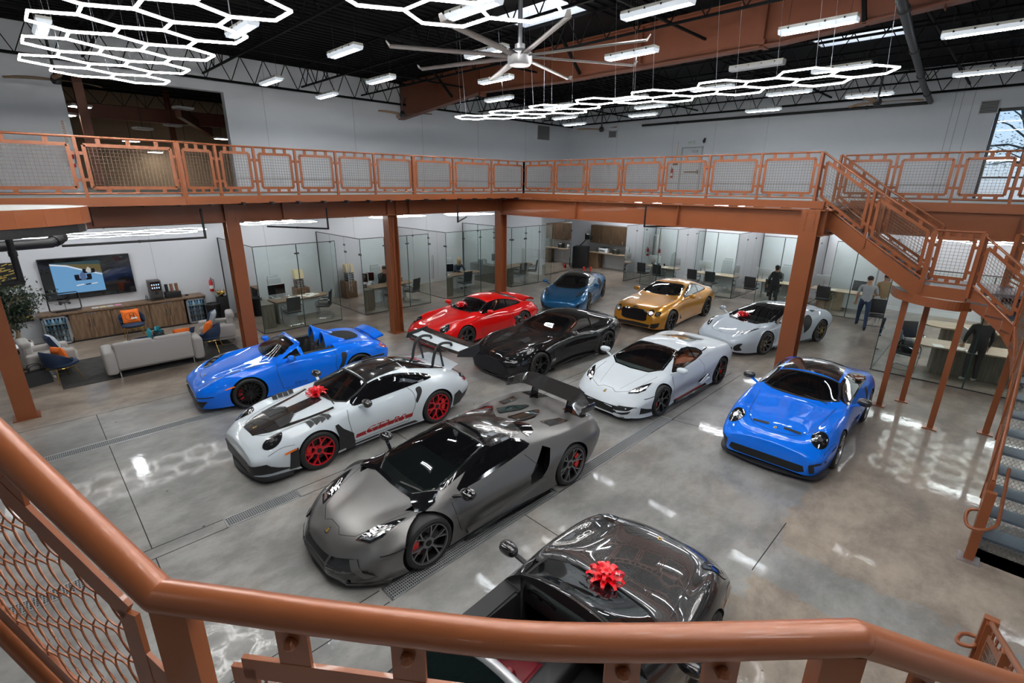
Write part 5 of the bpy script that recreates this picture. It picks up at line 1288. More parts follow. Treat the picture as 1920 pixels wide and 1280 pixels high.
# floor joints and trench drains
mb = MB()
def jl(a, b, w=.012): mb.bar((*a, .0008), (*b, .0008), w, .0016)
for y in (4.17, 4.40): jl((-3, y), (2.2, y)); jl((5.26, y), (5.80, y)); jl((8.9, y), (12.5, y))
for y in (6.88, 7.12): jl((-.2, y), (1.28, y)); jl((2.30, y), (12.5, y))
for x in (.42, 4.47, 8.6): jl((x, 4.4), (x, 6.88)); jl((x, 7.12), (x, 10.84)); jl((x, 11.1), (x, 12.6))
for x in (4.47,): jl((x, 4.17), (x, 1.0))
jl((5.75, 1.40), (7.05, 1.40)); jl((8.9, 4.17), (9.1, 3.2)); jl((-3, 12.62), (3.2, 12.62))
struct('floor_joint', mb, GAP)
GALV = mat('galvanised', (.30, .31, .31), .5); PIT = mat('drain_pit', (.04, .04, .04), .9)
def drain(x0, x1, y0, y1, label):
    t = thing('floor_drain', label, 'drain', ((x0 + x1) / 2, (y0 + y1) / 2, 0), 0, 'trench drains in the showroom floor')
    L_, W_ = x1 - x0, y1 - y0
    mb = MB().box((0, 0, .001), (L_, W_, .002)); mb.build('pit', PIT, t, 0)
    mb = MB(); n = int(L_ / .028)
    for i in range(n + 1): mb.box((-L_ / 2 + L_ * i / n, 0, .005), (.009, W_, .006))
    for k in range(6): mb.box((0, -W_ / 2 + W_ * k / 5, .006), (L_, .008, .007))
    mb.build('grate', GALV, t, 0)
    mb = MB()
    for sg in (1, -1): mb.box((0, sg * (W_ / 2 + .012), .004), (L_ + .04, .02, .008)); mb.box((sg * (L_ / 2 + .012), 0, .004), (.02, W_ + .04, .008))
    mb.build('frame', ALUM, t, 0)
drain(2.25, 5.23, 4.18, 4.38, 'steel floor drain beside the matte grey wedge-shaped car')
drain(5.83, 8.88, 4.18, 4.38, 'steel floor drain running in front of the white supercar with a red sill stripe')
drain(1.29, 2.28, 6.90, 7.10, 'short floor drain off the nose of the matte grey car')
drain(-1.2, -.2, 6.90, 7.10, 'short floor drain seen through the woven railing mesh')
drain(-.55, 2.95, 10.87, 11.09, 'narrow floor drain leading to the nose of the blue open roadster')
# ------------------------------------------------------------------ railings and stairs
def wire_panel(parent, A, B, hz, hb, pitch=.058, r=.0024, name='panel', tabs=3, fw=.058, crimp=False, tabw=.07, ends=True, railr=.02, gap=.135):
    """a mesh panel between two post feet A and B (deck level points): frame, wires and the tabs that hold it"""
    A = Vector(A); B = Vector(B); d = B - A; L_ = Vector((d.x, d.y, 0)).length; U = d / L_; Z = Vector((0, 0, 1)); nrm = Vector((-d.y, d.x, 0)).normalized()
    g = .11; u0, u1 = g, L_ - g; z0, z1 = hb + .10, hz - gap
    P = lambda u, z: A + U * u + Z * z
    mb = MB()
    c = [(u0, z0), (u1, z0), (u1, z1), (u0, z1)]
    for i in range(4):
        a, b = c[i], c[(i + 1) % 4]; mb.bar(P(*a), P(*b), fw * .5 if False else .012, fw, up=(nrm.cross((P(*b) - P(*a)).normalized())))
    for k in range(tabs):
        u = u0 + (u1 - u0) * (k + .5) / tabs
        mb.bar(P(u, z1 - .01), P(u, hz - railr * .6), .010, tabw, up=U.cross(Z).cross(Z) if False else U); mb.bar(P(u, hb + railr * .5), P(u, z0 + .01), .010, tabw, up=U)
        q = P(u, (z1 + hz) / 2 + .01)
        if crimp: mb.ell(q - nrm * .012, (.016, .016, .016), 10, 6)
        else: mb.box(q, (.02, .02, .02), math.atan2(U.y, U.x))
    if ends:
        for z in (z0 + .14, z1 - .14):
            mb.bar(P(0, z), P(u0, z), .010, tabw * .8, up=Z); mb.bar(P(u1, z), P(L_, z), .010, tabw * .8, up=Z)
    fr = mb.build('panel_frame', STEEL, parent, 0)
    mb = MB(); nu = max(2, int((u1 - u0) / pitch)); nz = max(2, int((z1 - z0) / pitch))
    if crimp:
        def wav(fixed, lo, hi, vert, ph):
            n = int((hi - lo) / .006); pts = []
            for i in range(n + 1):
                t = lo + (hi - lo) * i / n; o = .0085 * math.sin(2 * PI * t / (pitch * 2) + ph)
                w = .004 * math.cos(2 * PI * t / (pitch * 2) + ph)
                q = P(fixed + o, t) if vert else P(t, fixed + o); pts.append(q + nrm * w)
            mb.tube(pts, r, 6, cap=False)
        for i in range(1, nu): wav(u0 + (u1 - u0) * i / nu, z0, z1, True, PI * (i % 2))
        for j in range(1, nz): wav(z0 + (z1 - z0) * j / nz, u0, u1, False, PI * (j % 2))
        mb.build('wire_mesh', STEEL, fr, 60)
    else:
        for i in range(1, nu): u = u0 + (u1 - u0) * i / nu; mb.bar(P(u, z0), P(u, z1), 2 * r, 2 * r, up=nrm)
        for j in range(1, nz): z = z0 + (z1 - z0) * j / nz; mb.bar(P(u0, z), P(u1, z), 2 * r, 2 * r)
        mb.build('wire_mesh', WIREM, fr, 0)
WIREM = mat('wire_dull', (.20, .125, .085), .5, .3)
def rail_run(label, pts, thick=(), h=RAILH, hb=.10, top=True, post=.05, group='copper railings of the gallery', skip=(), railr=.021):
    """railing along foot points; one post per point"""
    t = thing('railing', label, 'railing', (0, 0, 0), 0, group); Z = Vector((0, 0, 1))
    mb = MB().tube([Vector(p) + Z * h for p in pts], railr, 10); mb.build('top_rail', STEEL, t, 40)
    mb = MB().tube([Vector(p) + Z * hb for p in pts], railr * .85, 8); mb.build('bottom_rail', STEEL, t, 40)
    for i, p in enumerate(pts):
        w = post * (1.7 if i in thick else 1)
        nx = Vector(pts[min(i + 1, len(pts) - 1)]) - Vector(pts[max(i - 1, 0)])
        mb = MB().box((p[0], p[1], p[2] + (h - .14) / 2), (w, w, h + .14 - .02), math.atan2(nx.y, nx.x)); mb.build('post', STEEL, t, 0)
    for i in range(len(pts) - 1):
        if i in skip: continue
        wire_panel(t, pts[i], pts[i + 1], h, hb, railr=railr)
    return t
D = DECK
lx = [4.18, 5.10, 6.11, 7.18, 8.42, 9.85, 11.43]
rail_run('copper railing along the far left of the gallery, wider panels', [(-2.6, 12.1, D), (-.75, 12.1, D), (1.09, 12.1, D), (2.63, 12.1, D)], (3,))
rail_run('copper railing along the left gallery edge, in front of the white wall', [(2.63, 12.1, D), (3.38, 12.36, D)] + [(x, 12.45, D) for x in lx] + [(12.95, 12.45, D)], (0, 6))
rail_run('copper railing along the right gallery edge, ending at the stair head', [(12.95, 12.45, D)] + [(12.95, y, D) for y in (11.07, 9.76, 8.47, 7.16, 5.88, 4.62, 3.36)])
rail_run('copper railing beyond the stair, in front of the upper window', [(14.7, 3.3, D)] + [(14.7, y, D) for y in (2.27, 1.16, .22, -1.1, -2.4)])
# ---- staircase on the right: straight flight, landing, curved flight
PLATE = mat('tread_plate', (.20, .25, .30), .4, .75, bump=.5, bscale=120)
st = thing('staircase', 'copper staircase on the right, winding down from the gallery to the floor', 'staircase', (0, 0, 0), 0, None)
LZ = 2.80
def sweep_plate(mb, path, h, t):
    """vertical plate that follows a 3-D path (top edge)"""
    for a, b in zip(path[:-1], path[1:]):
        a = Vector(a); b = Vector(b); mb.add([a, b, b - Vector((0, 0, h)), a - Vector((0, 0, h))], [(0, 1, 2, 3)])
        n = Vector((-(b - a).y, (b - a).x, 0)).normalized() * t
        mb.add([a + n, b + n, b + n - Vector((0, 0, h)), a + n - Vector((0, 0, h))], [(3, 2, 1, 0)]); mb.add([a, b, b + n, a + n], [(0, 1, 2, 3)]); mb.add([p - Vector((0, 0, h)) for p in (a, b, b + n, a + n)], [(3, 2, 1, 0)])
def flight(parent, inner, outer, n, rz):
    """inner/outer: plan paths top to bottom with n+1 points and z"""
    for i in range(n):
        a, b, c, d = inner[i], inner[i + 1], outer[i + 1], outer[i]; z = b[2]
        mb = MB().prism([(a[0], a[1], z - .035), (b[0], b[1], z - .035), (c[0], c[1], z - .035), (d[0], d[1], z - .035)], (0, 0, .035)); tr = mb.build('tread', PLATE, parent, 0)
        mb = MB(); m_ = 26
        for k in range(m_ + 1):
            p = Vector((b[0], b[1], 0)).lerp(Vector((c[0], c[1], 0)), k / m_); q = Vector((b[0], b[1], 0)).lerp(Vector((c[0], c[1], 0)), min(1, (k + 2.0) / m_)); q2 = Vector((b[0], b[1], 0)).lerp(Vector((c[0], c[1], 0)), max(0, (k - 2.0) / m_))
            mb.bar((p.x, p.y, z - rz), (q.x, q.y, z - .035), .006, .004); mb.bar((p.x, p.y, z - rz), (q2.x, q2.y, z - .035), .006, .004)
        mb.build('riser_mesh', ALUM, tr, 0)
N1 = 9; rz = (D - LZ) / N1
inn = [(13.1 - .48 * i / N1, 3.25 - 2.15 * i / N1, D - rz * i) for i in range(N1 + 1)]; out = [(p[0] + 1.15, p[1], p[2]) for p in inn]
flight(st, inn, out, N1, rz)
mb = MB(); sweep_plate(mb, [(13.07, 3.32, D + .02), (12.57, 1.06, LZ + .06)], .36, -.03); mb.build('stringer', STEEL, st, 0)
mb = MB(); sweep_plate(mb, [(14.28, 3.32, D + .02), (13.80, 1.06, LZ + .06)], .36, .03); mb.build('stringer', STEEL, st, 0)
land = [(12.57, 1.06), (12.50, .38), (12.7, -.75), (13.85, -.75), (13.85, 1.06)]
mb = MB().prism([(x, y, LZ - .06) for x, y in land], (0, 0, .06)); mb.build('landing', mat('tread_dark', (.16, .17, .20), .5, .5), st, 0)
mb = MB(); sweep_plate(mb, [(12.56, 1.07, LZ + .02), (12.49, .38, LZ + .02)], .26, -.02); mb.build('landing_edge', STEEL, st, 0)
dc = crom([(13.45, 1.64), (12.95, 1.47), (12.55, 1.13), (12.36, .80), (12.32, .48), (12.50, .26)], 5) + [(13.3, .25)]
mb = MB().prism([(x, y, 2.44) for x, y in dc], (0, 0, .15)); ds = mb.build('half_round_landing', mat('landing_grey', (.50, .50, .50), .6), st, 0)
mb = MB()
for a, b in zip(dc[:-1], dc[1:]): mb.bar((*a, 2.51), (*b, 2.51), .02, .18)
mb.build('edge_plate', STEEL, ds, 0)
# lower curved flight
ctrl = [(12.48, .36), (12.32, -.04), (11.95, -.34), (11.35, -.47), (10.6, -.50), (9.4, -.51), (8.05, -.51)]
pp = crom(ctrl, 14); cum = [0]
for a, b in zip(pp[:-1], pp[1:]): cum.append(cum[-1] + math.dist(a, b))
def at(s):
    s = min(max(s, 0), cum[-1]); i = min(int(np.searchsorted(cum, s, 'right')) - 1, len(pp) - 2); t = (s - cum[i]) / (cum[i + 1] - cum[i])
    a, b = pp[i], pp[i + 1]; p = Vector((a[0] + (b[0] - a[0]) * t, a[1] + (b[1] - a[1]) * t, 0)); dd = Vector((b[0] - a[0], b[1] - a[1], 0)).normalized()
    return p, Vector((dd.y, -dd.x, 0)) if False else Vector((-dd.y, dd.x, 0))
N2 = 15; r2 = LZ / N2; inn = []; out = []
for i in range(N2 + 1):
    p, n = at(cum[-1] * i / N2); inn.append((p.x, p.y, LZ - r2 * i)); q = p + n * 1.25; out.append((q.x, q.y, LZ - r2 * i))
flight(st, inn, out, N2, r2)
spath = [(p[0], p[1], p[2] + .08) for p in inn]; mb = MB(); sweep_plate(mb, spath[:-1] + [(8.2, -.51, .30)], .34, .03); mb.build('stringer', STEEL, st, 30)
spath2 = [(p[0], p[1], p[2] + .08) for p in out]; mb = MB(); sweep_plate(mb, spath2[:-1] + [(8.2, -1.76, .30)], .34, -.03); mb.build('stringer', STEEL, st, 30)
for x, y, zt in ((12.93, 1.29, 2.44), (13.6, .97, 2.7), (12.36, .34, 2.44), (12.88, -.47, 2.70)):
    mb = MB().box((x, y, zt / 2), (.10, .10, zt)); mb.box((x, y, .01), (.24, .24, .02)); mb.build('support_post', STEEL, st, 0)
# stair railings
rail_run('sloping copper railing of the upper stair flight, near side', [(13.05, 3.36, D), (12.80, 2.22, D - .77), (12.56, 1.08, LZ + .03)], group='copper railings of the staircase')
rail_run('sloping copper railing of the upper stair flight, far side', [(14.30, 3.30, D), (14.06, 2.2, D - .77), (13.82, 1.08, LZ + .03)], group='copper railings of the staircase')
rail_run('short level copper railing on the stair landing', [(12.56, 1.08, LZ), (12.49, .37, LZ)], (0, 1), group='copper railings of the staircase')
k = [0, 3, 6, 9, 12, 14]
rail_run('copper railing that curves down beside the lower stair flight', [(inn[i][0], inn[i][1], inn[i][2]) for i in k] + [(8.12, -.51, .10)], (0,), h=1.02, group='copper railings of the staircase', skip=(5,), hb=.14)
rail_run('copper railing on the far side of the lower stair flight', [(out[i][0], out[i][1], out[i][2]) for i in k], (0,), h=1.02, group='copper railings of the staircase', hb=.14)
def newel(label, x, y, sx, top=1.02):
    t = thing('newel_post', label, 'stair post', (x, y, 0), 0, None)
    mb = MB().box((0, 0, top / 2), (.07, .10, top)); mb.build('post', STEEL, t, 0)
    mb = MB().tube(crom([(-sx * .9, -.14, 1.02), (-sx * .3, -.14, .80), (0, -.14, .70), (sx * .12, -.12, .64), (sx * .24, -.02, .60), (sx * .24, .10, .58), (sx * .10, .15, .60), (-sx * .05, .14, .66), (-sx * .06, .06, .70), (0, .03, .72)], 5), .02, 8); mb.build('handrail', STEEL, t, 50)
    mb = MB().box((0, 0, .008), (.22, .22, .016)); mb.build('base_plate', ALUM, t, 0)
newel('copper newel post with looped handrail at the foot of the grey metal steps', 8.0, -.52, -1)
# ---- the railing right in front of the viewer
FZ = 3.75; FB = FZ - 1.07
def fg():
    t = thing('railing', 'thick copper handrail in the foreground, above the dark grey open car', 'railing', (0, 0, 0), 0, None)
    a = R(115); dl = Vector((math.cos(a), math.sin(a), .66)); L0 = Vector((.06, 1.18, FZ)); R0 = Vector((1.065, .045, FZ))
    left = [L0 + dl * s for s in (2.2, 1.6, 1.0, .5)]
    mid = [(.06, 1.18), (.18, 1.02), (.295, .865), (.42, .705), (.55, .542), (.68, .405), (.81, .28), (.94, .16), (1.065, .045)]
    right = [Vector((1.36, -.14, FZ - .19)), Vector((1.75, -.34, FZ - .44)), Vector((2.3, -.52, FZ - .78)), Vector((2.8, -.58, FZ - 1.06))]
    rr = .036
    MB().tube(left + [L0], rr, 20).build('top_rail', STEEL, t, 60)
    MB().tube(crom([(x, y, FZ) for x, y in mid], 4), rr, 20).build('top_rail', STEEL, t, 60)
    MB().tube([R0] + crom(right, 4), rr, 20).build('top_rail', STEEL, t, 60)
    for p in (L0, R0): MB().ell(p, (rr, rr, rr), 16, 10).build('rail_elbow', STEEL, t, 60)
    Z = Vector((0, 0, 1))
    for p, ang in ((L0 + Vector((.02, -.02, 0)), -49), (R0 + Vector((-.02, .02, 0)), -49)):
        MB().box((p.x, p.y, FZ - .03 - .55), (.085, .045, 1.10), R(ang)).build('post', STEEL, t, 0)
    lo = MB().tube([Vector((q.x, q.y, q.z - .93)) for q in left + [L0]], .03, 14); lo.build('bottom_rail', STEEL, t, 60)
    # panels
    lp = [L0 + dl * 1.55 - Z * 1.07, L0 + dl * .02 - Z * 1.07]
    wire_panel(t, lp[0], lp[1], 1.07, .14, pitch=.053, r=.0024, crimp=True, fw=.06, tabw=.085, tabs=2, railr=.036, gap=.18)
    MB().box((L0 + dl * 1.58 - Z * .55), (.06, .05, 1.1), R(115)).build('post', STEEL, t, 0)
    c = [Vector((x, y, FB)) for x, y in mid]
    wire_panel(t, c[0].lerp(c[1], .35), c[4].lerp(c[5], .1), 1.07, .14, pitch=.053, r=.0024, crimp=True, fw=.06, tabw=.075, tabs=2, railr=.036, gap=.18)
    wire_panel(t, c[4].lerp(c[5], .1), c[8].lerp(c[7], .35), 1.07, .14, pitch=.053, r=.0024, crimp=True, fw=.06, tabw=.075, tabs=2, railr=.036, gap=.18)
    rp = [R0 - Z * 1.07, right[1] - Z * 1.07]
    wire_panel(t, rp[0], rp[1], 1.07, .14, pitch=.053, r=.0024, crimp=True, fw=.06, tabw=.085, tabs=2, railr=.036, gap=.18)
fg()
struct('mezzanine_landing_near', MB().prism([(.02, 1.18, FB - .1), (1.06, .03, FB - .1), (1.0, -.9, FB - .1), (-.9, -.9, FB - .1), (-.9, 1.2, FB - .1)], (0, 0, .08)), DECKM)
# foot of the stair the viewer stands on
newel('copper newel post with looped handrail, bottom right corner', 5.42, -.62, 1)
rail_run('copper mesh railing panel rising from the newel post in the bottom right corner', [(5.36, -.62, .06), (4.3, -.62, .62), (3.2, -.62, 1.2)], h=.95, post=.06, group=None, hb=.14)
mb = MB(); sweep_plate(mb, [(2.9, -.62, 1.5), (5.4, -.62, .24)], .34, .03); s2 = thing('staircase', 'copper stair stringer descending to the bottom right corner', 'staircase', (0, 0, 0)); mb.build('stringer', STEEL, s2, 0)
# ------------------------------------------------------------------ glass offices
GLASSP = glass('partition_glass', (.935, .975, .96), .045, ior=1.28)
EDGEM = mat('glass_edge', (.03, .07, .06), .2)
CLIPM = mat('clip_metal', (.10, .10, .10), .35, .8)
DESKTOP = wood('desk_oak', (.36, .27, .18), (.50, .39, .27), (1, 6, 1))
WALNUT = wood('walnut', (.13, .075, .04), (.25, .16, .095), (9, 9, .7))
WALNUTD = wood('walnut_dark', (.05, .028, .014), (.10, .06, .03), (9, 9, .7))
CREDZ = wood('grey_oak', (.10, .085, .065), (.17, .145, .11), (7, 7, .7))
PANELW = mat('desk_panel', (.55, .58, .60), .5)
SCREENB = mat('monitor_back', (.60, .64, .66), .4)
PAPER = mat('paper', (.75, .74, .70), .8)
MANILA = mat('manila', (.72, .60, .38), .8)
LEATHB = mat('leather_black', (.03, .032, .034), .5)
LEATHG = mat('leather_grey', (.34, .36, .37), .55)
GZ = 2.75
def glass_wall(label, a, b, panels, door=None, group='glass office partitions', z=GZ, clips=True, wallpost=False, topbar=True):
    """frameless glass wall from a to b (plan points) in n panels; door = index of a door leaf"""
    t = thing('glass_partition', label, 'glass wall', (0, 0, 0), 0, group)
    a = Vector((*a, 0)); b = Vector((*b, 0)); d = (b - a).normalized(); n = Vector((-d.y, d.x, 0))
    for i in range(panels):
        p = a.lerp(b, i / panels) + d * .006; q = a.lerp(b, (i + 1) / panels) - d * .006
        mb = MB().bar((p.x, p.y, z / 2 + .01), (q.x, q.y, z / 2 + .01), .012, z - .03); g = mb.build('glass_door' if door == i else 'glass_panel', GLASSP, t, 0)
        mb = MB()
        for s in (p, q): mb.bar((s.x, s.y, .02), (s.x, s.y, z - .02), .014, .010, up=n)
        mb.build('glass_edge', EDGEM, g, 0)
        if door == i:
            for k in (.10, .90):
                h = p.lerp(q, k)
            h = p.lerp(q, .82)
            m2 = MB()
            for sg in (1, -1): m2.bar((h.x + n.x * .05 * sg, h.y + n.y * .05 * sg, .75), (h.x + n.x * .05 * sg, h.y + n.y * .05 * sg, 1.75), .025, .025)
            for zz in (.95, 1.55): m2.bar((h.x - n.x * .05, h.y - n.y * .05, zz), (h.x + n.x * .05, h.y + n.y * .05, zz), .018, .018)
            m2.build('door_pull', ALUM, g, 0)
            m3 = MB()
            for k in (.03, .97):
                s = p.lerp(q, k); m3.bar((s.x - d.x * .09, s.y - d.y * .09, 2.20), (s.x + d.x * .09, s.y + d.y * .09, 2.20), .03, .07)
            m3.build('patch_fitting', CLIPM, g, 0)
    mb = MB()
    if topbar: mb.bar((a.x, a.y, z), (b.x, b.y, z), .022, .022); mb.build('top_rail', DARKMET, t, 0); mb = MB()
    mb.bar((a.x, a.y, .012), (b.x, b.y, .012), .03, .024); mb.build('floor_channel', DARKMET, t, 0)
    if clips:
        mb = MB()
        for i in range(1, panels):
            p = a.lerp(b, i / panels); mb.bar((p.x - d.x * .07, p.y - d.y * .07, 2.45), (p.x + d.x * .07, p.y + d.y * .07, 2.45), .03, .05)
        if mb.v: mb.build('glass_clip', CLIPM, t, 0)
    if wallpost: MB().bar((b.x, b.y, 0), (b.x, b.y, z), .03, .05).build('wall_channel', DARKMET, t, 0)
    return t
FY = 16.15
glass_wall('glass front of the first office behind the lounge, papers on the desk inside', (5.0, FY), (7.62, FY), 2)
glass_wall('glass side wall between the lounge and the first office', (5.0, FY), (5.02, WY), 3, wallpost=True)
glass_wall('glass side wall with a pull handle, left of the man on the phone', (8.53, FY), (8.56, WY), 3, door=0, wallpost=True)
glass_wall('glass front of the second office, in front of the man on the phone', (8.53, FY), (11.45, FY), 3)
glass_wall('glass side wall with a pull handle, left of the blond woman', (12.30, FY), (12.33, WY), 3, door=0, wallpost=True)
glass_wall('glass front of the third office, in front of the blond woman', (12.30, FY), (15.1, FY), 3)
glass_wall('glass side wall of the office behind the corner column', (16.06, FY), (16.09, WY), 3, door=0, wallpost=True)
glass_wall('glass front of the office right of the corner column', (16.06, FY), (18.9, FY), 3, door=0)
glass_wall('small glass box next to the black cabinet in the far corner', (19.75, 17.3), (22.0, 17.4), 3, door=2, z=2.7)
struct('wall_partition', MB().box((19.55, 18.55, 2.05), (.16, 2.3, 4.1)), WALLM)
struct('baseboard_partition', MB().box((19.46, 18.55, .08), (.02, 2.3, .16)), WHITE)
struct('baseboard_left', MB().box((5, WY - .01, .08), (38, .02, .16)), WHITE)
struct('baseboard_right', MB().box((WX - .01, 3, .08), (.02, 33, .16)), WHITE)
# office fronts on the right
RX = 21.35
cuts = [13.45, 10.75, 8.02, 5.45, 3.08]
names = ['next to the printer counter', 'behind the gold coupe', 'behind the seated man in the dark jacket', 'behind the big near column']
for i, y in enumerate(cuts):
    glass_wall('glass divider %s' % ['beside the dark wall cabinets', 'between the first two offices on the right', 'left of the seated man in the dark jacket', 'behind the big near column', 'beside the walking man in the grey polo shirt'][i], (RX, y), (WX - .02, y), 3, wallpost=True, group='glass dividers of the right-hand offices')
for i in range(4):
    glass_wall('glass office front on the right, %s' % names[i], (RX, cuts[i] - .95), (RX, cuts[i + 1] + .02), 2, group='glass fronts of the right-hand offices', clips=False)
glass_wall('glass front of the near office under the stair', (15.5, 1.92), (15.56, -5.5), 4, group='glass walls of the office under the stair')
glass_wall('glass side wall of the near office under the stair', (15.5, 1.92), (21.0, 2.0), 4, door=2, group='glass walls of the office under the stair')
# cross wall behind the near office
struct('wall_office', MB().box((22.6, -6.0, 2.05), (3.2, .14, 4.1)), WALLM)

# ---- furniture
def visitor_chair(m):
    t = thing('visitor_chair', 'x', 'chair')
    MB().rbox((0, 0, .45), (.48, .46, .07), .03).build('seat', m, t, 40)
    MB().rbox((0, -.23, .74), (.46, .05, .48), .02, M=Matrix.Rotation(R(8), 4, 'X')).build('backrest', m, t, 40)
    mb = MB()
    for sg in (1, -1): mb.tube(crom([(sg * .25, -.24, .70), (sg * .26, -.20, .66), (sg * .26, .10, .66), (sg * .26, .22, .60), (sg * .26, .24, .45), (sg * .26, .22, .06), (sg * .25, .18, .02), (sg * .25, -.24, .02)], 3), .012, 6)
    mb.tube([(.25, -.24, .02), (-.25, -.24, .02)], .012, 6); mb.build('frame', CHROME, t, 50)
    mb = MB()
    for sg in (1, -1): mb.rbox((sg * .26, -.02, .675), (.045, .28, .03), .012)
    mb.build('armrest', m, t, 40); return t
def office_chair(m):
    t = thing('office_chair', 'x', 'chair')
    MB().rbox((0, 0, .48), (.50, .48, .10), .04).build('seat', m, t, 40)
    mb = MB().rbox((0, -.25, .92), (.48, .09, .80), .04, M=Matrix.Rotation(R(10), 4, 'X')); mb.build('backrest', m, t, 40)
    mb = MB().rbox((0, -.36, 1.30), (.40, .07, .18), .03, M=Matrix.Rotation(R(12), 4, 'X')); mb.build('headrest', m, t, 40)
    mb = MB().tube([(0, 0, .10), (0, 0, .44)], .03, 10)
    for i in range(5):
        a = 2 * PI * i / 5; mb.bar((0, 0, .10), (.30 * math.cos(a), .30 * math.sin(a), .07), .04, .03); mb.ell((.30 * math.cos(a), .30 * math.sin(a), .03), (.03, .03, .03), 8, 6)
    mb.build('swivel_base', CHROME, t, 40)
    mb = MB()
    for sg in (1, -1): mb.tube(crom([(sg * .26, -.18, .52), (sg * .29, -.18, .70), (sg * .29, .14, .70), (sg * .26, .16, .50)], 3), .014, 6)
    mb.build('armrest', CHROME, t, 40); return t
protoV = visitor_chair(LEATHB); protoVused = [False]; protoO = office_chair(LEATHG); protoOused = [False]
def put(proto, used, x, y, rz, label, group):
    o = proto if not used[0] else copy_tree(proto); used[0] = True
    return place(o, (x, y, 0), rz, label, group)
def vchair(x, y, deg, label): return put(protoV, protoVused, x, y, R(deg), label, 'black cantilever visitor chairs')
def ochair(x, y, deg, label): return put(protoO, protoOused, x, y, R(deg), label, 'grey high-backed office chairs')
def desk(x, y, rz, label, L=1.7, m=DESKTOP, panel=True):
    t = thing('desk', label, 'desk', (x, y, 0), rz, 'office desks with rounded ends')
    pts = [(-L / 2, -.38), (L / 2 - .38, -.38)] + [(L / 2 - .38 + .38 * math.cos(R(a)), .38 * math.sin(R(a))) for a in range(-80, 81, 10)] + [(L / 2 - .38, .38), (-L / 2, .38)]
    MB().prism([(a, b, .715) for a, b in pts], (0, 0, .035)).build('desktop', m, t, 0)
    if panel: MB().box((-.15, -.20, .42), (L - .5, .02, .55)).build('modesty_panel', PANELW, t, 0)
    mb = MB().tube([(L / 2 - .4, 0, 0), (L / 2 - .4, 0, .72)], .04, 10); mb.build('leg', ALUM, t, 40)
    mb = MB().box((-L / 2 + .03, 0, .36), (.04, .70, .71)); mb.build('leg_panel', CREDZ, t, 0)
    return t
def credenza(x, y, rz, L, label, h=.78, m=CREDZ):
    t = thing('credenza', label, 'cabinet', (x, y, 0), rz, 'low grey-oak office credenzas')
    MB().box((0, 0, h / 2), (L, .45, h)).build('body', m, t, 0)
    MB().box((0, 0, h + .012), (L + .02, .47, .025)).build('top', m, t, 0)
    n = max(2, int(L / .5))
    for i in range(n):
        f = MB().box((-L / 2 + L * (i + .5) / n, -.232, h / 2), (L / n - .012, .016, h - .05)).build('door', m, t, 0)
        MB().box((-L / 2 + L * (i + .5) / n, -.248, h * .82), (.12, .012, .012)).build('handle', ALUM, f, 0)
    return t
def monitor(x, y, z, rz, label, back=True):
    t = thing('computer_monitor', label, 'monitor', (x, y, z), rz, 'monitors on the office desks')
    MB().rbox((0, 0, .33), (.60, .03, .36), .01).build('housing', SCREENB, t, 40)
    MB().box((0, .018, .33), (.57, .006, .33)).build('screen', BLACKG, t, 0)
    mb = MB().bar((0, -.02, .02), (0, -.03, .30), .06, .02); mb.rbox((0, 0, .008), (.22, .18, .016), .006); mb.build('stand', ALUM, t, 0); return t
def papers(x, y, z, rz, label, w=.30, d=.21, n=1, m=PAPER, name='paper_sheet', cat='paper', h=.004, group='papers on the office desks'):
    mb = MB().box((x, y, z + h / 2 + .001), (w, d, h), rz); o = mb.build(name, m, None, 0); return tag(o, label, cat, group)
def tray(x, y, z, rz, label, n=3, m=BLACK):
    t = thing('letter_tray', label, 'tray', (x, y, z), rz, 'letter trays in the offices')
    for i in range(n):
        mb = MB().box((0, 0, .005 + .075 * i), (.26, .34, .006))
        for sg in (1, -1): mb.box((sg * .128, 0, .03 + .075 * i), (.006, .34, .05))
        sh = mb.build('shelf', m, t, 0); MB().box((0, -.01, .02 + .075 * i), (.22, .29, .02)).build('paper', PAPER, sh, 0)
    return t
def phone(x, y, z, rz, label):
    t = thing('desk_phone', label, 'telephone', (x, y, z), rz, 'desk telephones'); MB().rbox((0, 0, .03), (.20, .20, .05), .015, M=Matrix.Rotation(R(12), 4, 'X')).build('base', BLACK, t, 40)
    mb = MB().tube(crom([(-.07, -.09, .07), (-.08, 0, .09), (-.07, .09, .08)], 3), .022, 8); mb.build('handset', BLACK, t, 40)
# first left office
credenza(5.35, 18.0, -PI / 2, 2.6, 'grey-oak credenza along the lounge-side glass of the first office')
desk(6.75, 17.45, R(4), 'desk strewn with papers in the first office, walnut top', 2.0, WALNUT)
vchair(6.15, 16.75, 0, 'black visitor chair at the paper-strewn desk, facing the wall'); vchair(7.35, 16.9, 55, 'black visitor chair beside the paper-strewn desk, turned sideways')
ochair(6.35, 18.35, 180, 'grey office chair behind the paper-strewn desk'); monitor(6.05, 17.65, .75, PI, 'white-backed monitor on the paper-strewn desk')
for i, (x, y, a) in enumerate(((6.6, 17.3, .2), (6.85, 17.55, -.3), (7.05, 17.35, .5), (7.3, 17.5, .1), (6.45, 17.5, .9), (7.2, 17.7, -.5))):
    papers(x, y, .75, a, 'white paper sheet on the desk of the first office')
t = thing('filing_cabinet', 'small walnut filing cabinet under the beige folder rack', 'cabinet', (7.55, 19.35, 0)); MB().box((0, 0, .35), (.5, .5, .70)).build('body', WALNUT, t, 0)
for z in (.2, .52):
    f = MB().box((0, -.255, z), (.46, .016, .28)).build('drawer', WALNUT, t, 0); MB().box((0, -.27, z + .06), (.14, .012, .015)).build('handle', ALUM, f, 0)
tray(7.5, 19.35, .70, 0, 'black letter tray on the small walnut filing cabinet', 4)
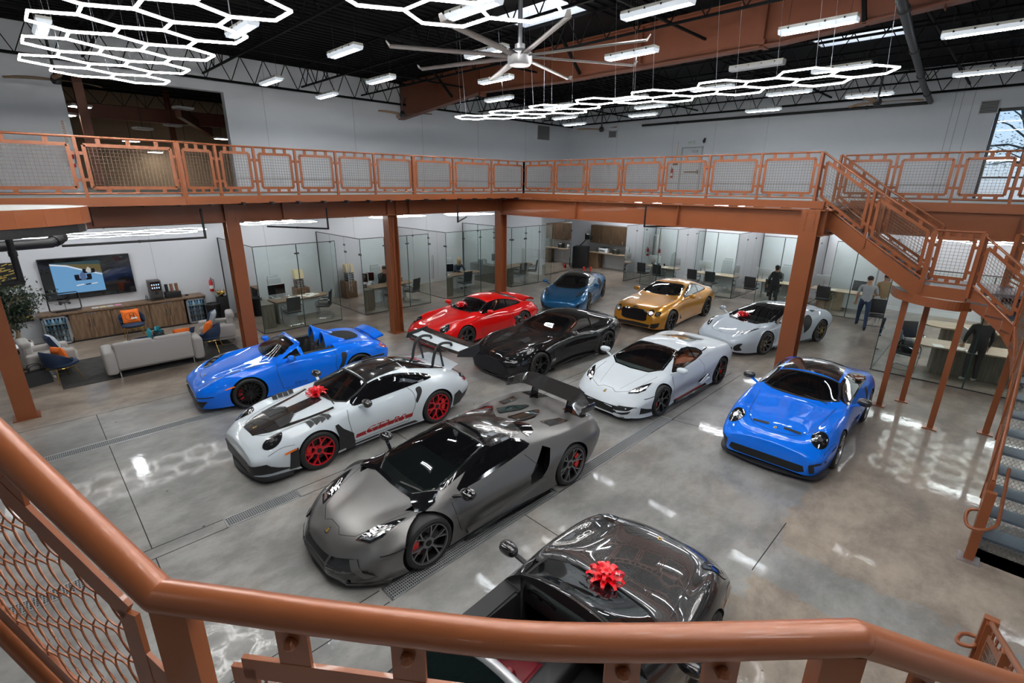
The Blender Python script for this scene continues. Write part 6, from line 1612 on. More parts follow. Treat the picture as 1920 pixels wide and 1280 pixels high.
t = thing('folder_rack', 'rack of beige folders standing on the letter tray', 'folders', (7.5, 19.35, 1.02)); MB().box((0, 0, .01), (.30, .30, .02)).build('rack', BLACK, t, 0)
for i in range(7): MB().box((0, -.12 + .04 * i, .20), (.34, .012, .34), 0, Matrix.Rotation(R(-14), 4, 'X')).build('folder', MANILA, t, 0)
phone(5.4, 17.6, .80, PI / 2, 'black desk phone on the credenza of the first office')
t = thing('glass_trophy', 'clear glass trophy on the credenza beside the lounge', 'trophy', (5.38, 18.4, .80)); MB().lathe([(.09, 0), (.09, .03), (.03, .06), (.03, .16), (.11, .26), (.13, .42), (.12, .42), (.10, .27), (0, .2)], 18).build('cup', glass('clear_glass', (.85, .92, .92), .1), t, 50); MB().rbox((0, 0, .01), (.24, .24, .02), .005).build('base', BLACKG, t, 40)
# second left office: man on the phone
credenza(8.95, 17.9, -PI / 2, 2.6, 'grey-oak credenza along the glass of the second office')
desk(10.35, 17.35, R(2), 'walnut desk of the man on the phone', 2.0, WALNUT)
vchair(10.05, 16.72, 0, 'black visitor chair in front of the man on the phone'); vchair(11.05, 16.85, 20, 'black visitor chair partly behind the conduit column')
ochair(10.35, 18.15, 180, 'grey office chair under the man on the phone')
monitor(9.55, 17.75, .75, R(160), 'white-backed monitor before the man on the phone'); monitor(9.2, 17.5, .80, R(120), 'white-backed monitor on the credenza of the second office')
tray(9.0, 17.2, .80, PI / 2, 'letter tray on the credenza of the second office', 2); phone(8.95, 18.6, .80, PI / 2, 'black desk phone on the credenza of the second office')
papers(10.6, 17.3, .75, .3, 'beige folder on the desk of the man on the phone', .34, .26, m=MANILA, name='folder', cat='folder', h=.015)
t = thing('desk_box', 'brown box on the desk of the man on the phone', 'box', (10.9, 17.5, .75)); MB().rbox((0, 0, .10), (.18, .12, .20), .006).build('carton', WALNUT, t, 40); MB().box((0, 0, .203), (.18, .12, .006)).build('lid', MANILA, t, 0)
# third left office: blond woman
credenza(12.75, 17.95, -PI / 2, 2.7, 'grey-oak credenza along the glass of the third office')
desk(14.1, 17.4, R(2), 'walnut desk of the blond woman', 2.0, WALNUT)
vchair(13.75, 16.75, 0, 'black visitor chair in front of the blond woman')
ochair(14.2, 18.2, 180, 'grey office chair under the blond woman')
monitor(13.15, 18.1, .80, R(110), 'white-backed monitor at the wall end of the third office credenza'); monitor(13.25, 17.35, .75, R(150), 'white-backed monitor on the desk of the blond woman')
tray(12.75, 18.9, .80, 0, 'letter tray on the credenza of the third office', 3)
for i in range(6): papers(12.85 + .07 * i, 18.45 - .02 * i, .80, R(20 * i), 'beige folder in the loose heap on the third office credenza', .36, .28, m=MANILA, name='folder', cat='folder', h=.02 + .02 * i)
# fourth left office
credenza(16.45, 17.95, -PI / 2, 2.7, 'grey-oak credenza in the office behind the corner column')
desk(17.75, 17.35, R(2), 'desk in the office right of the corner column', 1.8, WALNUT)
vchair(17.25, 16.75, 0, 'black visitor chair just right of the corner column'); vchair(18.35, 16.95, 35, 'black visitor chair nearest the white wall end')
monitor(16.9, 18.0, .80, R(120), 'white-backed monitor in the office behind the corner column'); tray(16.45, 18.6, .80, 0, 'letter tray in the office behind the corner column', 3)
t = thing('storage_box', 'blue and tan storage box in the office behind the corner column', 'box', (16.5, 17.3, .80)); MB().rbox((0, 0, .12), (.30, .40, .24), .01).build('carton', mat('box_blue', (.12, .20, .34), .6), t, 40); MB().box((0, 0, .25), (.32, .42, .03)).build('lid', MANILA, t, 0)
# right-hand offices
def right_office(y, idx, who, lab):
    desk(22.75, y, R(-90 + 180), 'oak desk %s' % lab, 1.9)
    vchair(22.05, y + .75, -90, 'black visitor chair %s, far one' % lab); vchair(22.05, y - .10, -90, 'black visitor chair %s, near one' % lab)
    ochair(23.45, y - .05, 90, 'grey office chair %s' % lab)
    monitor(22.85, y + .62, .75, R(-80), 'white monitor %s' % lab)
    papers(22.7, y - .1, .75, .3, 'white paper sheet %s' % lab)
right_office(12.0, 0, None, 'in the office next to the printer counter'); right_office(9.35, 1, None, 'in the office behind the gold coupe')
right_office(6.75, 2, None, 'at the desk of the seated man in the dark jacket')
t = thing('desk', 'long oak desk right of the big near column', 'desk', (22.7, 4.2, 0), R(90), 'office desks with rounded ends')
MB().rbox((0, 0, .735), (2.3, .75, .035), .01).build('desktop', DESKTOP, t, 40); MB().box((.4, .0, .36), (.9, .6, .71)).build('pedestal', DESKTOP, t, 0); MB().box((-1.05, 0, .36), (.10, .10, .72)).build('leg', ALUM, t, 0); MB().box((-.1, .25, .42), (1.8, .02, .55)).build('modesty_panel', PANELW, t, 0)
vchair(22.1, 4.75, -90, 'black visitor chair at the long oak desk, right of the near column'); monitor(22.8, 5.0, .75, R(-80), 'white monitor on the long oak desk'); papers(22.65, 4.6, .75, .2, 'white paper sheet on the long oak desk')
t = thing('ribbed_chair', 'black ribbed-back chair behind the long oak desk', 'chair', (23.45, 3.95, 0), R(85))
MB().rbox((0, 0, .46), (.52, .48, .06), .02).build('seat', LEATHB, t, 40); mb = MB()
for i in range(8): mb.rbox((0, -.24 - .008 * i, .60 + .06 * i), (.50, .04, .055), .015)
mb.build('backrest', LEATHB, t, 40); mb = MB()
for sg in (1, -1): mb.tube([(sg * .24, .20, 0), (sg * .24, .20, .45)], .014, 6); mb.tube([(sg * .24, -.22, 0), (sg * .24, -.22, .5)], .014, 6); mb.tube([(sg * .27, -.2, .66), (sg * .27, .15, .66)], .014, 6)
mb.build('frame', CHROME, t, 40)
for x, y, l in ((22.9, 12.4, 'black cup on the desk next to the printer counter'), (23.0, 12.15, 'second black cup, on the desk beside the printer counter')):
    tag(MB().lathe([(.035, .75), (.042, .86), (.036, .86), (.03, .76)], 12, Matrix.Translation((x, y, .002))).build('cup', BLACK, None, 40), l, 'cup')
# printer niche in the far right corner
t = thing('wall_cabinet', 'dark walnut wall cabinet above the printer counter', 'cabinet', (23.85, 15.75, 0)); MB().box((0, 0, 1.95), (.50, 3.0, 1.0)).build('body', WALNUTD, t, 0)
for i in range(4):
    f = MB().box((-.258, -1.125 + .75 * i, 1.95), (.016, .74, .98)).build('door', WALNUTD, t, 0); MB().box((-.275, -1.125 + .75 * i - .3, 1.58), (.014, .014, .16)).build('handle', ALUM, f, 0)
t = thing('printer_counter', 'walnut counter with open knee space under the wall cabinet', 'counter', (23.78, 15.75, 0)); MB().box((0, 0, .92), (.64, 3.1, .04)).build('countertop', DESKTOP, t, 0); MB().box((0, 1.2, .45), (.58, .62, .90)).build('base', WALNUT, t, 0); f = MB().box((0, -1.25, .45), (.58, .60, .90)).build('base', WALNUT, t, 0)
for z in (.2, .5, .78): MB().box((-.298, -1.25, z), (.014, .56, .24)).build('drawer', WALNUT, t, 0)
t = thing('printer', 'white printer on the counter in the far corner', 'printer', (23.75, 16.35, .94)); MB().rbox((0, 0, .13), (.42, .52, .26), .03).build('body', WHITE, t, 40); MB().rbox((0, 0, .28), (.34, .44, .05), .015).build('lid', BLACK, t, 40); MB().box((-.215, 0, .12), (.01, .36, .05)).build('slot', BLACK, t, 0)
tray(23.75, 15.55, .94, PI / 2, 'black letter tray next to the white printer', 4)
t = thing('tool_cabinet', 'tall black cabinet with an angled screen arm in the far corner', 'cabinet', (22.9, 17.35, 0), R(20)); MB().rbox((0, 0, .68), (.7, .8, 1.20), .02).build('body', BLACK, t, 40)
for q in (1, -1):
    for p in (1, -1): MB().ell((q * .28, p * .32, .045), (.045, .03, .045), 10, 6).build('wheel', RUBBER, t, 40)
mb = MB().bar((0, .1, 1.28), (-.05, -.35, 1.75), .06, .05); mb.build('screen_arm', BLACK, t, 0); MB().rbox((-.08, -.42, 1.85), (.05, .42, .34), .01).build('screen', BLACKG, t, 40)
for x, y, l in ((22.45, 16.75, 'red can on the floor by the black corner cabinet'), (22.75, 16.5, 'second red can, right of the black corner cabinet')):
    tag(MB().lathe([(.07, 0), (.07, .18), (.03, .22), (0, .22)], 14, Matrix.Translation((x, y, 0))).build('can', mat('can_red', (.5, .03, .02), .4), None, 40), l, 'can')
d = struct('door_2', MB().box((WX - .02, 13.85, 1.04), (.05, .95, 2.06)), mat('door_grey', (.50, .52, .53), .5))
mb = MB()
for y in (13.33, 14.37): mb.box((WX - .03, y, 1.05), (.08, .07, 2.14))
mb.box((WX - .03, 13.85, 2.12), (.08, 1.1, .07)); mb.build('door_frame', mat('frame_white', (.7, .72, .73), .5), d, 0)
# near office under the stair
t = thing('desk', 'round-ended oak desk in the near office under the stair', 'desk', (16.75, .15, 0), R(100), 'office desks with rounded ends')
pts = [(-1.2, -.45)] + [(.75 + .45 * math.cos(R(a)), .45 * math.sin(R(a))) for a in range(-90, 91, 10)] + [(-1.2, .45)]
MB().prism([(a, b, .715) for a, b in pts], (0, 0, .035)).build('desktop', DESKTOP, t, 0); MB().box((-.2, 0, .36), (1.8, .6, .70)).build('base', CREDZ, t, 0)
t = thing('desk', 'second round-ended oak desk, farther back under the stair', 'desk', (19.3, .2, 0), R(100), 'office desks with rounded ends')
MB().prism([(a, b, .715) for a, b in pts], (0, 0, .035)).build('desktop', DESKTOP, t, 0); MB().box((-.2, 0, .36), (1.8, .6, .70)).build('base', CREDZ, t, 0)
vchair(16.25, 1.35, 170, 'black visitor chair with a bag on it, by the glass under the stair'); vchair(17.6, 1.45, 120, 'black visitor chair behind the round-ended desk'); vchair(17.0, -1.3, 20, 'black visitor chair beside the standing woman in black'); vchair(20.4, 2.75, 100, 'black visitor chair with tilted back, beside the man in the tan sweater')
for x, y, rz, l in ((17.05, .35, 200, 'black-framed laptop screen on the near round-ended desk'), (17.1, -.2, 170, 'second dark screen on the near round-ended desk')):
    t = thing('computer_monitor', l, 'monitor', (x, y, .75), R(rz)); MB().rbox((0, 0, .27), (.52, .03, .34), .01).build('housing', ALUM, t, 40); MB().box((0, .018, .27), (.48, .006, .30)).build('screen', BLACKG, t, 0); MB().bar((0, -.02, .01), (0, -.02, .2), .08, .02).build('stand', ALUM, t, 0)
for x, y, a in ((16.35, .75, .3), (16.45, .35, -.2), (16.3, .1, .1)): papers(x, y, .75, a, 'white paper sheet on the round-ended desk under the stair')
t = thing('backpack', 'black backpack lying on the visitor chair by the glass', 'bag', (16.25, 1.33, .49)); MB().ell((0, 0, .16), (.2, .16, .18), 16, 10, None, .7).build('bag_body', LEATHB, t, 40); MB().tube(crom([(-.08, .12, .1), (-.1, .2, .2), (-.06, .14, .3)], 4), .015, 6).build('strap', BLACK, t, 40)
# ------------------------------------------------------------------ lounge under the gallery
GREYL = mat('sofa_leather', (.37, .355, .335), .55, bump=.08, bscale=80)
NAVY = mat('navy_velvet', (.012, .030, .075), .75)
ORANGE = mat('orange_cloth', (.85, .17, .015), .8)
PGREY = mat('pillow_grey', (.45, .50, .55), .85)
def sofa():
    t = thing('sofa', 'long grey leather sofa seen from behind, facing the television', 'sofa', (1.93, 15.05, 0), R(-2))
    MB().rbox((0, .05, .30), (1.96, .86, .26), .05).build('base', GREYL, t, 45)
    for q in (-.43, .43): MB().rbox((q, .10, .46), (.84, .62, .14), .05).build('seat_cushion', GREYL, t, 45)
    MB().rbox((0, -.36, .52), (1.62, .16, .62), .05).build('backrest', GREYL, t, 45)
    for q in (-.42, .42): MB().rbox((q, -.33, .80), (.83, .20, .17), .07).build('headrest', GREYL, t, 45)
    for sg in (1, -1): MB().rbox((sg * .92, -.02, .42), (.24, .92, .58), .07).build('armrest', GREYL, t, 45)
    for x, y in ((-.78, -.36), (.78, -.36), (-.78, .36), (.78, .36)): MB().bar((x, y, 0), (x, y, .18), .05, .02).build('leg', CHROME, t, 0)
sofa()
def armchair(x, y, rz, label):
    t = thing('armchair', label, 'armchair', (x, y, 0), rz, 'grey leather armchairs'); MB().rbox((0, .02, .32), (.95, .85, .26), .05).build('base', GREYL, t, 45)
    MB().rbox((0, .08, .48), (.56, .64, .14), .05).build('seat_cushion', GREYL, t, 45); MB().rbox((0, -.34, .55), (.60, .18, .56), .06).build('backrest', GREYL, t, 45); MB().rbox((0, -.36, .86), (.64, .22, .17), .07).build('headrest', GREYL, t, 45)
    for sg in (1, -1): MB().rbox((sg * .40, .02, .46), (.24, .90, .38), .06).build('armrest', GREYL, t, 45)
    for sg in (1, -1):
        mb = MB().bar((sg * .36, -.38, .02), (sg * .36, .38, .02), .05, .02); mb.bar((sg * .36, -.36, .02), (sg * .36, -.36, .2), .05, .02); mb.bar((sg * .36, .36, .02), (sg * .36, .36, .2), .05, .02); mb.build('leg', CHROME, t, 0)
armchair(-.05, 16.35, R(-84), 'grey leather armchair on the left, beside the tree'); armchair(3.72, 16.15, R(78), 'grey leather armchair on the right, in front of the trash can')
def shell_chair(x, y, rz, label):
    t = thing('shell_chair', label, 'chair', (x, y, 0), rz, 'navy shell chairs with brass legs')
    G = []
    for i in range(25):
        a = R(-205 + 230 * i / 24); hgt = .80 - .30 * (abs(i - 12) / 12) ** 2.2
        G.append([(.30 * math.cos(a) * k, .29 * math.sin(a) * k - .0, z) for k, z in ((.80, .40), (.97, .48), (1.06, .60), (1.10, hgt), (1.04, hgt + .015), (.98, hgt - .01), (.90, .58), (.80, .48))])
    MB().grid(G).build('backrest', NAVY, t, 60)
    MB().ell((0, .04, .44), (.30, .30, .07), 22, 10, None, .75).build('seat', NAVY, t, 50)
    mb = MB().tube([(.27 * math.cos(R(a)), .26 * math.sin(R(a)), .37) for a in range(0, 360, 15)], .010, 6, True); mb.build('frame', GOLDM, t, 50)
    for sx in (1, -1):
        for sy in (1, -1): MB().tube([(sx * .18, sy * .18, .37), (sx * .25, sy * .26, 0)], .011, 6).build('leg', GOLDM, t, 50)
    return t
shell_chair(.12, 15.45, R(-62), 'navy shell chair with its back to us, left of the sofa'); shell_chair(3.30, 15.45, R(62), 'navy shell chair seen from the side, right of the sofa'); shell_chair(2.0, 18.45, R(180), 'navy shell chair facing us, holding the orange emblem cushion')
def cushion(x, y, z, rz, tilt, label, m, s=.42, m2=None, th=.09):
    t = thing('cushion', label, 'cushion', (x, y, z), rz); M = Matrix.Rotation(tilt, 4, 'X'); G = []
    n = 12
    for f in (1, -1):
        G = []
        for i in range(n + 1):
            row = []
            for j in range(n + 1):
                u, v = -1 + 2 * i / n, -1 + 2 * j / n; b = (1 - u ** 4) ** .6 * (1 - v ** 4) ** .6; k = 1 - .07 * (1 - abs(u) ** 3) * abs(v) ** 3 - .0
                k2 = 1 - .07 * (1 - abs(v) ** 3) * abs(u) ** 3
                row.append(M @ Vector((u * s / 2 * k2, f * th * b, v * s / 2 * k)))
            G.append(row)
        MB().grid(G).build('cover', m if f > 0 or m2 is None else m2, t, 60)
    return t, M
c, M = cushion(1.99, 18.45, .68, PI, R(16), 'orange cushion with a dark round emblem on the facing shell chair', ORANGE, .46)
ink = mat('emblem_ink', (.05, .02, .01), .8); wht = mat('emblem_white', (.8, .78, .72), .8)
mb = MB(); mb.tube([M @ Vector((.15 * math.cos(a), .098, .15 * math.sin(a) * .8)) for a in [2 * PI * i / 32 for i in range(32)]], .004, 4, True)
text_on(mb, 'H', .20, M @ Vector((-.02, .105, .01)), M @ Vector((-1, 0, 0)), M @ Vector((0, 0, 1))); mb.build('emblem', ink, c, 0)
mb = MB(); mb.box(M @ Vector((-.06, .103, -.06)), (.15, .004, .05), 0, M); mb.build('emblem', wht, c, 0)
cushion(.16, 15.62, .62, R(-62), R(14), 'orange cushion in the navy shell chair left of the sofa', ORANGE, .40); cushion(3.34, 15.60, .64, R(62), R(14), 'orange cushion in the navy shell chair right of the sofa', ORANGE, .42)
cushion(.10, 16.55, .74, R(-75), R(22), 'grey and navy cushion in the left grey armchair', PGREY, .40, NAVY); cushion(3.66, 16.40, .76, R(60), R(20), 'navy and white striped cushion in the right grey armchair', NAVY, .42, PGREY)
cushion(2.62, 15.18, .70, R(-2), R(20), 'orange cushion half hidden behind the sofa back', ORANGE, .40); cushion(2.75, 15.24, .68, R(8), R(24), 'navy cushion half hidden behind the sofa back', NAVY, .40)
struct('rug', MB().box((2.0, 15.9, .006), (3.9, 2.3, .012)), mat('rug_charcoal', (.05, .048, .046), .95, var=.6, vscale=6, bump=.3, bscale=90)); o = bpy.data.objects['rug']; del o['kind']; tag(o, 'charcoal patterned rug under the sofa and coffee table', 'rug')
# coffee table
t = thing('coffee_table', 'low round coffee table with a glossy dark top, behind the sofa', 'table', (2.05, 16.1, 0)); MB().lathe([(0, .40), (.62, .40), (.64, .41), (.64, .43), (.62, .44), (0, .44)], 40).build('table_top', BLACKG, t, 30); MB().lathe([(.35, .012), (.33, .03), (.06, .06), (.05, .40)], 24).build('pedestal', GOLDM, t, 40)
def book(x, y, z, rz, label, m, w=.30, d=.23, h=.03):
    t = thing('book', label, 'book', (x, y, z + .001), rz, 'books and magazines on the coffee table'); MB().box((0, 0, h / 2), (w * .97, d * .97, h * .8)).build('pages', PAPER, t, 0); mb = MB(); mb.box((0, 0, h * .95), (w, d, .003)); mb.box((0, 0, .0015), (w, d, .003)); mb.box((-w / 2, 0, h / 2), (.003, d, h * .95)); mb.build('cover', m, t, 0)
book(1.55, 16.0, .44, .2, 'white magazine at the left end of the coffee table', PAPER, .34, .26, .02); book(1.78, 16.32, .44, -.4, 'grey photo book on the coffee table, behind the white magazine', mat('cover_grey', (.25, .27, .29), .5)); book(1.95, 15.9, .44, .5, 'green book on the coffee table', mat('cover_green', (.09, .16, .09), .4)); book(2.35, 16.05, .44, -.2, 'blue-green art book on the right of the coffee table', mat('cover_teal', (.05, .16, .20), .35), .38, .30, .02)
TEAL = mat('teal_glaze', (.02, .33, .42), .25, coat=.5)
tag(MB().lathe([(.045, 0), (.055, .02), (.055, .22), (.04, .26), (.025, .27), (.025, .30), (0, .30)], 18, Matrix.Translation((2.08, 16.35, .441))).build('bottle', TEAL, None, 50), 'teal bottle on the coffee table', 'bottle')
t = thing('ice_bucket', 'dark glass bowl holding teal cloth, on the coffee table', 'bowl', (2.3, 16.42, .441)); MB().lathe([(.09, 0), (.13, .03), (.14, .16), (.13, .16), (.11, .04), (0, .03)], 24).build('bowl', mat('smoked', (.05, .07, .08), .1, coat=1), t, 50); mb = MB()
for i in range(7): a = i * .9; mb.ell((.04 * math.cos(a), .04 * math.sin(a), .17 + .015 * i), (.05, .02, .07), 8, 6, Matrix.Rotation(a, 4, 'Z') @ Matrix.Rotation(R(25), 4, 'X'))
mb.build('cloth', TEAL, t, 50)
# sideboard: fridge, three door units, fridge, one worktop
def fridge(x, label):
    t = thing('beverage_fridge', label, 'fridge', (x, 19.34, 0), 0, 'beverage fridges in the sideboard'); mb = MB(); mb.box((0, .26, .43), (.60, .02, .86)); mb.box((-.29, 0, .43), (.02, .54, .86)); mb.box((.29, 0, .43), (.02, .54, .86)); mb.box((0, 0, .02), (.60, .54, .04)); mb.box((0, 0, .85), (.60, .54, .02)); mb.build('body', BLACK, t, 0)
    d = MB().mat(0)
    for q in (1, -1): d.box((q * .265, -.29, .44), (.05, .03, .82)); d.box((0, -.29, .44 + q * .385), (.58, .03, .05))
    dr = d.build('door', ALUM, t, 0); MB().box((0, -.285, .44), (.48, .008, .72)).build('door_glass', glass('fridge_glass', (.80, .90, .95), .08), dr, 0); MB().bar((.30, -.33, .2), (.30, -.33, .7), .015, .015).build('handle', ALUM, dr, 0)
    for z in (.25, .42, .60):
        MB().box((0, -.02, z), (.54, .44, .012)).build('shelf', DESKTOP, t, 0)
    for z in (.06, .26, .43, .61):
        for i in range(6): MB().lathe([(.032, 0), (.032, .10), (.014, .13), (.014, .15), (0, .15)], 10, Matrix.Translation((-.21 + .084 * i, -.12, z))).build('bottle', mat('bottle_blue', (.20, .34, .44), .2) if i % 2 else PAPER, t, 50)
    MB().box((0, -.1, .80), (.46, .3, .01)).build('lamp', emis('fridge_lamp', (.6, .8, 1), .8), t, 0)
fridge(.30, 'glass-door drinks fridge at the left end of the sideboard'); fridge(3.88, 'glass-door drinks fridge at the right end of the sideboard')
for i, x in enumerate((1.10, 2.08, 3.06)):
    t = thing('sideboard_cabinet', ['walnut cabinet next to the left drinks fridge', 'walnut cabinet behind the facing navy chair, middle of the sideboard', 'walnut cabinet next to the right drinks fridge'][i], 'cabinet', (x, 19.36, 0), 0, 'walnut sideboard cabinets'); MB().box((0, .02, .45), (.97, .56, .80)).build('body', WALNUT, t, 0); MB().box((0, -.20, .03), (.97, .06, .06)).build('plinth', BLACK, t, 0)
    for q in (1, -1):
        d = MB().box((q * .243, -.27, .46), (.475, .018, .78)).build('door', WALNUT, t, 0); MB().box((q * .05, -.288, .52), (.014, .016, .24)).build('handle', DARKMET, d, 0)
    MB().box((0, -.285, .83), (.30, .012, .014)).build('trim_pull', ALUM, t, 0)
tag(MB().box((2.08, 19.37, .895), (4.22, .64, .045)).build('worktop', WALNUT, None, 0), 'continuous walnut worktop on the sideboard cabinets', 'worktop')
# television
t = thing('television', 'large wall-mounted television showing a motor race', 'television', (1.345, WY - .10, 1.83)); MB().rbox((0, .03, 0), (2.14, .10, 1.22), .01).build('housing', BLACK, t, 40); MB().box((0, -.024, 0), (2.10, .006, 1.18)).build('screen', BLACKG, t, 0)
def scr(m, st): return emis('screen_' + m, st[:3], st[3])
def pic(poly, m, y, par): MB().add([(a, y, b) for a, b in poly], [tuple(range(len(poly)))]).build('race_picture', m, par, 0)
sc = MB().box((-.25, -.0285, .02), (1.14, .002, .92)).build('picture', scr('track', (.16, .36, .62, .40)), t, 0)
pic([(-.82, .48), (.32, .48), (.32, .10), (.05, .18), (-.45, .40), (-.82, .47)], scr('verge', (.16, .13, .06, .35)), -.0300, sc); pic([(-.82, .48), (.32, .48), (.32, .36), (-.2, .40), (-.82, .46)], scr('trees', (.05, .09, .10, .35)), -.0305, sc)
pic([(-.82, .42), (-.45, .35), (.05, .13), (.32, .04), (.32, .07), (.05, .17), (-.45, .39), (-.82, .46)], scr('kerb', (.70, .72, .74, .42)), -.0310, sc)
def racer(cx, cz, s, col):
    dk = scr('tyres', (.01, .01, .015, .5)); cm = scr('racer' + str(col), (*col, .4))
    for q in (-.13, .13): pic([(cx + q * s * 1.0 - .05 * s, cz - .08 * s), (cx + q * s + .05 * s, cz - .08 * s), (cx + q * s + .05 * s, cz + .06 * s), (cx + q * s - .05 * s, cz + .06 * s)], dk, -.0320, sc)
    pic([(cx - .17 * s, cz - .10 * s), (cx + .17 * s, cz - .10 * s), (cx + .15 * s, cz - .05 * s), (cx - .15 * s, cz - .05 * s)], dk, -.0322, sc)
    pic([(cx - .05 * s, cz - .09 * s), (cx + .05 * s, cz - .09 * s), (cx + .07 * s, cz + .05 * s), (cx, cz + .14 * s), (cx - .07 * s, cz + .05 * s)], cm, -.0325, sc)
racer(.02, .20, .8, (.5, .5, .48)); racer(-.14, .03, 1.1, (.10, .14, .28))
pic([(-.34, -.24), (-.16, -.22), (-.16, -.19), (-.34, -.21)], scr('caption', (.7, .72, .75, .42)), -.031, sc); pic([(-.12, -.235), (.0, -.225), (.0, -.19), (-.12, -.20)], scr('caption_dark', (.03, .03, .04, .5)), -.031, sc); pic([(.02, -.22), (.16, -.205), (.16, -.18), (.02, -.195)], scr('caption', (.7, .72, .75, .42)), -.031, sc)
# objects on the worktop
WT = .918
t = thing('coffee_machine', 'tall black coffee machine with a lit screen on the worktop', 'coffee machine', (2.88, 19.42, WT)); MB().rbox((0, 0, .33), (.34, .36, .62), .02).build('body', mat('machine_grey', (.09, .085, .08), .4, .4), t, 40); MB().box((0, -.19, .46), (.26, .02, .28)).build('screen', BLACKG, t, 0); mb = MB()
for i in range(4):
    for j in range(2): mb.box((-.09 + .06 * i, -.202, .41 + .10 * j), (.03, .003, .05))
mb.build('icons', emis('icons', (.6, .8, 1), .5), t, 0); MB().box((0, -.18, .08), (.24, .12, .03)).build('drip_tray', BLACK, t, 0); MB().box((0, -.15, .24), (.08, .10, .08)).build('spout', BLACK, t, 0); MB().box((.0, 0, -.0 + .01), (.36, .38, .02)).build('base', BLACK, t, 0)
t = thing('cup_dispenser', 'black holder with three leaning stacks of paper cups', 'cup holder', (3.34, 19.42, WT)); MB().rbox((0, 0, .10), (.44, .26, .20), .01).build('stand', BLACK, t, 40)
for i in range(3): MB().lathe([(.04, 0), (.048, .30), (.044, .30)], 14, Matrix.Translation((-.14 + .14 * i, -.02, .16)) @ Matrix.Rotation(R(-10), 4, 'X')).build('cup_stack', mat('cup_brown', (.22, .09, .04), .6) if i else BLACK, t, 40)
tag(MB().lathe([(.05, 0), (.055, .03), (0, .06)], 14, Matrix.Translation((3.72, 19.40, WT))).build('bowl', BLACK, None, 40), 'small black bowl beside the cup holder', 'bowl')
tag(MB().lathe([(.03, 0), (.032, .14), (.012, .18), (.012, .20), (0, .20)], 12, Matrix.Translation((2.60, 19.35, WT))).build('water_bottle', glass('water', (.8, .9, .95), .1), None, 50), 'clear water bottle left of the coffee machine', 'bottle')
for i, (x, c, l) in enumerate(((1.28, (.7, .7, .68), 'white leaflet at the left end of the leaflet row'), (1.46, (.72, .68, .42), 'pale yellow leaflet on the worktop'), (1.64, (.62, .64, .62), 'grey leaflet on the worktop, between yellow and pink'), (1.84, (.75, .35, .55), 'pink leaflet on the worktop'))):
    papers(x, 19.32, WT, .05 * i, l, .16, .22, m=mat('leaflet%d' % i, c, .7), group='leaflets on the sideboard worktop')
t = thing('model_display', 'black square frame holding a small model on the worktop', 'ornament', (.62, 19.32, WT), R(6)); mb = MB().tube([(-.32, 0, .03), (.32, 0, .03), (.36, 0, .08), (.36, 0, .50), (.32, 0, .55), (-.32, 0, .55), (-.36, 0, .50), (-.36, 0, .08)], .014, 8, True); mb.build('frame', BLACK, t, 50); mb = MB().ell((0, 0, .28), (.13, .05, .03), 12, 8); mb.ell((-.08, 0, .30), (.05, .06, .02), 10, 6); mb.bar((-.14, 0, .24), (.14, 0, .34), .03, .02)
for q in (-.1, .1): mb.lathe([(.035, -.03), (.035, .03)], 12, Matrix.Translation((q, -.04, .25)) @ Matrix.Rotation(PI / 2, 4, 'X'))
mb.build('model', DARKMET, t, 40); MB().tube([(0, 0, .34), (0, 0, .55)], .003, 4).build('cord', BLACK, t, 0); MB().bar((0, 0, .03), (0, 0, .25), .012, .012).build('stand', BLACK, t, 0); MB().rbox((0, 0, .012), (.5, .14, .02), .004).build('base', BLACK, t, 40)
def extinguisher(x, y, z, rz, label):
    t = thing('fire_extinguisher', label, 'fire extinguisher', (x, y, z), rz, 'red fire extinguishers on the walls'); RED = mat('extinguisher_red', (.55, .012, .012), .3, coat=.5); MB().lathe([(.0, 0), (.06, .0), (.065, .02), (.065, .34), (.04, .40), (.02, .42), (0, .42)], 16).build('cylinder', RED, t, 50); MB().lathe([(.066, .10), (.066, .22)], 16, None, False).build('tag', PAPER, t, 50)
    mb = MB().bar((0, 0, .42), (0, -.08, .50), .03, .02); mb.bar((0, 0, .44), (0, -.10, .45), .025, .012); mb.build('valve', CHROME, t, 0); MB().tube(crom([(.0, -.02, .45), (.08, -.05, .40), (.08, -.05, .2), (.07, -.04, .1)], 4), .010, 6).build('hose', BLACK, t, 40)
extinguisher(4.55, WY - .10, .92, 0, 'fire extinguisher on the white wall right of the sideboard'); extinguisher(1.62, WY - .10, 4.98, 0, 'fire extinguisher on the gallery, left of the wide opening'); extinguisher(WX - .10, 12.85, 5.0, -PI / 2, 'fire extinguisher on the gallery beside the white door'); extinguisher(WX - .10, 13.1, 1.0, -PI / 2, 'fire extinguisher beside the grey door under the gallery')
t = thing('pedestal', 'black plinth carrying the gold bowl', 'plinth', (4.66, 19.0, 0)); MB().rbox((0, 0, .42), (.30, .30, .84), .006).build('body', BLACK, t, 40); MB().box((0, 0, .85), (.32, .32, .02)).build('top', BLACKG, t, 0)
t = thing('gold_bowl', 'spiky gold bowl on the black plinth', 'bowl', (4.66, 19.0, .861)); MB().lathe([(.05, 0), (.11, .04), (.14, .12), (.12, .12), (.09, .05), (0, .03)], 20).build('bowl', GOLDM, t, 50); mb = MB()
for i in range(10): a = 2 * PI * i / 10; mb.lathe([(.014, 0), (.0, .14)], 6, Matrix.Translation((.12 * math.cos(a), .12 * math.sin(a), .10)) @ Matrix.Rotation(a, 4, 'Z') @ Matrix.Rotation(R(25), 4, 'Y'))
mb.build('spike', GOLDM, t, 0)
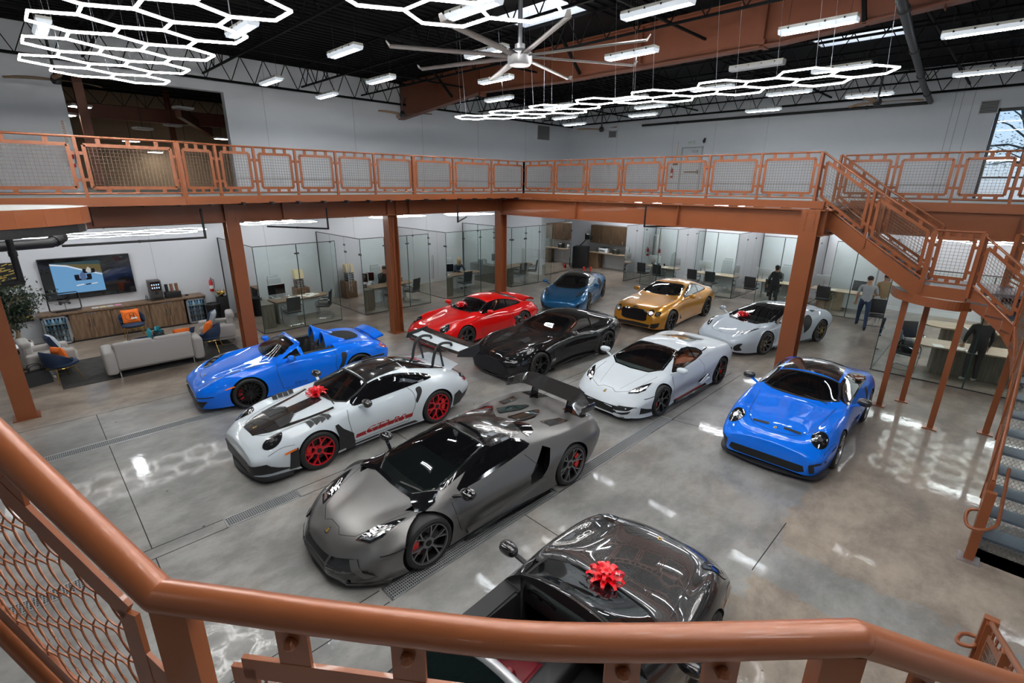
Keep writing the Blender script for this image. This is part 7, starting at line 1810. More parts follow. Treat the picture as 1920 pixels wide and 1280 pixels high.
t = thing('trash_can', 'black round trash can with a bag, beside the right fridge', 'trash can', (4.30, 18.75, 0)); MB().lathe([(.17, 0), (.21, .62), (.22, .62), (.22, .64), (.19, .64), (.16, .05)], 22).build('body', BLACK, t, 40); MB().lathe([(.225, .60), (.235, .66), (.20, .68), (.18, .60)], 22).build('liner', PLASTIC, t, 50)
# tree in a pot, wall art, side table, bag
t = thing('ficus_tree', 'leafy ficus tree with twisted pale trunks in a white pot', 'plant', (-.62, 18.3, 0)); MB().lathe([(.22, 0), (.34, .12), (.38, .36), (.36, .44), (.33, .44), (.30, .36)], 28).build('pot', mat('pot_cream', (.58, .54, .47), .5), t, 50); MB().lathe([(0, .38), (.33, .38)], 20, None, False).build('soil', mat('soil', (.03, .02, .015), .9), t, 0)
BARK = mat('bark', (.30, .22, .13), .8, bump=.4, bscale=30); LEAF = mat('leaf_dark', (.018, .035, .018), .5, var=.5, vscale=9)
mb = MB(); rnd = random.Random(3); tips = []
for i in range(4):
    a = i * 1.7; base = [(.06 * math.cos(a), .06 * math.sin(a), .38), (.16 * math.cos(a + .6), .14 * math.sin(a + .6), .72), (.07 * math.cos(a + 2), .07 * math.sin(a + 2), 1.02), (.22 * math.cos(a), .22 * math.sin(a), 1.35), (.36 * math.cos(a + .4), .36 * math.sin(a + .4), 1.75)]
    p = crom(base, 6); mb.tube(p, [.045 - .03 * k / (len(p) - 1) for k in range(len(p))], 8); tips += [p[-1], p[-7], p[-13]]
    for j in range(4):
        s = Vector(p[-3 - j * 3]); e = s + Vector((rnd.uniform(-.5, .6), rnd.uniform(-.5, .4), rnd.uniform(.05, .5))); mb.tube([s, s.lerp(e, .5) + Vector((0, 0, .05)), e], [.014, .010, .004], 5); tips.append(tuple(e)); tips.append(tuple(s.lerp(e, .6)))
mb.build('trunk', BARK, t, 50); mb = MB()
for tp in tips:
    for k in range(80):
        c = Vector(tp) + Vector((rnd.gauss(0, .17), rnd.gauss(0, .17), rnd.gauss(0, .14))); M = Matrix.Translation(c) @ Matrix.Rotation(rnd.uniform(0, 6.3), 4, 'Z') @ Matrix.Rotation(rnd.uniform(-.2, 1.2), 4, 'Y')
        mb.add([M @ Vector(q) for q in ((0, 0, 0), (.04, .026, -.004), (.10, 0, -.014), (.04, -.026, -.004))], [(0, 1, 2, 3)])
mb.build('foliage', LEAF, t, 0)['kind'] = 'stuff'
for z, l in ((2.06, 'black and gold streaked painting, upper one behind the tree'), (1.05, 'black and gold streaked painting, lower one behind the tree')):
    t = thing('wall_art', l, 'painting', (-.62, WY - .03, z)); MB().box((0, 0, 0), (1.0, .04, .70)).build('canvas', BLACK, t, 0); mb = MB(); rr_ = random.Random(int(z * 10))
    for i in range(60): x = rr_.uniform(-.46, .40); y = rr_.uniform(-.32, .30); mb.bar((x, -.022 - .0004 * (i % 7), y), (x + rr_.uniform(.05, .2), -.022 - .0004 * (i % 7), y + rr_.uniform(-.04, .08)), .004, .022)
    mb.build('gold_streaks', mat('gold_leaf', (.62, .45, .10), .4, .4), t, 0)
t = thing('side_table', 'white rounded side table behind the left armchair', 'table', (-.48, 17.15, 0)); MB().rbox((0, 0, .60), (.46, .40, .04), .015).build('table_top', WHITE, t, 40); MB().rbox((0, 0, .30), (.40, .34, .56), .10).build('body', mat('cream', (.5, .48, .44), .6), t, 40); MB().rbox((.0, -.05, .50), (.36, .30, .10), .02).build('shelf', BLACK, t, 40)
t = thing('tote_bag', 'black tote bag on the floor beside the navy shell chair', 'bag', (-.32, 15.55, 0), R(15)); mb = MB().prism([(-.24, -.10, .005), (.24, -.10, .005), (.24, .10, .005), (-.24, .10, .005)], (0, 0, .01)); mb.grid([[(sx * w / 2, sy * .09, z) for z, w in ((.01, .48), (.18, .46), (.34, .38))] for sx, sy in ((-1, -1), (1, -1), (1, 1), (-1, 1))], True); mb.build('bag_body', LEATHB, t, 30)
for sy in (-.08, .08): MB().tube(crom([(-.12, sy, .33), (-.10, sy, .48), (.10, sy, .48), (.12, sy, .33)], 5), .010, 6).build('handle', LEATHB, t, 50)
# ------------------------------------------------------------------ lights, fans, pipes
LENS = mat('lens_acrylic', (.55, .60, .66), .15, spec=.6)
LENS_OFF = mat('lens_off', (.42, .43, .44), .3)
TUBE = emis('led_tube', (.90, .96, 1.0), 56)
GLOWL = mat('lens_lit', (.42, .46, .50), .2, emit=(.86, .93, 1.0), estr=.22)
HOUS = mat('fixture_housing', (.42, .42, .38), .5)
def fixture_proto(lit=True):
    t = thing('ceiling_light', 'x', 'ceiling light')
    mb = MB(); mb.box((0, 0, .075), (.22, 1.26, .05)); mb.build('housing', HOUS, t, 0)
    P = [(-.12, .05), (-.095, -.02), (.095, -.02), (.12, .05)]
    mb = MB().prism([(x, -.63, z) for x, z in P], (0, 1.26, 0)); l = mb.build('lens', GLOWL if lit else LENS_OFF, t, 0)
    mb = MB()
    for x in (-.038, .038): mb.box((x, 0, -.024), (.022, 1.12, .006))
    mb.build('lamp_tube', TUBE if lit else LENS_OFF, l, 0)
    mb = MB()
    for y in (-.45, -.15, .15, .45):
        for sg in (1, -1): mb.box((sg * .122, y, .055), (.012, .03, .03))
    mb.build('clip', CHROME, t, 0)
    mb = MB()
    for y in (-.5, .5): mb.tube([(0, y, .1), (0, y, .62)], .004, 4)
    mb.build('hanger', BLACK, t, 0)
    return t
FP = fixture_proto(); FU = False
FIX = [(11.07, 3.35, 'long tube light under the brown roof beam, large, right of centre'), (8.30, 5.0, 'long tube light at the top edge, right of the big fan rod'), (6.2, 7.2, 'long tube light at the top edge, left of the big fan rod'),
 (6.05, 11.4, 'long tube light left of the big fan, above the white wall'), (8.25, 13.6, 'tube light left of the big fan, second one toward the wall'), (6.2, 16.2, 'tube light near the black trusses on the left wall'),
 (10.55, 6.9, 'tube light behind the right blades of the big fan'), (10.45, 11.2, 'tube light just below the big fan hub'), (12.75, 13.5, 'tube light below the fan, in front of the haunch of the beam'), (8.25, 9.15, 'tube light behind the left blades of the big fan'),
 (21.2, 7.8, 'small tube light hanging low over the right wall pipe'), (20.2, 16.1, 'tube light closest to the far corner of the hall'), (15.6, 10.1, 'tube light above the left half of the long honeycomb lamp'), (8.4, 17.3, 'tube light where the brown beam meets the left wall'),
 (15.3, 13.0, 'tube light seen through the far end of the long honeycomb lamp'), (18.0, 14.9, 'tube light hanging beside the far end of the honeycomb lamp'), (17.6, 10.5, 'tube light under the middle of the long honeycomb lamp'), (19.4, 11.9, 'tube light over the right wall, beside the small brown fan'),
 (15.6, 7.3, 'tube light seen through the middle of the long honeycomb lamp'), (17.9, 5.9, 'tube light below the right half of the honeycomb lamp'), (15.2, 3.9, 'tube light seen through the right end of the honeycomb lamp'), (20.0, 4.2, 'tube light in front of the thick slanted black pipe'),
 (13.4, 1.2, 'long tube light in the top right corner, upper one'), (18.0, 1.4, 'long tube light in the top right corner, lower one'),
 (1.35, 9.5, 'tube light behind the near left end of the honeycomb cluster'), (4.1, 7.0, 'tube light behind the near right end of the honeycomb cluster'), (1.2, 14.0, 'tube light behind the far left end of the honeycomb cluster'), (3.9, 11.3, 'tube light behind the right edge of the honeycomb cluster')]
for x, y, l in FIX:
    o = FP if not FU else copy_tree(FP); FU = True; place(o, (x, y, 7.38), 0, l, 'tube lights under the black roof')
for x in (1.2, 4.0, 8.3, 13.0, 17.6, 21.5):       # rows that carry on above and behind the viewer
    for y in (-2.5, -7.5, -12.5):
        place(copy_tree(FP), (x, y, 7.38), 0, 'tube light of the rows that carry on out of view above the stairs', 'tube lights out of view above the stairs')
for x in (-4, -9):
    for y in (-5, 3, 11): place(copy_tree(FP), (x, y, 7.38), 0, 'tube light of the rows that carry on out of view at the left', 'tube lights out of view at the left')
o = fixture_proto(False); place(o, (13.69, 5.35, 7.40), 0, 'unlit dull tube light below the brown roof beam', 'tube lights under the black roof')
FILLM = emis('fill_led', (.95, .97, 1), 15)  # glow of the added fill lamps under the gallery deck
# honeycomb lamps
HEXE = emis('hex_led', (1.0, .985, .96), 30)
HEXB = mat('hex_profile', (.7, .7, .7), .4)
def honeycomb(label, cells, z, side=.47, th=.021, group='honeycomb led lamps', wires=True, ztop=8.6, m=HEXE, off=(0, 0)):
    t = thing('honeycomb_lamp', label, 'honeycomb lamp', (0, 0, 0), 0, group); edges = {}
    w = side * math.sqrt(3) / 2
    for cx, cy in cells:
        P = [(cx + off[0] + side * math.sin(R(60 * i)), cy + off[1] + side * math.cos(R(60 * i))) for i in range(6)]
        for i in range(6):
            a, b = P[i], P[(i + 1) % 6]; k = tuple(sorted(((round(a[0], 2), round(a[1], 2)), (round(b[0], 2), round(b[1], 2))))); edges[k] = (a, b)
    mb = MB(); hb = MB(); nodes = {}
    for a, b in edges.values():
        mb.bar((*a, z), (*b, z), th, th); hb.bar((*a, z + th * .75), (*b, z + th * .75), th * .9, th * .5)
        for q in (a, b): nodes[(round(q[0], 2), round(q[1], 2))] = q
    mb.build('led_bar', m, t, 0); hb.build('profile', HEXB, t, 0)
    if wires:
        wb = MB()
        for i, q in enumerate(sorted(nodes.values())):
            if i % 4 == 0: wb.tube([(*q, z), (q[0] + .1 * ((i % 3) - 1), q[1] + .15, ztop)], .003, 4)
        wb.build('suspension_wire', ALUM, t, 0)
    return t
s = .47; W = s * math.sqrt(3); RW_ = s * 1.5
cells = []
for r in range(9):                  # left cluster, two or three cells per row
    y = 11.95 - RW_ * r; o = (r % 2) * W / 2
    xs = [1.02, 1.02 + W] if r % 2 else [1.42, 1.42 + W]
    cells += [(x, y) for x in xs]
honeycomb('bright honeycomb lamp cluster at the upper left', cells, 6.4)
cells = []
for r in range(14):
    y = 11.45 - RW_ * r; o = (r % 2) * W / 2
    cells.append((9.78 + o * (1 if r % 2 else 1), y))
    if r % 2 == 0 and r not in (0, 6): cells.append((9.78 + W, y))
honeycomb('long honeycomb lamp strip hanging right of centre over the cars', cells, 6.4)
cells = [(x, y) for r in range(9) for x, y in [(1.42 + k * W + (r % 2) * W / 2, 4.91 - RW_ * r) for k in range(4)]]
honeycomb('rest of the left honeycomb cluster, out of view above', cells, 6.4)
H2 = emis('hex_led_low', (1.0, .99, .97), 16)
def row_cells(x0, y, n, dy=.0): return [(x0 + i * .45 * math.sqrt(3) / 1 * .5, y + (i % 2) * .675 + dy) for i in range(n)]
honeycomb('low honeycomb lamp under the gallery above the television', row_cells(-1.6, 15.6, 14), 3.35, .45, .010, 'honeycomb lamps under the gallery', True, 4.1, H2)
honeycomb('low honeycomb lamp under the gallery over the first glass office', row_cells(5.5, 17.2, 5), 3.35, .45, .010, 'honeycomb lamps under the gallery', True, 4.1, H2)
honeycomb('low honeycomb lamp seen beside the conduit column', row_cells(10.3, 17.6, 5), 3.35, .45, .010, 'honeycomb lamps under the gallery', True, 4.1, H2)
honeycomb('low honeycomb lamp left of the corner column', row_cells(13.6, 17.0, 5), 3.35, .45, .010, 'honeycomb lamps under the gallery', True, 4.1, H2)
honeycomb('low honeycomb lamps behind the stair mesh at the right', [(16.6 + i * .78 + (j % 2) * .39, -4.2 + j * .675) for j in range(9) for i in range(6) if (i * 7 + j * 3) % 5 < 3], 3.35, .45, .010, 'honeycomb lamps under the gallery', True, 4.1, H2)
for x, y, l in ((16.0, 5.6, 'flat lamp under the gallery left of the big near column'), (22.3, 15.0, 'flat lamp under the gallery above the dark wall cabinets'), (22.6, 10.0, 'flat lamp hidden above the right-hand offices'), (22.6, 6.0, 'flat lamp hidden above the seated man')):  # last two are unseen, added to brighten the right-hand offices
    t = thing('gallery_light', l, 'ceiling light', (x, y, 3.55), 0, 'flat lamps under the gallery'); MB().box((0, 0, .04), (.22, 1.7, .06)).build('housing', BLACK, t, 0); MB().box((0, 0, .0), (.20, 1.66, .02)).build('diffuser', emis('flat_led', (.95, .97, 1), 26), t, 0)
for i, (x, y) in enumerate([(x, 17.9) for x in (-1.5, 1.3, 4.0, 6.8, 10.4, 14.2, 17.2)] + [(22.9, y) for y in (14.5, 12.0, 9.4, 6.8, 4.3, 1.5, -1.5)] + [(18.2, y) for y in (10.5, 7.5, -.5, -3)]):  # unseen lamps added to brighten the rooms below the gallery
    t = thing('gallery_light', 'flat lamp tucked up between the deck joists behind the gallery beam', 'ceiling light', (x, y, 3.98), 0, 'flat lamps between the gallery joists'); MB().box((0, 0, .04), (.30, 1.3, .06)).build('housing', BLACK, t, 0); MB().box((0, 0, .0), (.28, 1.26, .02)).build('diffuser', FILLM, t, 0)
# big eight-blade fan
FANM = mat('fan_grey', (.42, .40, .37), .45, .2)
t = thing('ceiling_fan', 'huge grey eight-bladed ceiling fan with a central rod', 'ceiling fan', (7.61, 7.47, 6.98))
MB().lathe([(0, -.16), (.20, -.16), (.24, -.10), (.24, .04), (.16, .10), (.10, .12), (.10, .2), (0, .2)], 28).build('hub', mat('fan_hub', (.55, .55, .55), .35, .5), t, 40)
MB().tube([(0, 0, .15), (0, 0, 1.7)], .045, 12).build('rod', ALUM, t, 40)
a0 = math.atan2(-.7, .7)
for i in range(8):
    a = 2 * PI * i / 8 + R(16); M = Matrix.Rotation(a, 4, 'Z') @ Matrix.Rotation(R(10), 4, 'X'); G = []
    for k in range(9):
        q = k / 8; r_ = .22 + 2.22 * q; w = .16 - .04 * q
        G.append([M @ Vector((r_, y * w / 2, .02 * (1 - (y) ** 2) + (0 if k < 8 else .0))) for y in (-1, -.5, 0, .5, 1)])
    mb = MB().grid(G); mb.grid([[Vector(p) - Vector((0, 0, .02)) for p in row][::-1] for row in G]); mb.prism([M @ Vector((2.44, -.06, -.01)), M @ Vector((2.44, .06, -.01)), M @ Vector((2.50, .03, .07)), M @ Vector((2.50, -.03, .07))], (0, 0, .012)); mb.build('blade', FANM, t, 40)
WOODF = wood('fan_wood', (.20, .11, .05), (.30, .18, .09), (4, 4, 1))
def small_fan(x, y, z, rot, label):
    t = thing('ceiling_fan', label, 'ceiling fan', (x, y, z), rot, 'small brown three-bladed ceiling fans'); MB().lathe([(0, -.1), (.08, -.09), (.12, 0), (.08, .10), (.03, .14), (.03, .9), (0, .9)], 18).build('motor', BLACK, t, 40)
    for i in range(3):
        a = 2 * PI * i / 3; M = Matrix.Rotation(a, 4, 'Z'); G = []
        for k in range(9):
            q = k / 8; w = .05 + .18 * math.sin(PI * min(1, q * 1.15)) ** .7 * (1 - .3 * q); G.append([M @ Vector((.10 + 1.0 * q, -.5 * w + w * j / 3, .02 * math.sin(3 * q) + .012 * j)) for j in range(4)])
        mb = MB().grid(G); mb.grid([[p - Vector((0, 0, .012)) for p in r][::-1] for r in G]); mb.build('blade', WOODF, t, 50)
small_fan(1.54, 17.71, 7.0, .5, 'brown three-bladed fan at the far left, below the honeycomb cluster'); small_fan(10.93, 16.68, 7.0, 1.2, 'brown three-bladed fan at the foot of the big roof beam'); small_fan(19.73, 14.16, 7.0, .2, 'brown three-bladed fan near the far corner of the hall'); small_fan(18.67, 3.68, 7.0, .9, 'brown three-bladed fan behind the tube light by the slanted pipe')
# pipes
def pipe(label, pts, r, m=BLACK, name='pipe', group='black pipes', n=10):
    t = thing(name, label, 'pipe', (0, 0, 0), 0, group); MB().tube(pts, r, n).build('run', m, t, 50); mb = MB()
    for a, b in zip(pts[:-1], pts[1:]):
        a, b = Vector(a), Vector(b); k = max(1, int((b - a).length / 3))
        for i in range(k): p = a.lerp(b, (i + .5) / k); d = (b - a).normalized() * r * .8; mb.tube([p - d, p + d], r * 1.25, n)
    mb.build('coupling', m, t, 40); return t
pipe('long thin black pipe along the top of the right wall', [(WX - .12, 14.75, 7.56), (WX - .12, 3.1, 7.53)], .055)
pipe('thick slanted black pipe crossing in front of the brown beam', [(WX - .12, 3.15, 7.55), (21.5, 3.1, 7.75), (7.0, 1.9, 7.75)], .085)
pipe('thin black sprinkler pipe along the underside of the gallery, left', [(-3, 15.0, 3.58), (12.0, 15.0, 3.62)], .026)
pipe('second black sprinkler pipe under the gallery, further back', [(-3, 16.0, 3.52), (7.6, 16.0, 3.55)], .022)
pipe('black drop pipe in front of the beam, above the television', [(3.05, 12.9, 4.05), (3.05, 12.9, 3.42), (.6, 12.9, 3.42)], .024)
pipe('black drop pipe in front of the beam, left of the conduit column', [(5.95, 12.9, 4.0), (5.95, 12.9, 3.46), (5.0, 14.6, 3.46)], .022)
pipe('black drop pipe left of the corner column', [(10.35, 12.9, 4.0), (10.35, 12.9, 3.44), (11.8, 14.2, 3.48)], .022)
pipe('black drop pipe at the middle of the right gallery beam', [(12.45, 7.3, 4.1), (12.45, 7.3, 3.55), (13.4, 6.6, 3.55)], .022)
pipe('thick black pipe with an elbow at the far left under the gallery', [(-3, 11.0, 3.56), (.38, 11.0, 3.66), (.55, 11.2, 3.72), (.45, 12.2, 3.95)], .075)
pipe('vertical black pipe at the left picture edge', [(-.08, 10.6, 3.98), (-.08, 10.6, 3.15), (-.3, 10.6, 3.12)], .045)
pipe('black pipe pair behind the big near column', [(13.2, 3.6, 3.62), (22, 3.6, 3.62)], .05)
# wall fittings
def vent(label, c, w, h, axis):
    t = thing('air_vent', label, 'vent', c, 0 if axis == 'y' else -PI / 2, 'wall air vents'); MB().box((0, 0, 0), (w, .03, h)).build('frame', mat('vent_white', (.5, .5, .5), .6), t, 0); mb = MB(); n = int(h / .045)
    for i in range(n): mb.box((0, -.018, -h / 2 + .03 + (h - .06) * i / (n - 1)), (w - .06, .012, .016))
    mb.build('louvre', WALLG, t, 0); MB().box((0, -.017, 0), (w - .06, .004, h - .06)).build('recess', BLACK, t, 0)
vent('square grey air vent high on the left wall near the corner', (22.0, WY - .02, 7.35), 1.0, .75, 'y'); vent('small air vent high on the right wall above the window', (WX - .02, 1.55, 7.25), .5, .42, 'x'); vent('small air vent high on the right wall near the corner', (WX - .02, 16.6, 7.25), .5, .35, 'x')
t = thing('exit_sign', 'small exit sign above the white fire door', 'sign', (WX - .06, 12.0, 6.62)); MB().rbox((0, 0, 0), (.04, .32, .20), .008).build('panel', mat('sign_white', (.7, .72, .7), .5), t, 40); text_on(MB(), 'EXIT', .14, (-.024, 0, 0), (0, -1, 0), (0, 0, 1)).build('lettering', mat('sign_green', (.02, .30, .10), .5), t, 0)
t = thing('notice', 'narrow vertical fire notice on the left wall by the wide opening', 'sign', (1.62, WY - .01, 5.85)); MB().box((0, 0, 0), (.16, .01, .72)).build('plate', PAPER, t, 0); text_on(MB(), 'FIRE EXTINGUISHER', .085, (0, -.008, 0), (0, 0, 1), (-1, 0, 0)).build('lettering', mat('sign_red', (.25, .02, .02), .6), t, 0)
t = thing('notice', 'narrow vertical fire notice beside the white fire door', 'sign', (WX - .01, 12.7, 6.35)); MB().box((0, 0, 0), (.01, .15, .62)).build('plate', PAPER, t, 0); text_on(MB(), 'FIRE EXTINGUISHER', .075, (-.008, 0, 0), (0, 0, 1), (0, 1, 0)).build('lettering', mat('sign_red2', (.25, .02, .02), .6), t, 0)
t = thing('notice', 'narrow vertical fire notice beside the grey door under the gallery', 'sign', (WX - .01, 13.1, 1.85)); MB().box((0, 0, 0), (.01, .13, .55)).build('plate', PAPER, t, 0); text_on(MB(), 'FIRE EXTINGUISHER', .065, (-.008, 0, 0), (0, 0, 1), (0, 1, 0)).build('lettering', mat('sign_red3', (.25, .02, .02), .6), t, 0)
tag(MB().box((WX - .02, 12.75, 5.70), (.03, .26, .20)).build('door_sign', mat('sign_dark', (.08, .07, .07), .5), None, 0), 'small dark sign on the wall left of the white fire door', 'sign')
t = thing('fire_alarm', 'red fire alarm pull on the wall right of the white fire door', 'alarm', (WX - .04, 11.1, 5.45)); MB().rbox((0, 0, 0), (.06, .14, .14), .01).build('housing', mat('alarm_red', (.5, .02, .02), .4), t, 40); MB().box((-.035, 0, -.01), (.01, .09, .03)).build('handle', PAPER, t, 0)
t = thing('security_camera', 'small black security camera above the white fire door', 'camera', (WX - .10, 11.35, 6.65)); MB().ell((0, 0, 0), (.08, .07, .09), 14, 10).build('dome', BLACKG, t, 50); MB().lathe([(.05, -.06), (.05, .06)], 12, Matrix.Translation((.05, 0, .08))).build('mount', BLACK, t, 40)
pipe('thin grey conduit running along the left wall above the gallery floor', [(5.96, WY - .04, 4.75), (WX - .1, WY - .04, 4.75)], .014, WALLG, 'conduit', 'thin wall conduits', 6)
pipe('thin grey conduit running along the right wall above the gallery floor', [(WX - .04, WY - .1, 4.75), (WX - .04, 2.0, 4.75)], .014, WALLG, 'conduit', 'thin wall conduits', 6)
# lamps of the hall beyond the opening
FARL = emis('far_led', (1, .93, .8), 10)
for x, y, z, on, l in ((2.6, 24.5, 7.1, 1, 'square lamp beyond the opening, upper left'), (1.9, 22.3, 6.6, 1, 'square lamp beyond the opening, left edge'), (5.6, 23.6, 7.25, 0, 'unlit white square lamp beyond the opening, right'), (5.9, 27, 6.9, 0, 'unlit grey square lamp beyond the opening, centre'), (8.2, 28.5, 6.6, 1, 'square lamp beyond the opening, right edge'), (7.2, 31, 6.5, 1, 'square lamp beyond the opening, far right'), (4.6, 29, 6.3, 1, 'square lamp beyond the opening, far left'), (6.0, 32, 6.0, 1, 'square lamp beyond the opening, farthest'), (4.6, 26, 6.6, 0, 'unlit grey square lamp beyond the opening, lower')):
    t = thing('ceiling_light', l, 'ceiling light', (x, y, z), .3, 'square lamps of the hall beyond the opening'); MB().rbox((0, 0, .05), (.62, .42, .08), .015).build('housing', WHITE, t, 40); MB().box((0, 0, .0), (.54, .34, .02)).build('diffuser', FARL if on else LENS_OFF, t, 0); MB().tube([(0, 0, .09), (0, 0, 8.7 - z)], .01, 5).build('hanger', BLACK, t, 0)
# outside: tree, ground, low wall behind the upper window
GRASS = mat('grass_green', (.10, .16, .05), .9, var=.4, vscale=1.2)
struct('ground', MB().box((45, 0, .9), (40, 60, .2)), GRASS)
struct('road', MB().box((33, 0, 1.06), (6, 60, .1)), mat('asphalt', (.14, .14, .15), .9))
t = thing('oak_tree', 'big leaning tree outside the upper window', 'tree', (30.5, -.4, 1.0)); mb = MB(); rnd = random.Random(5)
trk = crom([(.6, -1.0, 0), (.4, -.6, 2.5), (-.2, .1, 4.2), (.3, .9, 6.0), (.2, 1.6, 8.0)], 6); mb.tube(trk, [.34 - .2 * k / (len(trk) - 1) for k in range(len(trk))], 10); mb.tube(crom([(-.2, .1, 4.2), (-.1, -.9, 5.6), (.2, -1.6, 7.4)], 6), [.18 - .012 * k for k in range(13)], 8)
tips = []
for k in range(26):
    s_ = Vector(trk[rnd.randrange(10, len(trk))]); e = s_ + Vector((rnd.uniform(-1.6, 1.6), rnd.uniform(-2.2, 2.2), rnd.uniform(-.2, 1.6))); mb.tube([s_, s_.lerp(e, .5) + Vector((0, 0, .2)), e], [.05, .03, .01], 5); tips += [e, s_.lerp(e, .7)]
mb.build('trunk', mat('bark_grey', (.16, .14, .12), .9), t, 50); mb = MB()
for tp in tips:
    for k in range(40):
        c = tp + Vector((rnd.gauss(0, .4), rnd.gauss(0, .4), rnd.gauss(0, .3))); M = Matrix.Translation(c) @ Matrix.Rotation(rnd.uniform(0, 6.3), 4, 'Z') @ Matrix.Rotation(rnd.uniform(-1, 1), 4, 'X'); mb.add([M @ Vector(q) for q in ((-.05, 0, 0), (0, .025, 0), (.05, 0, 0), (0, -.025, 0))], [(0, 1, 2, 3)])
mb.build('foliage', mat('leaf_out', (.05, .09, .03), .7, var=.5, vscale=4), t, 0)['kind'] = 'stuff'
t = thing('hedge', 'yellow-green bushes across the road outside the window', 'hedge', (40, 0, 1.0)); mb = MB()
for k in range(40): mb.ell((rnd.uniform(-2, 2), rnd.uniform(-16, 16), rnd.uniform(.6, 2.6)), (rnd.uniform(.8, 1.6),) * 2 + (rnd.uniform(.7, 1.4),), 10, 7)
mb.build('foliage', mat('bush', (.16, .19, .05), .8, var=.6, vscale=3), t, 60)
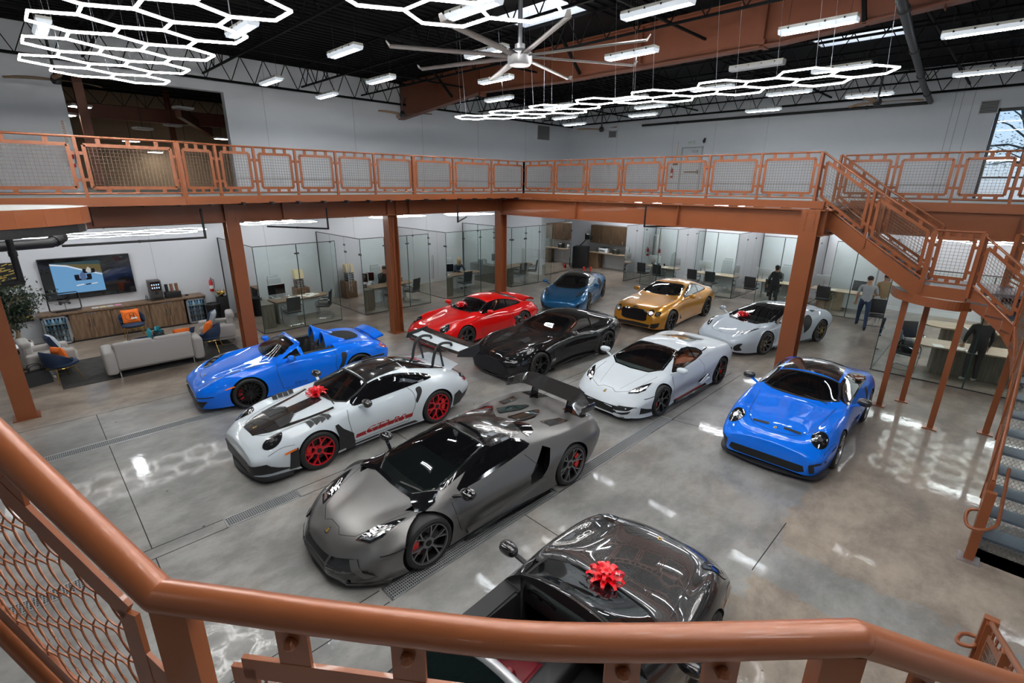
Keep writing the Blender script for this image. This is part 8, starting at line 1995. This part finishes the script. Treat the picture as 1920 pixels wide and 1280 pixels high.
# ------------------------------------------------------------------ people
def person(label, loc, rz, J, cols, hair=None, scale=1.0, longhair=False, bun=False, hood=False, beard=False):
    """J: joint positions (body facing +y). One skinned surface, coloured by limb; hair and extras are children."""
    t = thing('person', label, 'person', loc, rz); t.scale = (scale,) * 3
    names = list(J); idx = {n: i for i, n in enumerate(names)}
    bones = [('pel', 'spi'), ('spi', 'che'), ('che', 'nec'), ('nec', 'hea'), ('hea', 'cro'), ('che', 'shl'), ('shl', 'ell'), ('ell', 'wrl'), ('wrl', 'hal'), ('che', 'shr'), ('shr', 'elr'), ('elr', 'wrr'), ('wrr', 'har'),
             ('pel', 'hil'), ('hil', 'knl'), ('knl', 'anl'), ('anl', 'tol'), ('pel', 'hir'), ('hir', 'knr'), ('knr', 'anr'), ('anr', 'tor')]
    rad = dict(pel=(.155, .115), spi=(.145, .105), che=(.175, .115), nec=(.062, .062), hea=(.078, .092), cro=(.070, .080), shl=(.068, .068), shr=(.068, .068), ell=(.047, .047), elr=(.047, .047), wrl=(.032, .032), wrr=(.032, .032), hal=(.036, .022), har=(.036, .022),
               hil=(.095, .095), hir=(.095, .095), knl=(.064, .064), knr=(.064, .064), anl=(.048, .05), anr=(.048, .05), tol=(.042, .030), tor=(.042, .030))
    me = bpy.data.meshes.new('body'); me.from_pydata([J[n] for n in names], [(idx[a], idx[b]) for a, b in bones], [])
    o = bpy.data.objects.new('body', me); COL.objects.link(o); md = o.modifiers.new('s', 'SKIN'); md.use_smooth_shade = True
    for n in names: me.skin_vertices[0].data[idx[n]].radius = rad[n]; me.skin_vertices[0].data[idx[n]].use_root = n == 'pel'
    sb = o.modifiers.new('d', 'SUBSURF'); sb.levels = sb.render_levels = 2
    dg = bpy.context.evaluated_depsgraph_get(); dg.update(); m2 = bpy.data.meshes.new_from_object(o.evaluated_get(dg)); bpy.data.objects.remove(o)
    ms = [mat('cloth_a', cols['top'], .8), mat('cloth_b', cols['legs'], .8), mat('skin', cols.get('skin', (.42, .24, .16)), .55), mat('shoe', cols['shoe'], .6)]
    m2.materials.clear()
    for m in ms: m2.materials.append(m)
    sleeve = cols.get('sleeve', 'long')
    def reg(a, b, t_):
        if b in ('hea', 'cro'): return 2
        if b == 'nec': return 2 if t_ > .75 else 0
        if b in ('hal', 'har'): return 2
        if b in ('wrl', 'wrr'): return 0 if sleeve == 'long' and t_ < .9 else 2
        if b in ('ell', 'elr'): return 0 if sleeve == 'long' or t_ < .85 else 2
        if b in ('tol', 'tor'): return 3
        if b in ('anl', 'anr'): return 3 if t_ > .96 else 1
        if b in ('knl', 'knr', 'hil', 'hir'): return 1
        if b == 'spi': return 0 if t_ > -.2 else 1
        return 0
    B = [(Vector(J[a]), Vector(J[b]), a, b) for a, b in bones]
    for p in m2.polygons:
        c = p.center; best = None
        for a, b, na, nb in B:
            d = b - a; tt = (c - a).dot(d) / d.length_squared; q = a + d * min(1, max(0, tt)); r_ = (rad[na][0] + rad[nb][0]) / 2; dist = (c - q).length / r_
            if best is None or dist < best[0]: best = (dist, na, nb, tt)
        p.material_index = reg(best[1], best[2], best[3])
        if c.z < J['pel'][2] - .02 and p.material_index == 0 and best[2] in ('hil', 'hir', 'spi', 'pel'): p.material_index = 1
    link_mesh('body', m2, t, 0); m2.polygons.foreach_set('use_smooth', [True] * len(m2.polygons))
    # face, ears, hair, fingers
    hd = Vector(J['hea']); up = (Vector(J['cro']) - hd).normalized(); f = Vector(J.get('face', (0, 1, 0))) if 'face' in J else Vector((0, 1, 0)); f = Vector(cols.get('face', (0, 1, 0))).normalized(); sd = f.cross(up).normalized(); c0 = hd + up * .045
    mb = MB(); mb.ell(c0 + f * .098 - up * .02, (.013, .016, .020), 8, 6)
    for q in (1, -1): mb.ell(c0 + sd * .080 * q - f * .005 - up * .015, (.012, .018, .028), 8, 6)
    mb.build('face', ms[2], t, 60)
    mb = MB()
    for q in (1, -1): mb.ell(c0 + f * .086 + sd * .032 * q + up * .005, (.010, .008, .006), 8, 6)
    mb.ell(c0 + f * .088 - up * .058, (.024, .010, .006), 8, 6); mb.build('eyes_and_mouth', mat('eye_dark', (.05, .02, .02), .4), t, 60)
    if hair:
        hm = mat('hair', hair, .6, bump=.4, bscale=120); mb = MB(); M3 = Matrix((sd, f, up)).transposed().to_4x4()
        mb.ell(c0 + up * .045 - f * .016, (.090, .104, .082), 18, 10, M3)
        if longhair: mb.ell(c0 - f * .05 - up * .08, (.095, .06, .17), 16, 10, M3); mb.ell(c0 + sd * .075 - up * .09, (.03, .05, .14), 10, 8, M3); mb.ell(c0 - sd * .075 - up * .09, (.03, .05, .14), 10, 8, M3)
        if bun: mb.ell(c0 - f * .105 + up * .02, (.05, .045, .05), 12, 8); mb.ell(c0 - f * .05 - up * .04, (.075, .06, .07), 12, 8)
        mb.build('hair', hm, t, 60)
        if beard: MB().ell(c0 + f * .052 - up * .075, (.058, .045, .040), 14, 8, M3).build('beard', hm, t, 60)
    if hood: MB().ell(Vector(J['nec']) - f * .07, (.13, .07, .09), 14, 8).build('hood', ms[0], t, 60)
    for s in ('l', 'r'):
        h = Vector(J['ha' + s]); d = (h - Vector(J['wr' + s])).normalized(); sx = d.cross(Vector((0, 0, 1)));
        if sx.length < .2: sx = Vector((1, 0, 0))
        sx.normalize(); mb = MB()
        nn = sx.cross(d)
        for i, (q, L_) in enumerate(((-.030, .062), (-.010, .074), (.010, .070), (.030, .055))):
            mb.tube([h + sx * q - d * .01, h + sx * q * 1.05 + d * L_ * .45, h + sx * q * 1.08 + d * L_ * .8 - nn * .014, h + sx * q * 1.08 + d * L_ - nn * .030], [.010, .009, .008, .005], 6)
        mb.tube([h - d * .03 + sx * -.03, h + sx * -.055 + d * .005, h + sx * -.062 + d * .035], [.011, .010, .006], 6); mb.build('fingers', ms[2], t, 60)
    return t
def stand(stride=.0, lean=0.0, armL=None, armR=None, turn=0, sw=.19):
    J = dict(pel=(0, 0, .96), spi=(0, .01, 1.12), che=(0, .02 + lean, 1.34), nec=(0, .03 + lean, 1.50), hea=(0, .05 + lean, 1.60), cro=(0, .05 + lean, 1.70), shl=(-sw, .02 + lean, 1.42), shr=(sw, .02 + lean, 1.42), ell=(-.25, -.01 + lean, 1.14), elr=(.25, -.01 + lean, 1.14), wrl=(-.26, .08 + lean, .90), wrr=(.26, .08 + lean, .90), hal=(-.26, .12 + lean, .82), har=(.26, .12 + lean, .82),
             hil=(-.095, 0, .92), hir=(.095, 0, .92), knl=(-.10, .06 + stride * .42, .50), knr=(.10, .06 - stride * .30, .50), anl=(-.10, stride * .62, .09), anr=(.10, -stride * .70, .12 if stride > .2 else .09), tol=(-.11, stride * .62 + .17, .035), tor=(.11, -stride * .70 + .14, .035))
    if armL: J['ell'], J['wrl'], J['hal'] = armL
    if armR: J['elr'], J['wrr'], J['har'] = armR
    return J
def sit(sh=.0):
    J = dict(pel=(0, 0, .56), spi=(0, .02, .72), che=(0, .10 + sh, .94), nec=(0, .13 + sh, 1.09), hea=(0, .17 + sh, 1.19), cro=(0, .18 + sh, 1.29), shl=(-.19, .10 + sh, 1.01), shr=(.19, .10 + sh, 1.01), ell=(-.26, .26 + sh, .82), elr=(.26, .26 + sh, .82), wrl=(-.14, .48 + sh, .80), wrr=(.14, .48 + sh, .80), hal=(-.09, .55 + sh, .80), har=(.09, .55 + sh, .80),
             hil=(-.10, .04, .54), hir=(.10, .04, .54), knl=(-.13, .46, .52), knr=(.13, .46, .52), anl=(-.12, .50, .10), anr=(.12, .50, .10), tol=(-.12, .66, .04), tor=(.12, .66, .04))
    return J
DARKC = (.012, .012, .014); DENIM = (.018, .035, .085)
# walking man, grey polo: seen from behind, heading right
J = stand(.62, .02, None, ((.27, .10, 1.16), (.20, .36, 1.10), (.18, .45, 1.10)), 0, .20)
person('person in a grey polo shirt and jeans walking past the offices', (20.0, 3.05, 0), R(-78), J, dict(top=(.34, .36, .38), legs=DENIM, shoe=DARKC, sleeve='short', face=(.25, .97, 0)), (.03, .018, .012), 1.03, beard=True)
J = stand(-.52, .05, None, ((.24, .16, 1.16), (.16, .38, 1.12), (.12, .46, 1.12)))
person('person in a tan sweater and white trousers behind the glass, stepping away', (21.0, 1.98 + .75, 0), R(-70), J, dict(top=(.34, .24, .13), legs=(.62, .63, .62), shoe=(.7, .7, .7), face=(0, 1, -.15)), (.02, .012, .01), 1.02)
J = stand(.08, .06, None, ((.24, .18, 1.16), (.12, .34, 1.20), (.08, .40, 1.24)), 0, .16)
person('person in black with tied hair and folded arms by the desk', (21.35, 6.35, 0), R(-55), J, dict(top=DARKC, legs=DARKC, shoe=(.6, .6, .6), skin=(.28, .15, .09), face=(0, 1, -.1)), (.008, .006, .006), .93, bun=True)
person('person in a dark jacket seated at the desk, head turned toward us', (23.0, 6.75, 0), R(85), sit(.05), dict(top=(.035, .05, .055), legs=(.03, .03, .035), shoe=(.5, .5, .5), face=(-.35, .9, 0)), (.01, .008, .007), 1.06)
J = sit(.06); J['elr'], J['wrr'], J['har'] = (.24, .30, .84), (.10, .24, 1.12), (.075, .22, 1.17)
person('person in a dark sweater seated on the phone in the second office', (10.35, 17.98, 0), R(180), J, dict(top=(.02, .025, .025), legs=DARKC, shoe=DARKC, face=(.5, .8, -.1)), (.03, .02, .015), 1.06)
person('person with long blond hair leaning over the desk in the third office', (14.2, 18.0, 0), R(180), sit(.14), dict(top=(.012, .02, .035), legs=DARKC, shoe=DARKC, face=(0, .8, -.6)), (.34, .22, .10), 1.02, longhair=True)
J = stand(.02, .05, ((-.25, .10, 1.16), (-.20, .24, .96), (-.19, .28, .88)), None, 0, .18)
person('person in loose black clothes and white shoes behind the stair posts', (16.25, .0, 0), R(-62), J, dict(top=DARKC, legs=DARKC, shoe=(.68, .66, .62), face=(0, 1, -.3)), (.02, .012, .01), 1.0)
# ------------------------------------------------------------------ the cars in their places
BLUE = (.0, .165, .85)
def at_car(fx, fy, rx, ry, wb, hw):
    """near-side wheel contact points -> origin and heading (car's left side faces the viewer)"""
    h = Vector((fx - rx, fy - ry, 0)).normalized(); left = Vector((-h.y, h.x, 0)); m = Vector(((fx + rx) / 2, (fy + ry) / 2, 0)) - left * hw
    return (m.x, m.y, 0), math.atan2(h.y, h.x)
rimG = mat('rim_dark_silver', (.22, .215, .21), .3, .9); rimS = mat('rim_silver', (.52, .53, .54), .3, .85); rimR = mat('rim_red', (.62, .008, .02), .28, .35, .8)
CARS = {}
l, a = at_car(2.88, 4.37, 5.57, 4.30, 2.7, .86); CARS['av'] = car_wedge('matte grey wedge-shaped supercar with a carbon roof and rear wing', l, a, mat('satin_grey', (.155, .15, .145), .33, .65, .25, var=.03, coatr=.35))
l, a = at_car(2.87, 7.50, 5.34, 7.52, 2.457, .80); CARS['rs'] = car911('white sports car with black bonnet panel, red wheels and a tall rear wing', l, a, paint('pale_grey', (.60, .66, .70)), 'RS', rimR, (6, 'Y', .036), REDCAL, CARBON)
l, a = at_car(2.86, 10.82, 5.32, 10.65, 2.475, .78); CARS['bx'] = car_roadster('blue open-top roadster parked beside the lounge', l, a, paint('blue', BLUE))
l, a = at_car(8.80, 10.76, 11.24, 10.84, 2.45, .79); CARS['rd'] = car911('red coupe with a raised rear spoiler', l, a, paint('red', (.68, .004, .004)), 'CAR', rimG, (5, 'V', .03), REDCAL)
l, a = at_car(8.57, 7.64, 11.37, 7.60, 2.805, .86); CARS['as'] = car_aston('glossy black coupe with a rust-red interior', l, a, paint('black', (.0035, .0035, .004), .2))
l, a = at_car(8.90, 4.50, 11.52, 4.42, 2.62, .83); CARS['hu'] = car_wedge_small('white wedge-shaped supercar with black wheels and a red sill stripe', l, a, paint('white', (.60, .65, .69), .35, coat=.5))
l, a = at_car(9.30, 1.38, 11.72, 1.45, 2.457, .80); CARS['gt'] = car911('bright blue coupe with a black roof, closest to the staircase', l, a, paint('blue_two', (.0, .175, .88)), 'GT3', rimS, (10, 'I', .03), YELCAL, CARBON, seatm=mat('seat_navy', (.016, .018, .024), .6))
CARS['mw'] = None
l, a = at_car(14.72, 4.40, 17.22, 3.72, 2.675, .83); CARS['mw'] = car_gt_mid('pale grey supercar with a black roof, behind the big near column', l, a, paint('ice_grey', (.44, .50, .56)), mat('rim_titanium', (.30, .29, .28), .3, .9), (9, 'T', .020), mat('seat_black2', (.03, .035, .035), .6), YELCAL)
l, a = at_car(14.86, 7.43, 17.66, 7.55, 2.851, .86); CARS['be'] = car_bentley('gold grand-touring coupe with a black mesh grille', l, a, paint('gold', (.56, .25, .022), .3, .6))
CARS['mb'] = car_gt_mid('dark metallic blue supercar farthest back, cream seats', (16.03, 12.36, 0), R(204), paint('deep_blue', (.008, .12, .29), .3, .5), mat('rim_bronze', (.20, .19, .17), .3, .9), (9, 'T', .020), mat('leather_pale', (.50, .48, .42), .5), YELCAL)
CARS['tg'] = car911('dark grey open car with a red cabin, half hidden by the foreground handrail', (2.71, 2.02, 0), R(3.5), paint('graphite', (.030, .029, .029), .25, .5), 'TARGA', rimS, (10, 'I', .03), YELCAL, None, mat('leather_red', (.16, .008, .014), .45, bump=.1, bscale=60))
def bow_on(k, s, y, label, size=.21, dz=.0):
    c = CARS[k]; p = c.hit(s, y, c.frame('T'), 0); M = Matrix.Translation(c.root.location) @ Matrix.Rotation(c.root.rotation_euler.z, 4, 'Z'); w = M @ p; bow(label, (w.x, w.y, w.z + dz), size)
bow_on('rs', 1.46, -.10, 'red gift bow on the windscreen base of the white car with red wheels'); bow_on('rd', 1.66, -.10, 'red gift bow behind the bonnet of the red coupe'); bow_on('mw', 1.38, -.16, 'red gift bow on the pale grey supercar behind the near column'); bow_on('tg', 1.52, .02, 'red gift bow on the windscreen of the dark grey open car', .20)
# rear glass and hoop of the dark grey open car
tg = CARS['tg']; G = []
for i in range(13):
    u = i / 12; row = []
    for j in range(13):
        v = -1 + 2 * j / 12; row.append((tg.x0 - (3.14 + .62 * u + .10 * v * v), v * .64 * (1 - .12 * u), .95 + .30 * (1 - u) ** 1.2 * (1 - .55 * v * v) + .03))
    G.append(row)
MB().grid(G).build('rear_window', mat('smoked_glass', (.006, .010, .010), .02, coat=1), tg.root, 60)
MB().tube([(tg.x0 - 3.10, .70 * math.cos(PI * j / 20), .90 + .36 * math.sin(PI * j / 20)) for j in range(21)], .05, 8).build('roll_hoop', mat('hoop_silver', (.40, .40, .41), .35, .6), tg.root, 60)
# ------------------------------------------------------------------ world, lamps, camera
w = bpy.data.worlds.new('world'); scene.world = w; w.use_nodes = True; nt = w.node_tree
bg = nt.nodes['Background']; sky = nt.nodes.new('ShaderNodeTexSky'); sky.sky_type = 'HOSEK_WILKIE'; sky.turbidity = 6; sky.sun_direction = (.3, -.4, .85)
nt.links.new(sky.outputs[0], bg.inputs[0]); bg.inputs[1].default_value = 2.2
F_, P_, Y_, R_ = 920.0, R(17.8), R(45.0), R(.55)
fwd = Vector((math.cos(Y_), math.sin(Y_), 0)); rgt = Vector((math.sin(Y_), -math.cos(Y_), 0)); zz = Vector((0, 0, 1))
Z_ = fwd * math.cos(P_) - zz * math.sin(P_); U0 = fwd * math.sin(P_) + zz * math.cos(P_)
RT = rgt * math.cos(R_) + U0 * math.sin(R_); UP = -rgt * math.sin(R_) + U0 * math.cos(R_)
cd = bpy.data.cameras.new('camera'); cam = bpy.data.objects.new('camera', cd); COL.objects.link(cam); scene.camera = cam
M = Matrix((RT, UP, -Z_)).transposed().to_4x4(); M.translation = (0, 0, 4.64); cam.matrix_world = M
cd.sensor_width = 36; cd.lens = F_ / 1920 * 36; cd.clip_start = .02
cd.dof.use_dof = False
vs = scene.view_settings; vs.view_transform = 'Standard'; vs.look = 'None'; vs.gamma = 1; vs.exposure = 1.05; vs.use_curve_mapping = False
cy = scene.cycles; cy.use_denoising = True; cy.max_bounces = 8; cy.diffuse_bounces = 3; cy.glossy_bounces = 4; cy.transmission_bounces = 4; cy.transparent_max_bounces = 16; cy.sample_clamp_indirect = 6; cy.caustics_reflective = False; cy.caustics_refractive = False; cy.use_light_tree = True
